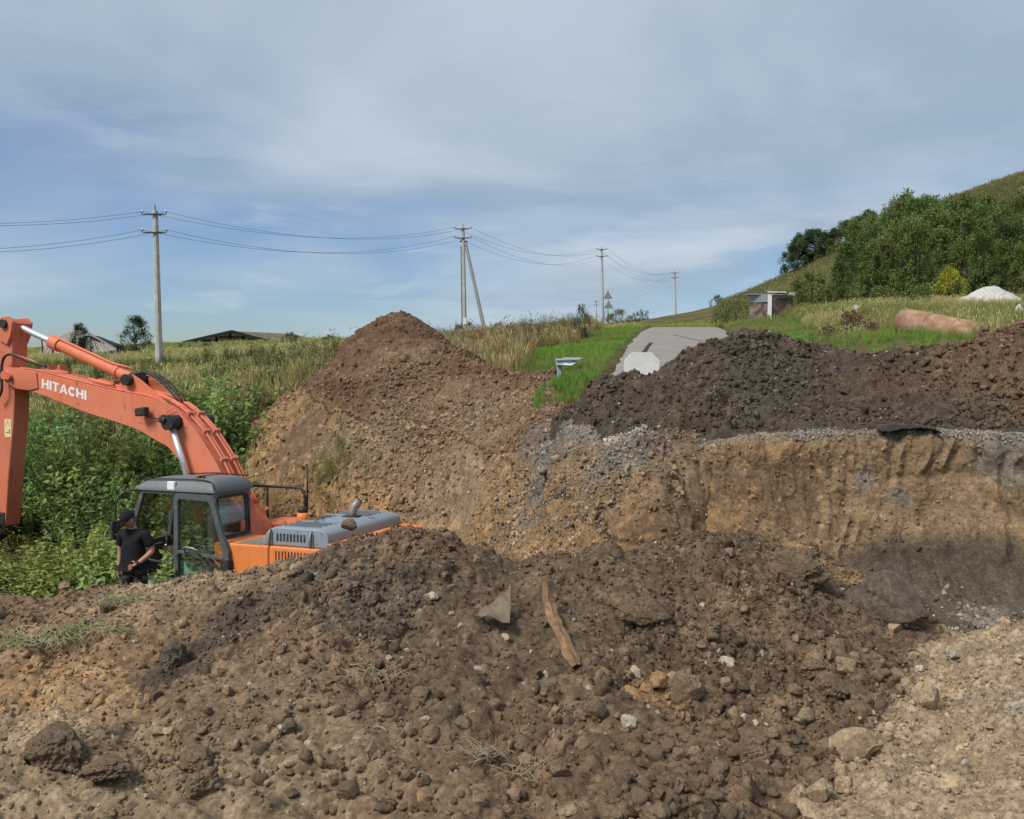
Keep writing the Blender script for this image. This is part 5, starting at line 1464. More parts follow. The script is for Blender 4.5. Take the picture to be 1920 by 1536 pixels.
for px, top_y, d, lab in ((1492, 452, 118, 'low dark tree at the far left end of the ridge trees'), (1525, 432, 118, 'rounded dark oak between the two leftmost ridge oaks'), (1560, 432, 117, 'dark leafy tree on the ridge left of the wood'), (1600, 410, 116, 'dark green tree on the ridge at the wood edge'), (1505, 436, 120, 'dark green oak, leftmost of the oaks on the ridge'), (1545, 440, 121, 'dark oak on the ridge, second from the left'), (1578, 418, 119, 'dark tree on the ridge between the oaks and the wood'), (1622, 398, 117, 'tall dark oak standing out above the wood on the ridge'), (1690, 372, 116, 'dark tree rising above the wood, right of the tall oak')):
    g = on_ground(px, d, .2); h = z_of(top_y, d) - g.z
    plant('oak_tree', OAKS[px % 2], g, (h / 6 * 1.15, h / 6 * 1.15, h / 6), px * .1, (.10, .15, .055), lab, 'tree')
for px, base_d, top_y, w, colr, lab in ((1520, 66, 520, 1.2, (.095, .120, .030), 'loose green shrub at the left end of the wood'), (1560, 63, 528, 1.1, (.085, .115, .03), 'green bush beside the left end of the wood'), (1380, 66, 560, 1.2, (.10, .115, .04), 'low olive shrub left of the brown shed'), (1350, 70, 575, 1.0, (.11, .12, .04), 'small olive bush at the foot of the slope, left of the shed'),
        (1343, 128, 556, 1.0, (.06, .08, .04), 'lone dark bush on the skyline of the slope'), (1775, 52, 508, .75, (.27, .26, .035), 'yellow green bush in front of the wood'), (1720, 50, 540, 1.1, (.09, .125, .03), 'bright green bush left of the yellow bush'), (1690, 52, 548, 1.0, (.11, .135, .035), 'low green bush in front of the wood, left of the brighter one'),
        (1915, 44, 560, .7, (.10, .14, .035), 'green bush at the right edge beside the white gravel pile'), (1165, 88, 583, 1.4, (.11, .135, .04), 'pale green bush by the road signs on the crest'), (1203, 110, 580, 1.0, (.06, .09, .035), 'small dark bush on the crest right of the road signs'), (1150, 100, 590, 1.0, (.08, .10, .04), 'low dark bush at the foot of the third utility pole'),
        (1440, 124, 532, .7, (.07, .09, .04), 'little tree on the skyline above the shed'), (1466, 124, 498, .6, (.05, .075, .035), 'small spindly tree on the ridge left of the oaks'),
        (1087, 46, 577, .45, (.05, .06, .035), 'narrow dark upright plant in the dry grass left of the signs'), (1022, 36, 626, 1.3, (.075, .105, .035), 'dark green bush in the verge left of the pale blue stand'), (875, 66, 606, 1.2, (.055, .075, .035), 'dark bush behind the second utility pole'), (935, 64, 608, 1.1, (.055, .075, .035), 'dark bush by the foot of the leaning strut'), (825, 72, 614, 1.3, (.06, .085, .045), 'dark bush on the skyline behind the reddish heap'),
        (545, 82, 626, 1.3, (.09, .11, .045), 'bush in front of the barn roof'), (620, 85, 630, 1.4, (.07, .09, .045), 'low bush right of the barn'), (345, 80, 640, 1.0, (.07, .09, .045), 'small dark bush left of the barn'), (390, 82, 640, 1.0, (.08, .10, .045), 'small bush before the barn gable')):
    g = on_ground(px, base_d, .1); h = max(.6, z_of(top_y, base_d) - g.z)
    plant('bush', BUSH[px % 3], g, (h / 2.2 * w, h / 2.2 * w, h / 2.2), px * .37, tuple(1.5 * q for q in colr), lab, 'bush', part=('stem', 'foliage'))
g = on_ground(257, 66, .1); h = z_of(598, 66) - g.z
plant('birch_tree', BIRCH, g, (h / 6 * 1.9, h / 6 * 1.9, h / 6 * 1.05), 1.0, (.055, .085, .035), 'dark green small tree left of the nearest utility pole', 'tree')
g = on_ground(153, 58, .1); h = z_of(608, 58) - g.z
plant('birch_tree', BIRCH, g, (h / 6 * 1.3, h / 6 * 1.3, h / 6), 2.2, (.075, .095, .040), 'thin greyish green tree in front of the collapsed barn', 'tree')
# brown withered shrub by the right verge
g = on_ground(1585, 26, .05); h = max(.9, z_of(590, 26) - g.z)
plant('withered_shrub', BUSH[1], g, (h / 2.2 * 1.25, h / 2.2 * 1.25, h / 2.2 * 1.0), .4, (.20, .13, .075), 'withered brown shrub in the grass right of the road', 'bush', part=('stem', 'foliage'))
# big leafy shrubs in the gully behind the excavator
rs = random.Random(9)
GS = [(-70, 20.5, 770, .05), (15, 20.2, 790, 0), (62, 20.2, 762, 0), (118, 19.6, 770, 0), (165, 18.8, 778, .3), (212, 19.0, 800, .9), (262, 19.3, 812, .2), (318, 19.8, 800, 0), (362, 20.6, 705, .1), (398, 21.0, 690, .25), (436, 20.6, 750, .1), (462, 19.6, 862, .1),
      (95, 19.4, 860, 0), (140, 18.4, 890, .15), (30, 19.6, 900, 0), (200, 17.4, 890, .1), (250, 17.8, 880, 0), (300, 18.2, 880, .1), (350, 18.8, 860, 0), (60, 15.0, 1025, .55), (120, 15.4, 1000, .8), (170, 15.2, 985, .5), (10, 14.4, 1045, .6), (215, 14.4, 1020, .3), (300, 17.0, 960, .1)]
GL = ['shrub at the left picture edge behind the excavator arm', 'green shrub half hidden by the excavator arm', 'tall green shrub just right of the excavator arm', 'green shrub under the front half of the boom', 'tall shrub under the middle of the boom', 'yellow flecked shrub below the lettering on the boom',
 'green shrub under the bend of the boom', 'shrub behind the boom cylinder rod', 'tall leafy shrub rising behind the top of the boom bend', 'leafy shrub at the foot of the nearest utility pole', 'bright shrub between the boom and the reddish heap', 'low shrub behind the cab roof beside the reddish heap',
 'shrub right beside the lower part of the excavator arm', 'mid green shrub left of the man, below the boom', 'dark shrub below the excavator bucket', 'shrub directly behind the man in the black cap', 'shrub seen through the open cab doorway', 'shrub seen through the cab glass', 'shrub behind the rear of the cab roof',
 'yellowing low shrub left of the man, near the heap', 'yellow leaved low shrub close to the standing man', 'low yellowish shrub at the left knee of the man', 'yellowing low shrub in the left corner of the pit', 'low green shrub beside the hip of the man', 'low shrub between the man and the cab']
for i, (px, d, ty, yel) in enumerate(GS):
    g = on_ground(px, d, .15); h = max(.8, z_of(ty, d) - g.z)
    c = np.array((.215, .335, .105)) * rs.uniform(.75, 1.25) * (1 - yel) + np.array((.36, .36, .08)) * yel
    w = max(.75, min(1.25, h / 2.8)) * rs.uniform(.9, 1.15)
    plant('gully_shrub', SHRUBS[i % 4], g, (w * 1.1, w * 1.1, h / 2.8 * 1.14), rs.uniform(0, 6.28), tuple(c), GL[i], 'shrub', 'shrubs in the gully behind the excavator', part=('stems', 'foliage'))

# ================================================================== ROAD
k = Nodes('asphalt', rough=0.9, spec=0.2)
v = k.coord()
c = k.mix(k.ramp(k.noise(.9, 4, .6), .3, .7), (0.245, 0.222, 0.198), (0.31, 0.284, 0.256))
c = k.mix(k.ramp(k.noise(60, 5, .7), .4, .75, 0, .6), c, (0.14, 0.135, 0.13))
k.color(c); k.bump(k.noise(90, 4, .6), .006); M_ASPH = k.m
yy = np.arange(13.6, 78, 0.5); nx_ = 15
R_ = np.zeros((len(yy), nx_, 3))
for j, y in enumerate(yy):
    for i in range(nx_):
        s = -1 + 2 * i / (nx_ - 1)
        w = ROAD_W / 2 + .10 * float(fbm(np.array([y * .7]), np.array([s * 3.0]), 3, 801)[0])
        R_[j, i] = (float(road_x(y)) + s * w, y, float(road_z(y)) + .03 - .03 * s * s - (.10 if abs(s) == 1 else 0))
road = grid_mesh('road', R_, M_ASPH); props(road, kind='structure')
def on_road(px, d): x = (px - 960) / F_PX * d; return Vector((x, d, float(road_z(d)) + .036))
k = Nodes('tar', rough=.8); k.color((.03, .028, .026)); M_TAR = k.m
def crack(pts, w):
    mb = MB()
    for i in range(len(pts) - 1):
        a, b = Vector(pts[i]), Vector(pts[i + 1]); s = (b - a).cross(Vector((0, 0, 1))).normalized() * w
        mb.quad(a - s, a + s, b + s, b - s)
    bmesh.ops.recalc_face_normals(mb.bm, faces=mb.bm.faces[:])
    return mb.build('road_crack', M_TAR, road)
ra = [at(1203,664,26), at(1210,655,28), at(1214,648,30.5), at(1221,638,34)]
crack([(p.x, p.y, float(road_z(p.y)) + .036) for p in ra], .06)
rb = [(1262,622,43), (1275,624,41), (1290,628,38.5), (1310,632,36), (1330,636,34)]
crack([(at(*p).x, p[2], float(road_z(p[2])) + .036) for p in rb], .03)

# ================================================================== UTILITY POLES AND WIRES
k = Nodes('pole_concrete', rough=.9, spec=.15)
k.color(k.mix(k.ramp(k.noise(4, 6, .7), .35, .7), (0.42, 0.41, 0.39), (0.58, 0.565, 0.54))); k.bump(k.noise(40, 4, .6), .006); M_CONC = k.m
k = Nodes('dark_iron', rough=.6, metal=.4); k.color((.05, .05, .055)); M_IRON = k.m
k = Nodes('insulator', rough=.25); k.color((.55, .56, .58)); M_INS = k.m
k = Nodes('wire', rough=.5, metal=.3); k.color((.16, .16, .17)); M_WIRE = k.m
def pole_mesh(h, w0, w1, name, mat, parent, a=(0, 0, 0), b=None):
    mb = MB(); b = Vector(b) if b is not None else Vector((0, 0, h)); a = Vector(a)
    vs = []
    for p, w in ((a, w0), (b, w1)):
        t = w * .3
        vs.append([mb.bm.verts.new(p + Vector(q)) for q in ((-w/2 + t, -w/2, 0), (w/2 - t, -w/2, 0), (w/2, -w/2 + t, 0), (w/2, w/2 - t, 0), (w/2 - t, w/2, 0), (-w/2 + t, w/2, 0), (-w/2, w/2 - t, 0), (-w/2, -w/2 + t, 0))])
    n = 8
    for i in range(n): mb.bm.faces.new((vs[0][i], vs[0][(i+1) % n], vs[1][(i+1) % n], vs[1][i]))
    mb.bm.faces.new(vs[1]); mb.bm.faces.new(vs[0][::-1])
    bmesh.ops.recalc_face_normals(mb.bm, faces=mb.bm.faces[:])
    return mb.build(name, mat, parent)
def pole(px_t, py_t, d, arms, label, tilt_px=0, strut=None, sc=1.0, base_py=None):
    tp = at(px_t, py_t, d); x = at(px_t + tilt_px, 690, d).x
    g = Vector((x, d, float(nat_z(np.array([x]), np.array([d]))[0]) - .4))
    r = empty('utility_pole', g, 0); props(r, label, 'utility pole', 'concrete utility poles along the road')
    top_ = Vector((tp.x - g.x, 0, tp.z - g.z))
    pole_mesh(0, .32 * sc, .22 * sc, 'pole_shaft', M_CONC, r, b=top_)
    MB().cyl(top_, top_ + Vector((0, 0, .25)), .022).build('top_spike', M_IRON, r)
    ends = []
    for py in arms:
        z = at(px_t, py, d).z - g.z; f = z / top_.z; c_ = Vector((top_.x * f, -.16 * sc, z)); hw = .44 * sc
        arm_ = MB().bar(c_ - Vector((hw, 0, 0)), c_ + Vector((hw, 0, 0)), .05, .06).bar(c_ + Vector((-.18, .0, 0)), c_ + Vector((-.18, .34 * sc, 0)), .04).bar(c_ + Vector((.18, .0, 0)), c_ + Vector((.18, .34 * sc, 0)), .04).build('crossarm', M_IRON, r)
        for s in (-1, 1):
            e = c_ + Vector((s * hw, 0, 0))
            MB().tube([e, e + Vector((s * .08, 0, -.01)), e + Vector((s * .13, 0, .06)), e + Vector((s * .10, 0, .14))], .02, 6).build('hook', M_IRON, arm_)
            MB().cyl(e + Vector((s * .10, 0, .08)), e + Vector((s * .10, 0, .20)), .055, .035, 10).build('insulator', M_INS, arm_)
            ends.append(g + e + Vector((s * .10, 0, .12)))
    if strut:
        b0 = at(*strut); b0.z = float(nat_z(np.array([b0.x]), np.array([b0.y]))[0]) - .3
        pole_mesh(0, .30, .20, 'strut', M_CONC, r, a=b0 - g, b=Vector((top_.x + .16, .0, top_.z * .88)))
        MB().cyl(Vector((top_.x - .22, -.02, top_.z * .885)), Vector((top_.x + .30, -.02, top_.z * .885)), .05).build('strut_clamp', M_IRON, r)
        MB().box((-.13, -.19, 1.55), (.11, -.165, 2.0)).build('pole_plate', M_WHITE, r)
        MB().tube([(-.19, -.1, .2), (-.19, -.1, 1.2), (top_.x * .5 - .17, -.1, top_.z * .5), (top_.x - .14, -.1, top_.z * .85)], .025, 6).build('down_conduit', M_IRON, r)
    return ends
p0 = pole(-1450, 170, 23.5, (190, 268), 'utility pole beyond the left picture edge', 10)
p1 = pole(291, 395, 42, (403, 437), 'nearest and tallest concrete utility pole, behind the excavator boom', 8)
p2 = pole(868, 427, 62, (430, 447), 'concrete utility pole with a leaning strut, behind the reddish heap', 4, strut=(914, 628, 63))
p3 = pole(1128, 467, 97, (468, 481), 'utility pole beside the triangular road signs', 2)
p4 = pole(1265, 510, 131, (512, 521), 'farthest large utility pole, at the foot of the hill right of the road', 1)
p5 = pole(1118, 564, 190, (566, 572), 'tiny distant pole left of the triangular road signs', 0)
wn_ = 0
def wire(a, b, sag, label):
    pts = []
    for i in range(25):
        t = i / 24; p = a.lerp(b, t); p.z -= sag * 4 * t * (1 - t); pts.append(p)
    o = MB().tube(pts, .0085, 5).build('power_cable', M_WIRE)
    props(o, label, 'cable', 'overhead cables between the utility poles')
pos_names = ('upper left', 'upper right', 'lower left', 'lower right')
for A_, B_, sag, nm in ((p0, p1, 1.6, 'leaving the picture left of the nearest pole'), (p1, p2, .95, 'sagging from the nearest pole to the strutted pole'), (p2, p3, 1.25, 'sagging from the strutted pole to the pole by the signs'), (p3, p4, 1.3, 'sagging from the pole by the signs to the farthest pole')):
    for i in range(4):
        wire(A_[i], B_[i], sag * (1 + .06 * i), pos_names[i] + ' overhead cable ' + nm)
for i in (0, 2):
    wire(p4[i], p5[i], 1.5, pos_names[i] + ' overhead cable from the farthest pole to the tiny distant one')

# ================================================================== SIGNS
k = Nodes('sign_back', rough=.5, metal=.3); k.color((.26, .29, .31)); M_SIGNB = k.m
g = on_ground(1139, 92, .2); r = empty('road_sign', g); props(r, 'two triangular warning signs seen from behind on one post by the crest', 'road sign')
MB().cyl((0, 0, 0), (0, 0, z_of(543, 92) - g.z + .02), .045, n=8).build('sign_post', M_SIGNB, r)
for (cx, cy_, hw, hh_) in ((1138.5, 553, 9.0, 15), (1140, 571, 9.0, 15)):
    s = 92 / F_PX; z = z_of(cy_, 92) - g.z; x = (cx - 1139) * s
    MB().prism([(x - hw * s, z - hh_ / 2 * s), (x + hw * s, z - hh_ / 2 * s), (x, z + hh_ / 2 * s)], -.075, -.055, 'y').build('sign_plate', M_SIGNB, r)
k = Nodes('dull_white', rough=.8); k.color(k.mix(k.ramp(k.noise(7, 5, .7), .4, .7), (.66, .645, .61), (.76, .75, .72))); M_DULLW = k.m
# white octagonal board standing on the road behind the dark heap
q = at(1203, 694, 15.4); rz = float(road_z(15.4)); hw = .30; ct = .135
octo = [(-hw, -hw + ct), (-hw + ct, -hw), (hw - ct, -hw), (hw, -hw + ct), (hw, hw - ct), (hw - ct, hw), (-hw + ct, hw), (-hw, hw - ct)]
r = empty('octagonal_sign', (q.x, 15.4, rz + .03)); props(r, 'white octagonal sign board standing on the road behind the dark heap', 'sign')
zc_ = q.z - rz - .03
MB().prism([(u, v + zc_) for u, v in octo], -.008, .008, 'y', bevel=.003).build('sign_board', M_DULLW, r)
MB().bar((0, .02, zc_ - .28), (0, .02, zc_ + .2), .04, .03).bar((-.25, .12, 0.02), (.25, .12, 0.02), .05, .04).bar((0, .02, zc_ - .26), (0, .30, 0.02), .04, .03).build('stand', M_SIGNB, r)
# pale blue steel stand in the verge
k = Nodes('pale_blue_paint', rough=.5); k.color(k.mix(k.ramp(k.noise(14, 5, .7), .5, .65), (.36, .50, .53), (.52, .60, .62))); M_PBLUE = k.m
q = at(1049, 704, 20.5); zg = float(nat_z(np.array([q.x]), np.array([20.5]))[0]); zt = z_of(673, 20.5) - zg
r = empty('metal_stand', (q.x, 20.5, zg), RAD(-14)); props(r, 'pale blue sheet metal stand on one leg in the green verge', 'metal stand')
MB().box((-.05, -.05, -.1), (.05, .05, zt), .008).build('leg', M_PBLUE, r)
MB().box((-.055, -.16, zt - .15), (.36, .14, zt - .03), .02).box((-.05, -.2, zt - .03), (.50, .18, zt + .01), .006, rot=(0, -.02, 0)).build('box', M_PBLUE, r)
MB().tube([(.12, -.17, zt - .12), (.30, -.17, zt - .14), (.44, -.12, zt - .06)], .02, 6).box((.10, -.21, zt + .01), (.52, .19, zt + .022), .004).build('top_highlight', M_WHITE, r)  # white sheet painting the highlight along the top edge of the box

# ================================================================== BARN, COLLAPSED BARN, SHED
k = Nodes('barn_roof', rough=.9); k.color(k.mix(k.ramp(k.noise(2, 5, .6), .35, .7), (.30, .25, .195), (.42, .36, .285))); M_BROOF = k.m
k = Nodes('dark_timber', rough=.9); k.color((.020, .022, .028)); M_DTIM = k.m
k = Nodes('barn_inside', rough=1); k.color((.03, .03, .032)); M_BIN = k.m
d0, L_ = 95.0, 22.0
xl, xr, xp = (357 - 960) / F_PX * d0, (508 - 960) / F_PX * d0, (440 - 960) / F_PX * d0
ze, zp = z_of(641, d0), z_of(621, d0)
zb = float(nat_z(np.array([xp]), np.array([d0]))[0]) - .6
r = empty('barn', (xp, d0, zb)); props(r, 'long low barn with an open dark gable and tan roof beyond the field', 'barn')
dl, dr, he, hp = xl - xp, xr - xp, ze - zb, zp - zb
sl = Vector((1.0, L_, 0))
def rp(x, y, z): return Vector((x, 0, z)) + sl * (y / L_)
mb = MB(); mb.quad(rp(0, -.6, hp), rp(0, L_, hp), rp(dr + .4, L_, he - .05), rp(dr + .4, -.6, he - .05)).quad(rp(0, -.6, hp), rp(dl - .4, -.6, he - .05), rp(dl - .4, L_, he - .05), rp(0, L_, hp))
r2 = bmesh.ops.solidify(mb.bm, geom=mb.bm.faces[:], thickness=.12); mb.build('roof', M_BROOF, r)
MB().bar((0, -.62, hp - .05), (dl - .45, -.62, he - .1), .1, .32).bar((0, -.62, hp - .05), (dr + .45, -.62, he - .1), .1, .32).build('barge_board', M_DTIM, r)
for i in range(7):
    x = dl + (dr - dl) * i / 6; zt_ = np.interp(x, [dl, 0, dr], [he, hp, he])
    MB().bar((x, .05, 0), (x, .05, zt_ - .15), .22).build('post', M_DTIM, r)
for f in (.33, .66):
    MB().bar((dl * f, .05, he + (hp - he) * (1 - f) - .25), (dr * f, .05, he + (hp - he) * (1 - f) - .25), .1, .18).build('tie_beam', M_DTIM, r)
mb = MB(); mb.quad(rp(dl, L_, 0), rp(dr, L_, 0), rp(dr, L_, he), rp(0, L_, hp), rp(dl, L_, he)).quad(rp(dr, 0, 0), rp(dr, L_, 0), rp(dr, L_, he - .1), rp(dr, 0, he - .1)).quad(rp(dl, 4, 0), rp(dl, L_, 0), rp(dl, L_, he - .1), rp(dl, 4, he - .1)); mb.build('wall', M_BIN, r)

k = Nodes('weathered_plank', rough=.95)
k.color(k.mix(k.ramp(k.noise(6, 5, .7), .3, .7), (.20, .175, .155), (.40, .365, .33))); M_PLANK = k.m
d0 = 70.0; base = on_ground(140, d0, .1)
r = empty('collapsed_barn', base); props(r, 'collapsed barn with grey roof planks fanned out, at the far left', 'ruin')
pl = MB().box((-.5, -.5, -.5), (.5, .5, .5)).build('plank', M_PLANK, r); pme = pl.data; first = True
def plank(a, b, w=.13, t=.03, roll=0):
    global first
    o = pl if first else link(bpy.data.objects.new('plank', pme), r); first = False
    a, b = Vector(a), Vector(b); x = (b - a); L = x.length; x.normalize()
    y = Vector((0, 1, 0)).cross(x).cross(x) if abs(x.y) > .9 else Vector((0, 1, 0)).cross(x)
    y.normalize(); z = x.cross(y)
    m = Matrix((x, y, z)).transposed().to_4x4() @ Matrix.Rotation(roll, 4, 'X')
    o.matrix_local = Matrix.Translation((a + b) / 2) @ m @ Matrix.Diagonal((L, w, t, 1))
def rl(px, py, dd): return at(px, py, dd) - base
rp_ = random.Random(4)
for i in range(24):                # left slope sliding to the ground
    f = i / 23
    t_ = rl(96 + 56 * f, 641 - 18 * min(1, f * 1.6) + rp_.uniform(-3, 3), d0 + .5 - rp_.uniform(0, .5)); b_ = rl(62 + 72 * f, 678 - 8 * f + rp_.uniform(-3, 3), d0 - 2.2)
    plank(b_, t_, .15 * rp_.uniform(.7, 1.2), roll=rp_.uniform(-.3, .3))
for i in range(20):                # right slope, fanned
    f = i / 19
    t_ = rl(163 + 34 * f, 634 + 12 * f + rp_.uniform(-2, 2), d0 + 1); b_ = rl(160 + 58 * f ** .8, 672 - 14 * f + rp_.uniform(-3, 3), d0 - 1.6)
    plank(b_, t_, .15 * rp_.uniform(.7, 1.2), roll=rp_.uniform(-.3, .3))
plank(rl(128, 627, d0 + .6), rl(158, 624, d0 + .8), .2, .12); plank(rl(160, 621, d0 + 1), rl(218, 655, d0 + .6), .14, .10); plank(rl(140, 624, d0 + 1), rl(96, 640, d0 + .8), .14, .10)
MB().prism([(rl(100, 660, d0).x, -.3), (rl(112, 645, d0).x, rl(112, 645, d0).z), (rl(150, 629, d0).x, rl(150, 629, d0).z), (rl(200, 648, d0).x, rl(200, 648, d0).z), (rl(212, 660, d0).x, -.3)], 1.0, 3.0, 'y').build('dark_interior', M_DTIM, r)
for px_ in (78, 97):
    MB().tube([rl(px_, 672, d0 - 3), rl(px_ + 2, 655, d0 - 3), rl(px_ - 1, 630, d0 - 3)], .06, 5).build('dead_trunk', M_BARK, r)

k = Nodes('rusty_sheet', rough=.85, metal=.2)
k.color(k.mix(k.ramp(k.noise(1.6, 5, .65, dist=.6), .40, .62), (.105, .072, .062), (.30, .24, .215))); M_RSHEET = k.m
d0 = 52.0; g = on_ground(1440, d0, .1); s = d0 / F_PX
r = empty('shed', g); props(r, 'small brown metal shed with a white corner post right of the road', 'shed')
hgt = z_of(556, d0) - g.z; xw = lambda px: (px - 1440) * s
pA, pB, pC = Vector((xw(1411), .9, 0)), Vector((0, 0, 0)), Vector((xw(1487), .35, 0))
n1, n2 = (pB - pA).normalized(), (pC - pB).normalized()
for a, b, nm, m_ in ((pA, pB, 'side_wall', M_RSHEET), (pB, pC, 'front_wall', M_RSHEET), (pC, pC + Vector((-.7, 1.6, 0)), 'end_wall', M_RSHEET), (pA, pA + Vector((.5, 1.6, 0)), 'back_wall', M_RSHEET)):
    MB().bar(a + Vector((0, 0, hgt * .5 - .3)), b + Vector((0, 0, hgt * .5 - .3)), .04, hgt + .5).build(nm, m_, r)
MB().bar(pA + Vector((0, -.03, hgt - .1)), pB + Vector((-.06, -.03, hgt - .1)), .05, .42).build('fascia', M_SIGNB, r)
MB().bar((0, -.06, -.3), (0, -.06, hgt + .12), .20, .10, up=(0, 1, 0)).build('corner_post', M_WHITE, r)
MB().bar(pA + Vector((-.1, .5, hgt + .16)), pC + Vector((.1, .5, hgt + .08)), 1.9, .05).build('roof', M_SIGNB, r)
for i, (a, b, z, m_) in enumerate(((1436, 1470, .24, M_WHITE), (1432, 1446, .34, M_SIGNB), (1440, 1488, .10, M_WHITE), (1452, 1489, .18, M_DTIM), (1480, 1490, .2, M_WHITE))):
    MB().bar((xw(a), -.12 + .08 * i, hgt + z), (xw(b), -.05 + .1 * i, hgt + z - .06 * (i % 2)), .12, .05).build('loose_board', m_, r)

# ================================================================== RUSTY PIPE, GRAVEL PILES
k = Nodes('rust', rough=.9, metal=.15)
c = k.mix(k.ramp(k.noise(2.2, 6, .68, dist=.4), .32, .68), (.29, .155, .095), (.46, .31, .21)); c = k.mix(k.ramp(k.noise(9, 5, .7), .55, .72, 0, .5), c, (.13, .06, .04)); k.color(c); k.bump(k.noise(35, 4, .6), .01); M_RUST = k.m
a = at(1694, 603, 23.6); b = at(1822, 626, 21.9); R0 = .345
a.z = float(nat_z(np.array([a.x]), np.array([a.y]))[0]) + R0 - .02; b.z = z_of(629, 21.9); a.z = z_of(603, 23.6); b = b + (b - a).normalized() * .35
r = empty('steel_pipe', ((a + b) / 2)); props(r, 'large rusty steel pipe lying in the grass at the right', 'pipe')
a, b = a - r.location, b - r.location; ax = (b - a).normalized()
mb = MB(); n = 40; y_ = ax.orthogonal().normalized(); z_ = ax.cross(y_); rings = []
for p, rr in ((a, R0), (a.lerp(b, .33), R0), (a.lerp(b, .66), R0 * .995), (b, R0), (b, R0 - .025), (a, R0 - .025)):
    rings.append([mb.bm.verts.new(p + (y_ * math.cos(t) + z_ * math.sin(t)) * rr) for t in (2 * math.pi * q / n for q in range(n))])
for i in range(6):
    for q in range(n):
        f = mb.bm.faces.new((rings[i][q], rings[i][(q + 1) % n], rings[(i + 1) % 6][(q + 1) % n], rings[(i + 1) % 6][q])); f.smooth = i not in (3, 5)
bmesh.ops.recalc_face_normals(mb.bm, faces=mb.bm.faces[:]); mb.build('pipe_shell', M_RUST, r)
for t in (.35, .68):
    p = a.lerp(b, t); MB().cyl(p - ax * .02, p + ax * .02, R0 + .012, n=40, cap=False).build('weld_seam', M_RUST, r)

k = Nodes('white_gravel', rough=.95, spec=.1)
k.color(k.mix(k.ramp(k.noise(7, 6, .75), .3, .7), (.42, .40, .38), (.66, .64, .61))); k.bump(k.noise(12, 5, .7), .06); M_GRAV = k.m
def mound(name, px, base_py, d, wpx, hpx, label, seed, cat='gravel pile', group=None):
    ds = np.arange(d * .6, d * 1.5, .25); xq = (px - 960) / F_PX * ds; gz = nat_z(xq, ds)
    zq = np.array([z_of(base_py, float(v_)) for v_ in ds]); d = float(ds[np.argmin(np.abs(gz - zq) + .002 * np.abs(ds - d))])
    s = d / F_PX; c0 = at(px, base_py, d); W_, H_ = wpx / 2 * s, hpx * s
    zg = float(nat_z(np.array([c0.x]), np.array([d]))[0])
    H_ = H_ + .06; W_ *= 1.15
    t = np.linspace(-1.15, 1.15, 70); X, Y = np.meshgrid(t * W_, t * W_ * .8)
    rr = np.sqrt((X / W_) ** 2 + (Y / W_ / .8) ** 2) + .13 * fbm(X * 1.7 / W_ * 1.5, Y * 1.7 / W_ * 1.5, 3, seed)
    Z = H_ * np.clip(1.08 - rr, -.2, 1.0) ** 1.0 * 1.02; Z = np.where(rr < .25, Z - H_ * .25 * (.25 - rr) * 1.6, Z)
    lp, _ = lumps(X, Y, .16 * max(.5, W_ / 1.8), seed + 3, .2, .55, .8, .8); Z = Z + lp * .6 + .05 * H_ * fbm(X * 3, Y * 3, 3, seed + 9)
    o = grid_mesh(name, np.stack([X, Y, Z], 2), M_GRAV, keep=Z > -.12 * H_); o.location = (c0.x, d, zg - .02)
    props(o, label, cat, group); return o
mound('gravel_pile', 1857, 574, 46, 126, 37, 'large pile of pale white gravel at the right edge of the wood', 901)
mound('gravel_pile', 1556, 588, 44, 20, 10, 'small white gravel heap in the grass right of the shed', 911)
mound('gravel_pile', 1575, 586, 44.5, 13, 8, 'tiny white gravel heap between two larger white ones', 921)
mound('gravel_pile', 1604, 586, 45, 28, 14, 'flat white gravel heap left of the rusty pipe', 931)
mound('gravel_pile', 1500, 592, 46, 10, 6, 'tiny white lump in the grass just right of the shed', 941)
mound('gravel_pile', 1910, 600, 27, 30, 28, 'pale heap in the grass at the right picture edge above the pipe', 951)

# ================================================================== THINGS IN THE FOREGROUND HEAP
def fg_at(px, py, d0=4.0):
    """where the view ray of a photo pixel meets the foreground heap"""
    lo, hi = 2.3, 6.2
    for s in np.arange(2.3, 6.2, .01):
        p = at(px, py, s)
        if p.z < float(fg_top(np.array([p.x]), np.array([p.y]))[0]): return at(px, py, s)
    return at(px, py, d0)
# rusty strip sticking out
k = Nodes('rusty_strip', rough=.85); k.color(k.mix(k.ramp(k.noise(16, 5, .7), .35, .65), (.17, .095, .05), (.30, .19, .11))); k.bump(k.noise(60, 4, .6), .003); M_STRIP = k.m
pl_ = [(1022,1092,4.62,.014), (1028,1125,4.55,.024), (1038,1160,4.46,.028), (1050,1190,4.36,.030), (1066,1222,4.26,.036), (1080,1250,4.18,.034)]
pts = [(at(x, y, d), w) for x, y, d, w in pl_]
top_f = lambda p: float(fg_top(np.array([p.x]), np.array([p.y]))[0])
mb = MB(); L0 = None
for i, (p, w) in enumerate(pts):
    p = Vector((p.x, p.y, max(p.z, top_f(p) + .03) if i < 5 else p.z)); s = Vector((1, .15 + .1 * i, .12)).normalized() * w * (.8 + .4 * ((i * 37) % 5) / 5)
    row = [mb.bm.verts.new(p - s), mb.bm.verts.new(p + Vector((0, -.02, .012))), mb.bm.verts.new(p + s)]
    if L0:
        for q in range(2): mb.bm.faces.new((L0[q], L0[q + 1], row[q + 1], row[q]))
    L0 = row
bmesh.ops.subdivide_edges(mb.bm, edges=mb.bm.edges[:], cuts=2, use_grid_fill=True)
for v in mb.bm.verts: v.co += Vector((random.Random(v.index).uniform(-.005, .005), random.Random(v.index + 99).uniform(-.006, .006), 0))
bmesh.ops.solidify(mb.bm, geom=mb.bm.faces[:], thickness=.006)
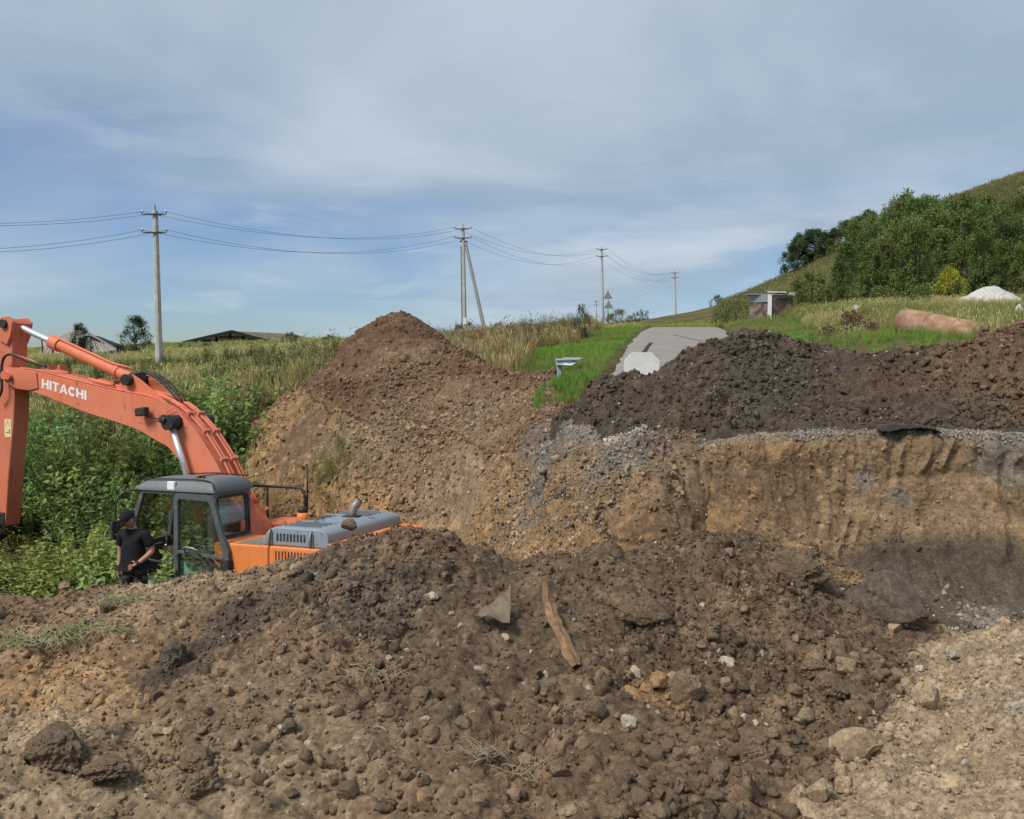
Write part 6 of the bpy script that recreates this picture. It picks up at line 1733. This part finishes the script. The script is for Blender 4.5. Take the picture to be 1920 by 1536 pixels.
o = mb.build('metal_strip', M_STRIP); props(o, 'bent rusty tan strip sticking out of the foreground heap', 'metal strip')
# triangular flap of sheet half buried, left of the strip
k = Nodes('dusty_sheet', rough=.9); k.color(k.mix(k.ramp(k.noise(9, 5, .7), .35, .7), (.13, .10, .07), (.21, .165, .115))); M_SHEET = k.m
tri = [at(958,1098,4.66), at(956,1168,4.42), at(888,1166,4.45), at(925,1130,4.56)]
tri = [Vector((p.x, p.y, max(p.z, top_f(p) + .02))) for p in tri]
mb = MB(); mb.quad(*tri); bmesh.ops.triangulate(mb.bm, faces=mb.bm.faces[:]); bmesh.ops.subdivide_edges(mb.bm, edges=mb.bm.edges[:], cuts=4, use_grid_fill=True)
for v in mb.bm.verts: v.co.y += .012 * math.sin(v.co.x * 40) ; v.co.z += .008 * math.sin(v.co.x * 55 + v.co.y * 30)
bmesh.ops.solidify(mb.bm, geom=mb.bm.faces[:], thickness=.005)
o = mb.build('sheet_flap', M_SHEET); props(o, 'dusty triangular sheet flap half buried left of the rusty strip', 'sheet')
# root clumps and dry grass
k = Nodes('dry_root', rough=.95); k.color((.34, .27, .18)); M_ROOT = k.m
k = Nodes('pulled_grass', rough=.8); k.color(k.mix(k.ramp(k.noise(6, 3, .6), .4, .6), (.22, .26, .10), (.40, .36, .22))); M_PULL = k.m
def strands(name, px, py, n, R_, length, mat, label, cat, seed, up_=.04, r0=.003, flat=1.0):
    n, r0 = int(n * 1.7), r0 * .6
    c0 = fg_at(px, py); rr = random.Random(seed); mb = MB()
    for i in range(n):
        a = rr.uniform(0, 6.283); p = Vector((rr.gauss(0, R_), rr.gauss(0, R_ * .5), 0)); L = length * rr.uniform(.4, 1.1); d = Vector((math.cos(a), math.sin(a) * .6, rr.uniform(-.1, .35) * flat)); q = []
        for j in range(5):
            t = j / 4; w = c0 + p + d * L * t + Vector((0, 0, up_ * math.sin(math.pi * t))) + Vector((rr.gauss(0, .008), rr.gauss(0, .008), rr.gauss(0, .006)))
            w.z = max(w.z, top_f(w) + .004 + rr.uniform(0, .02)); q.append(w)
        mb.tube(q, [r0, r0, r0 * .8, r0 * .6, r0 * .3], 4)
    o = mb.build(name, mat); props(o, label, cat)
strands('root_clump', 705, 1278, 34, .07, .20, M_ROOT, 'pale dry root clump in the middle of the dark heap face', 'roots', 1, .05)
strands('root_clump', 905, 1422, 30, .05, .14, M_ROOT, 'dry grass tuft near the bottom, left of centre', 'dry grass', 2, .03)
strands('root_clump', 985, 1455, 30, .05, .12, M_ROOT, 'pale dry roots near the bottom centre', 'roots', 3, .02)
strands('grass_clump', 90, 1210, 75, .11, .20, M_PULL, 'uprooted grass clump lying on the heap at the far left', 'grass clump', 4, .05, .004)
strands('grass_clump', 170, 1192, 36, .08, .18, M_PULL, 'smaller uprooted green grass clump right of the larger one', 'grass clump', 5, .04, .004)
strands('grass_clump', 235, 1135, 30, .08, .18, M_PULL, 'sparse green stalks on the heap crest below the man', 'grass clump', 6, .04, .003)
for i, (px, py, dx, dz, L, lab) in enumerate(((655,1252,.8,.25,.14,'thin pale stick on the dark heap above the root clump'), (700,1370,.5,-.5,.12,'thin pale twig on the lower part of the dark heap'), (850,1350,.9,.2,.13,'pale straw stalk lying right of the root clump'), (385,1120,.8,-.5,.16,'pale stalk on the heap crest below the cab'), (730,1205,.4,-.8,.12,'thin reddish twig near the top of the dark heap'), (1390,1405,.9,-.3,.10,'small twig between the clods right of centre'), (1470,1420,.2,-.9,.09,'short upright twig near the tan heap'))):
    p = fg_at(px, py); q = []
    for j in range(5):
        w = p + Vector((dx * L * j / 4, 0, dz * L * j / 4 * .3)) + Vector((0, .01 * math.sin(j), 0)); w.z = max(w.z, top_f(w) + .006); q.append(w)
    o = MB().tube(q, .0035, 5).build('twig', M_ROOT); props(o, lab, 'twig')

# single clods and stones that stand out
def obj_mat(name, fine, bump):
    k = Nodes(name, rough=.96, spec=.12); oi = k.n('ShaderNodeObjectInfo')
    c = k.scale(k.scale(oi.outputs['Color'], k.ramp(k.noise(fine * 3, 6, .72), .3, .7, .62, 1.32)), k.ramp(k.noise(fine * .6, 4, .6), .3, .7, .85, 1.15))
    k.color(c); k.bump(k.noise(fine * 5, 5, .7), bump); return k.m
M_BCLOD = obj_mat('big_clod', 1.8, .006); M_BSTONE = obj_mat('big_stone', 1.4, .004)
BIGC = [rough_clod('soil_clod', 600 + i, 5) for i in range(4)]
SMALLC = [rough_clod('soil_clod', 640 + i, 3) for i in range(5)]
for me in SMALLC: me.materials.append(M_BCLOD)
BIGS = [lump_mesh('stone', 620 + i, .30, 3, .8, 1) for i in range(6)]
for me in BIGC: me.materials.append(M_BCLOD)
for me in BIGS: me.materials.append(M_BSTONE)
rc = random.Random(12)
def lumpo(name, px, py, wpx, hpx, colr, label, cat, meshes, group=None, d=None, sink=.35, i=None):
    p = fg_at(px, py + hpx * .42) if d is None else at(px, py, d)
    s = p.y / F_PX; rx, rzz = wpx / 2 * s, hpx / 2 * s
    o = link(bpy.data.objects.new(name, meshes[(i if i is not None else rc.randrange(99)) % len(meshes)]))
    o.location = p + Vector((0, rx * .3, rzz * (1 - sink * .9))); o.scale = (rx, rx * .95, rzz / .8); o.rotation_euler = (rc.uniform(-.2, .2), rc.uniform(-.2, .2), rc.uniform(0, 6.28))
    o.color = (*[float(x) for x in colr], 1); props(o, label, cat, group); return o
for q in [(100,1395,110,95,DARK*.8,'large dark soil clod at the left edge near the bottom'), (370,1425,75,60,DARK*.85,'dark soil clod near the bottom, right of the largest left clod'), (375,1465,65,55,DARK,'lower dark soil clod beside the track marks'), (195,1440,95,45,DARK*.85,'flat broken clod right of the large left clod'),
          (1665,1112,125,120,BLACK*1.1,'large black clod on the heap edge in front of the trench wall'), (1485,1060,110,70,DARK*.8,'dark crusty lump on the heap crest, left of the black clod'), (1210,1140,90,60,DARK*.75,'dark lump high on the heap right of the rusty strip'), (330,1232,60,60,BLACK,'black clod on the left flank of the heap'), (205,1135,34,26,BLACK,'small black clod on the heap crest below the man'),
          (655,980,28,20,DARK*1.1,'round brown clod on the crest in front of the engine hood'), (1560,1285,70,55,DARK*.95,'dark clod beside the tan heap edge'), (1420,1400,80,60,DARK*.9,'dark clod low on the heap near the tan heap'), (1290,1290,70,55,DARK,'brown clod right of the rusty strip'), (1530,1250,60,45,DARK*.95,'dark clod above the tan heap edge')]:
    lumpo('soil_clod', *q[:4], q[4] * 1.35, q[5], 'clod', BIGC, 'large soil clods on the foreground heap', sink=.6)
PALE_ = np.array((.42, .36, .28)); TN = TAN * 1.15
for q in [(1192,1260,32,26,PALE_,'pale yellowish stone right of the rusty strip tip'), (1182,1355,38,34,PALE_*1.05,'whitish stone at the lower centre right'), (812,1118,28,24,PALE_,'pale stone high on the heap, left of the sheet flap'), (1430,1226,18,20,GREY*1.4,'grey angular stone right of centre'), (548,1428,42,22,TAN,'flat tan stone near the bottom left'), (418,1427,26,24,TAN*.95,'pale stone beside a dark clod at lower left'), (678,1432,44,32,TAN*.85,'tan stone near the bottom, left of the dry grass'),
          (1680,1172,44,30,TN,'tan boulder at the top edge of the tan heap'), (1735,1308,66,54,TN*.95,'round tan boulder on the tan heap'), (1790,1228,48,20,GREY*1.5,'pale grey flat stone on the tan heap'), (1722,1254,18,22,CHALK,'small white stone left of the flat grey stone'), (1498,1495,54,50,TN,'tan rounded boulder at the bottom, left of two others'), (1538,1480,56,48,TN*.95,'tan boulder in the middle of the bottom three'), (1585,1470,46,34,TN,'smaller tan boulder at the right of the bottom three'), (1525,1522,70,34,TN,'flat tan boulder at the bottom edge below the three'),
          (1600,1395,110,75,TN*.92,'large tan block with a dark hollow at the tan heap edge'), (1590,1250,52,44,TAN*.75,'brownish boulder near the tan heap'), (1530,1240,40,40,TAN*.8,'tan broken boulder left of the brownish one'), (1510,1340,64,36,TAN*.8,'flat tan boulder low between heaps'), (795,1495,48,32,OCHRE*.85,'ochre lump at the bottom left of centre'), (1062,1525,46,30,TAN*.95,'tan lump cut by the bottom edge'), (1185,1530,40,20,TAN,'tan lump cut by the bottom edge, right of the other'),
          (1130,1262,22,26,OCHRE,'ochre clod right of the rusty strip'), (1240,1275,56,42,OCHRE*.85,'crumbly ochre lump on the dark heap'), (1190,1300,40,28,OCHRE,'ochre stone below the crumbly lump'), (1365,1240,34,20,PALE_*.95,'pale stone in the dark clods right of centre'), (1395,1345,22,16,CHALK*.9,'white stone in the dark clods near the tan heap'), (1635,1335,14,14,CHALK,'small white pebble at the heap boundary'), (1640,1352,16,12,CHALK*.8,'second white pebble at the heap boundary'), (1810,1430,16,22,CHALK*.85,'white stone chip in the lower tan heap'), (1905,1325,26,18,CHALK*.9,'white stone at the right picture edge'), (728,1235,20,18,PALE_,'pale stone in the middle of the dark heap face'), (798,1348,18,16,PALE_,'pale stone left of the bottom centre'), (865,1172,16,14,PALE_*.95,'small pale stone left of the sheet flap'), (848,1150,16,12,PALE_,'small pale stone above its twin by the flap'), (578,1393,16,12,CHALK*.9,'small white stone at lower left of the dark heap')]:
    lumpo('stone', *q[:5], q[5], 'stone', BIGS)
# chunk on top of the dark heap and a slab of broken asphalt at the trench edge
o = lumpo('asphalt_chunk', 1403, 632, 30, 17, BLACK*1.2, 'dark chunk on top of the black heap beside the road', 'chunk', BIGS, None, 12.75, 0)
mb = MB(); rr = random.Random(3)
up_p = [at(x, y, d) for x, y, d in ((1650,808,10.04), (1685,803,9.98), (1720,801,9.93), (1748,804,9.89), (1760,811,9.86))]
V0 = [mb.bm.verts.new(p + Vector((0, -.07, .0))) for p in up_p] ; V1 = [mb.bm.verts.new(p + Vector((0, .35, .02))) for p in up_p]
for i in range(4): mb.bm.faces.new((V0[i], V0[i + 1], V1[i + 1], V1[i]))
bmesh.ops.solidify(mb.bm, geom=mb.bm.faces[:], thickness=.045)
bmesh.ops.subdivide_edges(mb.bm, edges=mb.bm.edges[:], cuts=3, use_grid_fill=True)
for v in mb.bm.verts: v.co += Vector((rr.uniform(-.01, .01), rr.uniform(-.02, .02), rr.uniform(-.008, .008)))
o = mb.build('asphalt_slab', M_TAR); props(o, 'thin black slab of broken asphalt jutting from the trench wall top', 'asphalt slab')
# many alike small stones and clods, each its own object
gen = []
for i in range(150):
    px, py = rc.uniform(430, 1560), rc.uniform(1290, 1525)
    if px < 700 and rc.random() < .5: continue
    w = 16 + 26 * rc.random() ** 2.2
    lumpo('soil_clod', px, py, w * rc.uniform(.9, 1.2), w * .8, DARK * rc.uniform(.9, 1.6) * (1 if rc.random() < .8 else 1.4), 'small rounded brown clod among the loose crumbs low on the dark heap', 'clod', SMALLC, 'small clods on the lower foreground heap', sink=.45)
for i in range(55):
    px, py = rc.uniform(330, 1600), rc.uniform(1060, 1500)
    w = 7 + 9 * rc.random() ** 2
    lumpo('stone', px, py, w * 1.2, w, PALE_ * rc.uniform(.7, 1.15), 'small pale stone chip embedded in the dark foreground heap', 'stone', BIGS, 'small pale stones in the foreground heap', sink=.3)

# ================================================================== MAN
def skin_obj(name, chain, edges, mat, parent, levels=2, root=0):
    """chain: x, y, z, rx, ry"""
    me = bpy.data.meshes.new(name)
    me.from_pydata([c[:3] for c in chain], edges, [])
    o = link(bpy.data.objects.new(name, me), parent)
    m = o.modifiers.new('skin', 'SKIN'); m.use_smooth_shade = True; m.branch_smoothing = .6
    for i, c in enumerate(chain):
        sv = me.skin_vertices[0].data[i]; sv.radius = (c[3], c[4] if len(c) > 4 else c[3]); sv.use_root = (i == root)
    s = o.modifiers.new('subd', 'SUBSURF'); s.levels = s.render_levels = levels
    me.materials.append(mat); return o
k = Nodes('skin', rough=.55, spec=.3); k.color(k.mix(k.ramp(k.noise(18, 4, .6), .35, .7), (.40, .19, .125), (.50, .26, .175))); k.b.inputs['Subsurface Weight'].default_value = .08; M_SKIN = k.m
k = Nodes('black_shirt', rough=.9, spec=.1); k.color((.020, .020, .023)); k.bump(k.noise(14, 4, .6, dist=.6), .012); M_SHIRT = k.m
k = Nodes('dark_camouflage', rough=.9, spec=.1); cc = k.mix(k.ramp(k.noise(11, 3, .5), .46, .50), (.018, .019, .018), (.060, .060, .055)); cc = k.mix(k.ramp(k.noise(17, 2, .5), .58, .62), cc, (.10, .095, .085)); k.color(cc); M_CAMO = k.m
k = Nodes('cap_cloth', rough=.9, spec=.1); k.color((.022, .021, .028)); M_CAP = k.m
k = Nodes('boot', rough=.7); k.color((.02, .018, .016)); M_BOOT = k.m
k = Nodes('grey_hair', rough=.8); k.color((.10, .09, .085)); M_HAIR = k.m
k = Nodes('eye', rough=.2); k.color((.06, .045, .04)); M_EYE = k.m
mp_ = at(248, 953, 12.6)
gz_m = float(nat_z(np.array([mp_.x]), np.array([12.6]))[0])
man = empty('person', (mp_.x, 12.6, mp_.z - 1.775), RAD(-16)); props(man, 'man in a black T-shirt and dark cap looking down beside the excavator', 'person')
# body: torso, neck, bare arms, legs inside the trousers (z from the soles)
B = [(0, .01, .98, .15, .12), (0, .0, 1.16, .165, .14), (0, .0, 1.36, .165, .12), (0, .01, 1.475, .075, .07), (0, -.02, 1.53, .058, .062),
     (-.18, .01, 1.42, .052, .052), (-.245, .035, 1.15, .043, .045), (-.235, -.02, .92, .026, .030),
     (.18, .01, 1.42, .052, .052), (.285, .05, 1.17, .045, .045), (.185, -.155, 1.035, .027, .030),
     (-.095, .01, .90, .095, .095), (-.115, .0, .50, .060, .062), (-.12, .03, .09, .038, .045), (.095, .01, .90, .095, .095), (.125, -.01, .50, .060, .062), (.14, .02, .09, .038, .045)]
E_ = [(0, 1), (1, 2), (2, 3), (3, 4), (2, 5), (5, 6), (6, 7), (2, 8), (8, 9), (9, 10), (0, 11), (11, 12), (12, 13), (0, 14), (14, 15), (15, 16)]
# head on top of the neck, bowed, turned to the left of the picture
def head_mesh():
    bm = bmesh.new(); bmesh.ops.create_uvsphere(bm, u_segments=24, v_segments=18, radius=1)
    for v in bm.verts:
        x, y, z = v.co
        w = .074 * (1 - .12 * max(0, -z) ** 1.5); d = .095
        face = max(0, -y)
        jaw = max(0, -z - .1)
        v.co = Vector((x * w * (1 - .18 * jaw), y * d - (.012 * face * jaw), z * .118))
        if y < -.55: v.co.y += .012 * (1 - abs(x)) * (1 if .02 < z < .32 else 0)          # eye sockets
        if y < -.8 and abs(x) < .28 and -.38 < z < .12: v.co.y -= .026 * (1 - abs(x) / .28) * (1 - abs(z + .22) / .4)   # nose
        if y < -.7 and abs(x) < .4 and -.62 < z < -.45: v.co.y -= .006                         # lips
    for s in (-1, 1):
        r_ = bmesh.ops.create_uvsphere(bm, u_segments=10, v_segments=8, radius=1)
        for v in r_['verts']: v.co = Vector((s * .076 + v.co.x * .010, .008 + v.co.y * .020, -.005 + v.co.z * .032))
    for f in bm.faces: f.smooth = True
    return bm
body = skin_obj('body', B, E_, M_SKIN, man)
mb = MB(); mb.bm.free(); mb.bm = head_mesh(); head = mb.build('head', M_SKIN, man, smooth=True)
head.location = (-.012, -.065, 1.625); head.rotation_euler = (RAD(33), RAD(4), RAD(-28))
for s in (-1, 1):
    MB().cyl((s * .028, -.082, .018), (s * .028, -.089, .018), .010, n=10).build('eye', M_EYE, head)
MB().box((-.024, -.099, -.066), (.024, -.094, -.061), .002).build('mouth', M_EYE, head)
bm = bmesh.new(); bmesh.ops.create_uvsphere(bm, u_segments=20, v_segments=14, radius=1)
for v in bm.verts: v.co = Vector((v.co.x * .0765, .012 + v.co.y * .092, v.co.z * .118 - .006))
bmesh.ops.delete(bm, geom=[v for v in bm.verts if v.co.y < .0 or v.co.z < -.075], context='VERTS')
for f in bm.faces: f.smooth = True
mb = MB(); mb.bm.free(); mb.bm = bm; mb.build('hair', M_HAIR, head, smooth=True)
# baseball cap
bm = bmesh.new(); bmesh.ops.create_uvsphere(bm, u_segments=26, v_segments=16, radius=1)
for v in bm.verts: v.co = Vector((v.co.x * .090, v.co.y * .112, v.co.z * .108))
bmesh.ops.delete(bm, geom=[v for v in bm.verts if v.co.z < -.012], context='VERTS')
n = 13; ro_, ri_ = [], []
for i in range(n):
    a = math.pi * (i / (n - 1)); cx2, sy2 = math.cos(a), math.sin(a)
    ri_.append(bm.verts.new((cx2 * .082, -sy2 * .098, .004))); ro_.append(bm.verts.new((cx2 * .084, -.03 - sy2 * .155, -.018 + .012 * sy2)))
for i in range(n - 1): bm.faces.new((ri_[i], ri_[i + 1], ro_[i + 1], ro_[i]))
bmesh.ops.solidify(bm, geom=bm.faces[:], thickness=.004)
mb = MB(); mb.bm.free(); mb.bm = bm; cap = mb.build('cap', M_CAP, head, smooth=True, auto=50); cap.location = (0, .004, .036); cap.rotation_euler = (RAD(-4), 0, 0)
MB().box((-.012, -.116, .035), (.012, -.109, .058), .002).build('cap_badge', M_WHITE, cap)
# T-shirt
T_ = [(0, .0, .985, .178, .150), (0, -.012, 1.10, .186, .165), (0, -.005, 1.27, .186, .145), (0, .0, 1.395, .165, .118), (0, .01, 1.475, .085, .078),
      (-.185, .012, 1.425, .092, .090), (-.225, .03, 1.27, .078, .078), (-.235, .034, 1.225, .076, .076), (.185, .012, 1.425, .092, .090), (.245, .035, 1.28, .078, .078), (.258, .040, 1.235, .076, .076)]
skin_obj('shirt', T_, [(0, 1), (1, 2), (2, 3), (3, 4), (3, 5), (5, 6), (6, 7), (3, 8), (8, 9), (9, 10)], M_SHIRT, man, root=1)
# trousers
skin_obj('trousers', [(0, .01, .96, .168, .138), (0, .01, 1.03, .165, .140), (-.10, .01, .85, .112, .115), (-.118, .0, .50, .082, .086), (-.122, .03, .10, .070, .075), (.10, .01, .85, .112, .115), (.13, -.01, .50, .082, .086), (.142, .02, .10, .070, .075)],
         [(0, 1), (0, 2), (2, 3), (3, 4), (0, 5), (5, 6), (6, 7)], M_CAMO, man)
for s, x, y in ((-1, -.122, .03), (1, .142, .02)):
    skin_obj('boot', [(x, y + .03, .05, .045, .05), (x + s * .01, y - .10, .04, .045, .04), (x + s * .015, y - .19, .035, .038, .03)], [(0, 1), (1, 2)], M_BOOT, man)
# hands with separate fingers
def hand(name, wrist, direction, palm_n, side, curl, parent):
    w, d, pn = Vector(wrist), Vector(direction).normalized(), Vector(palm_n).normalized()
    s = d.cross(pn).normalized() * side
    root = skin_obj(name, [(*w, .026, .030), (*(w + d * .045), .040, .020), (*(w + d * .085), .042, .017)], [(0, 1), (1, 2)], M_SKIN, parent)
    for i, (off, L) in enumerate(((.032, .072), (.011, .082), (-.011, .076), (-.031, .060))):
        p = w + d * .082 + s * off; q = [p]; ang_ = 0
        for seg in (.45, .32, .23):
            ang_ += curl; dirn = d * math.cos(ang_) + pn * math.sin(ang_); q.append(q[-1] + dirn * L * seg)
        skin_obj('finger', [(*a_, r_) for a_, r_ in zip(q, (.0095, .0092, .0085, .007))], [(0, 1), (1, 2), (2, 3)], M_SKIN, root, 1)
    p = w + d * .025 + s * .034
    q = [p, p + (d * .6 + s * .8).normalized() * .036, p + (d * .6 + s * .8).normalized() * .036 + (d * .85 + s * .2 + pn * .4).normalized() * .03]
    skin_obj('thumb', [(*a_, r_) for a_, r_ in zip(q, (.013, .0115, .009))], [(0, 1), (1, 2)], M_SKIN, root, 1)
hand('hand', (.185, -.155, 1.035), (-.72, -.45, -.35), (-.3, .6, -.6), -1, .42, man)
hand('hand', (-.235, -.02, .92), (.05, -.18, -1), (1, .1, 0), 1, .28, man)
MB().cyl((.196, -.140, 1.045), (.182, -.160, 1.032), .037, n=18).build('wrist_watch', M_BLK, man)
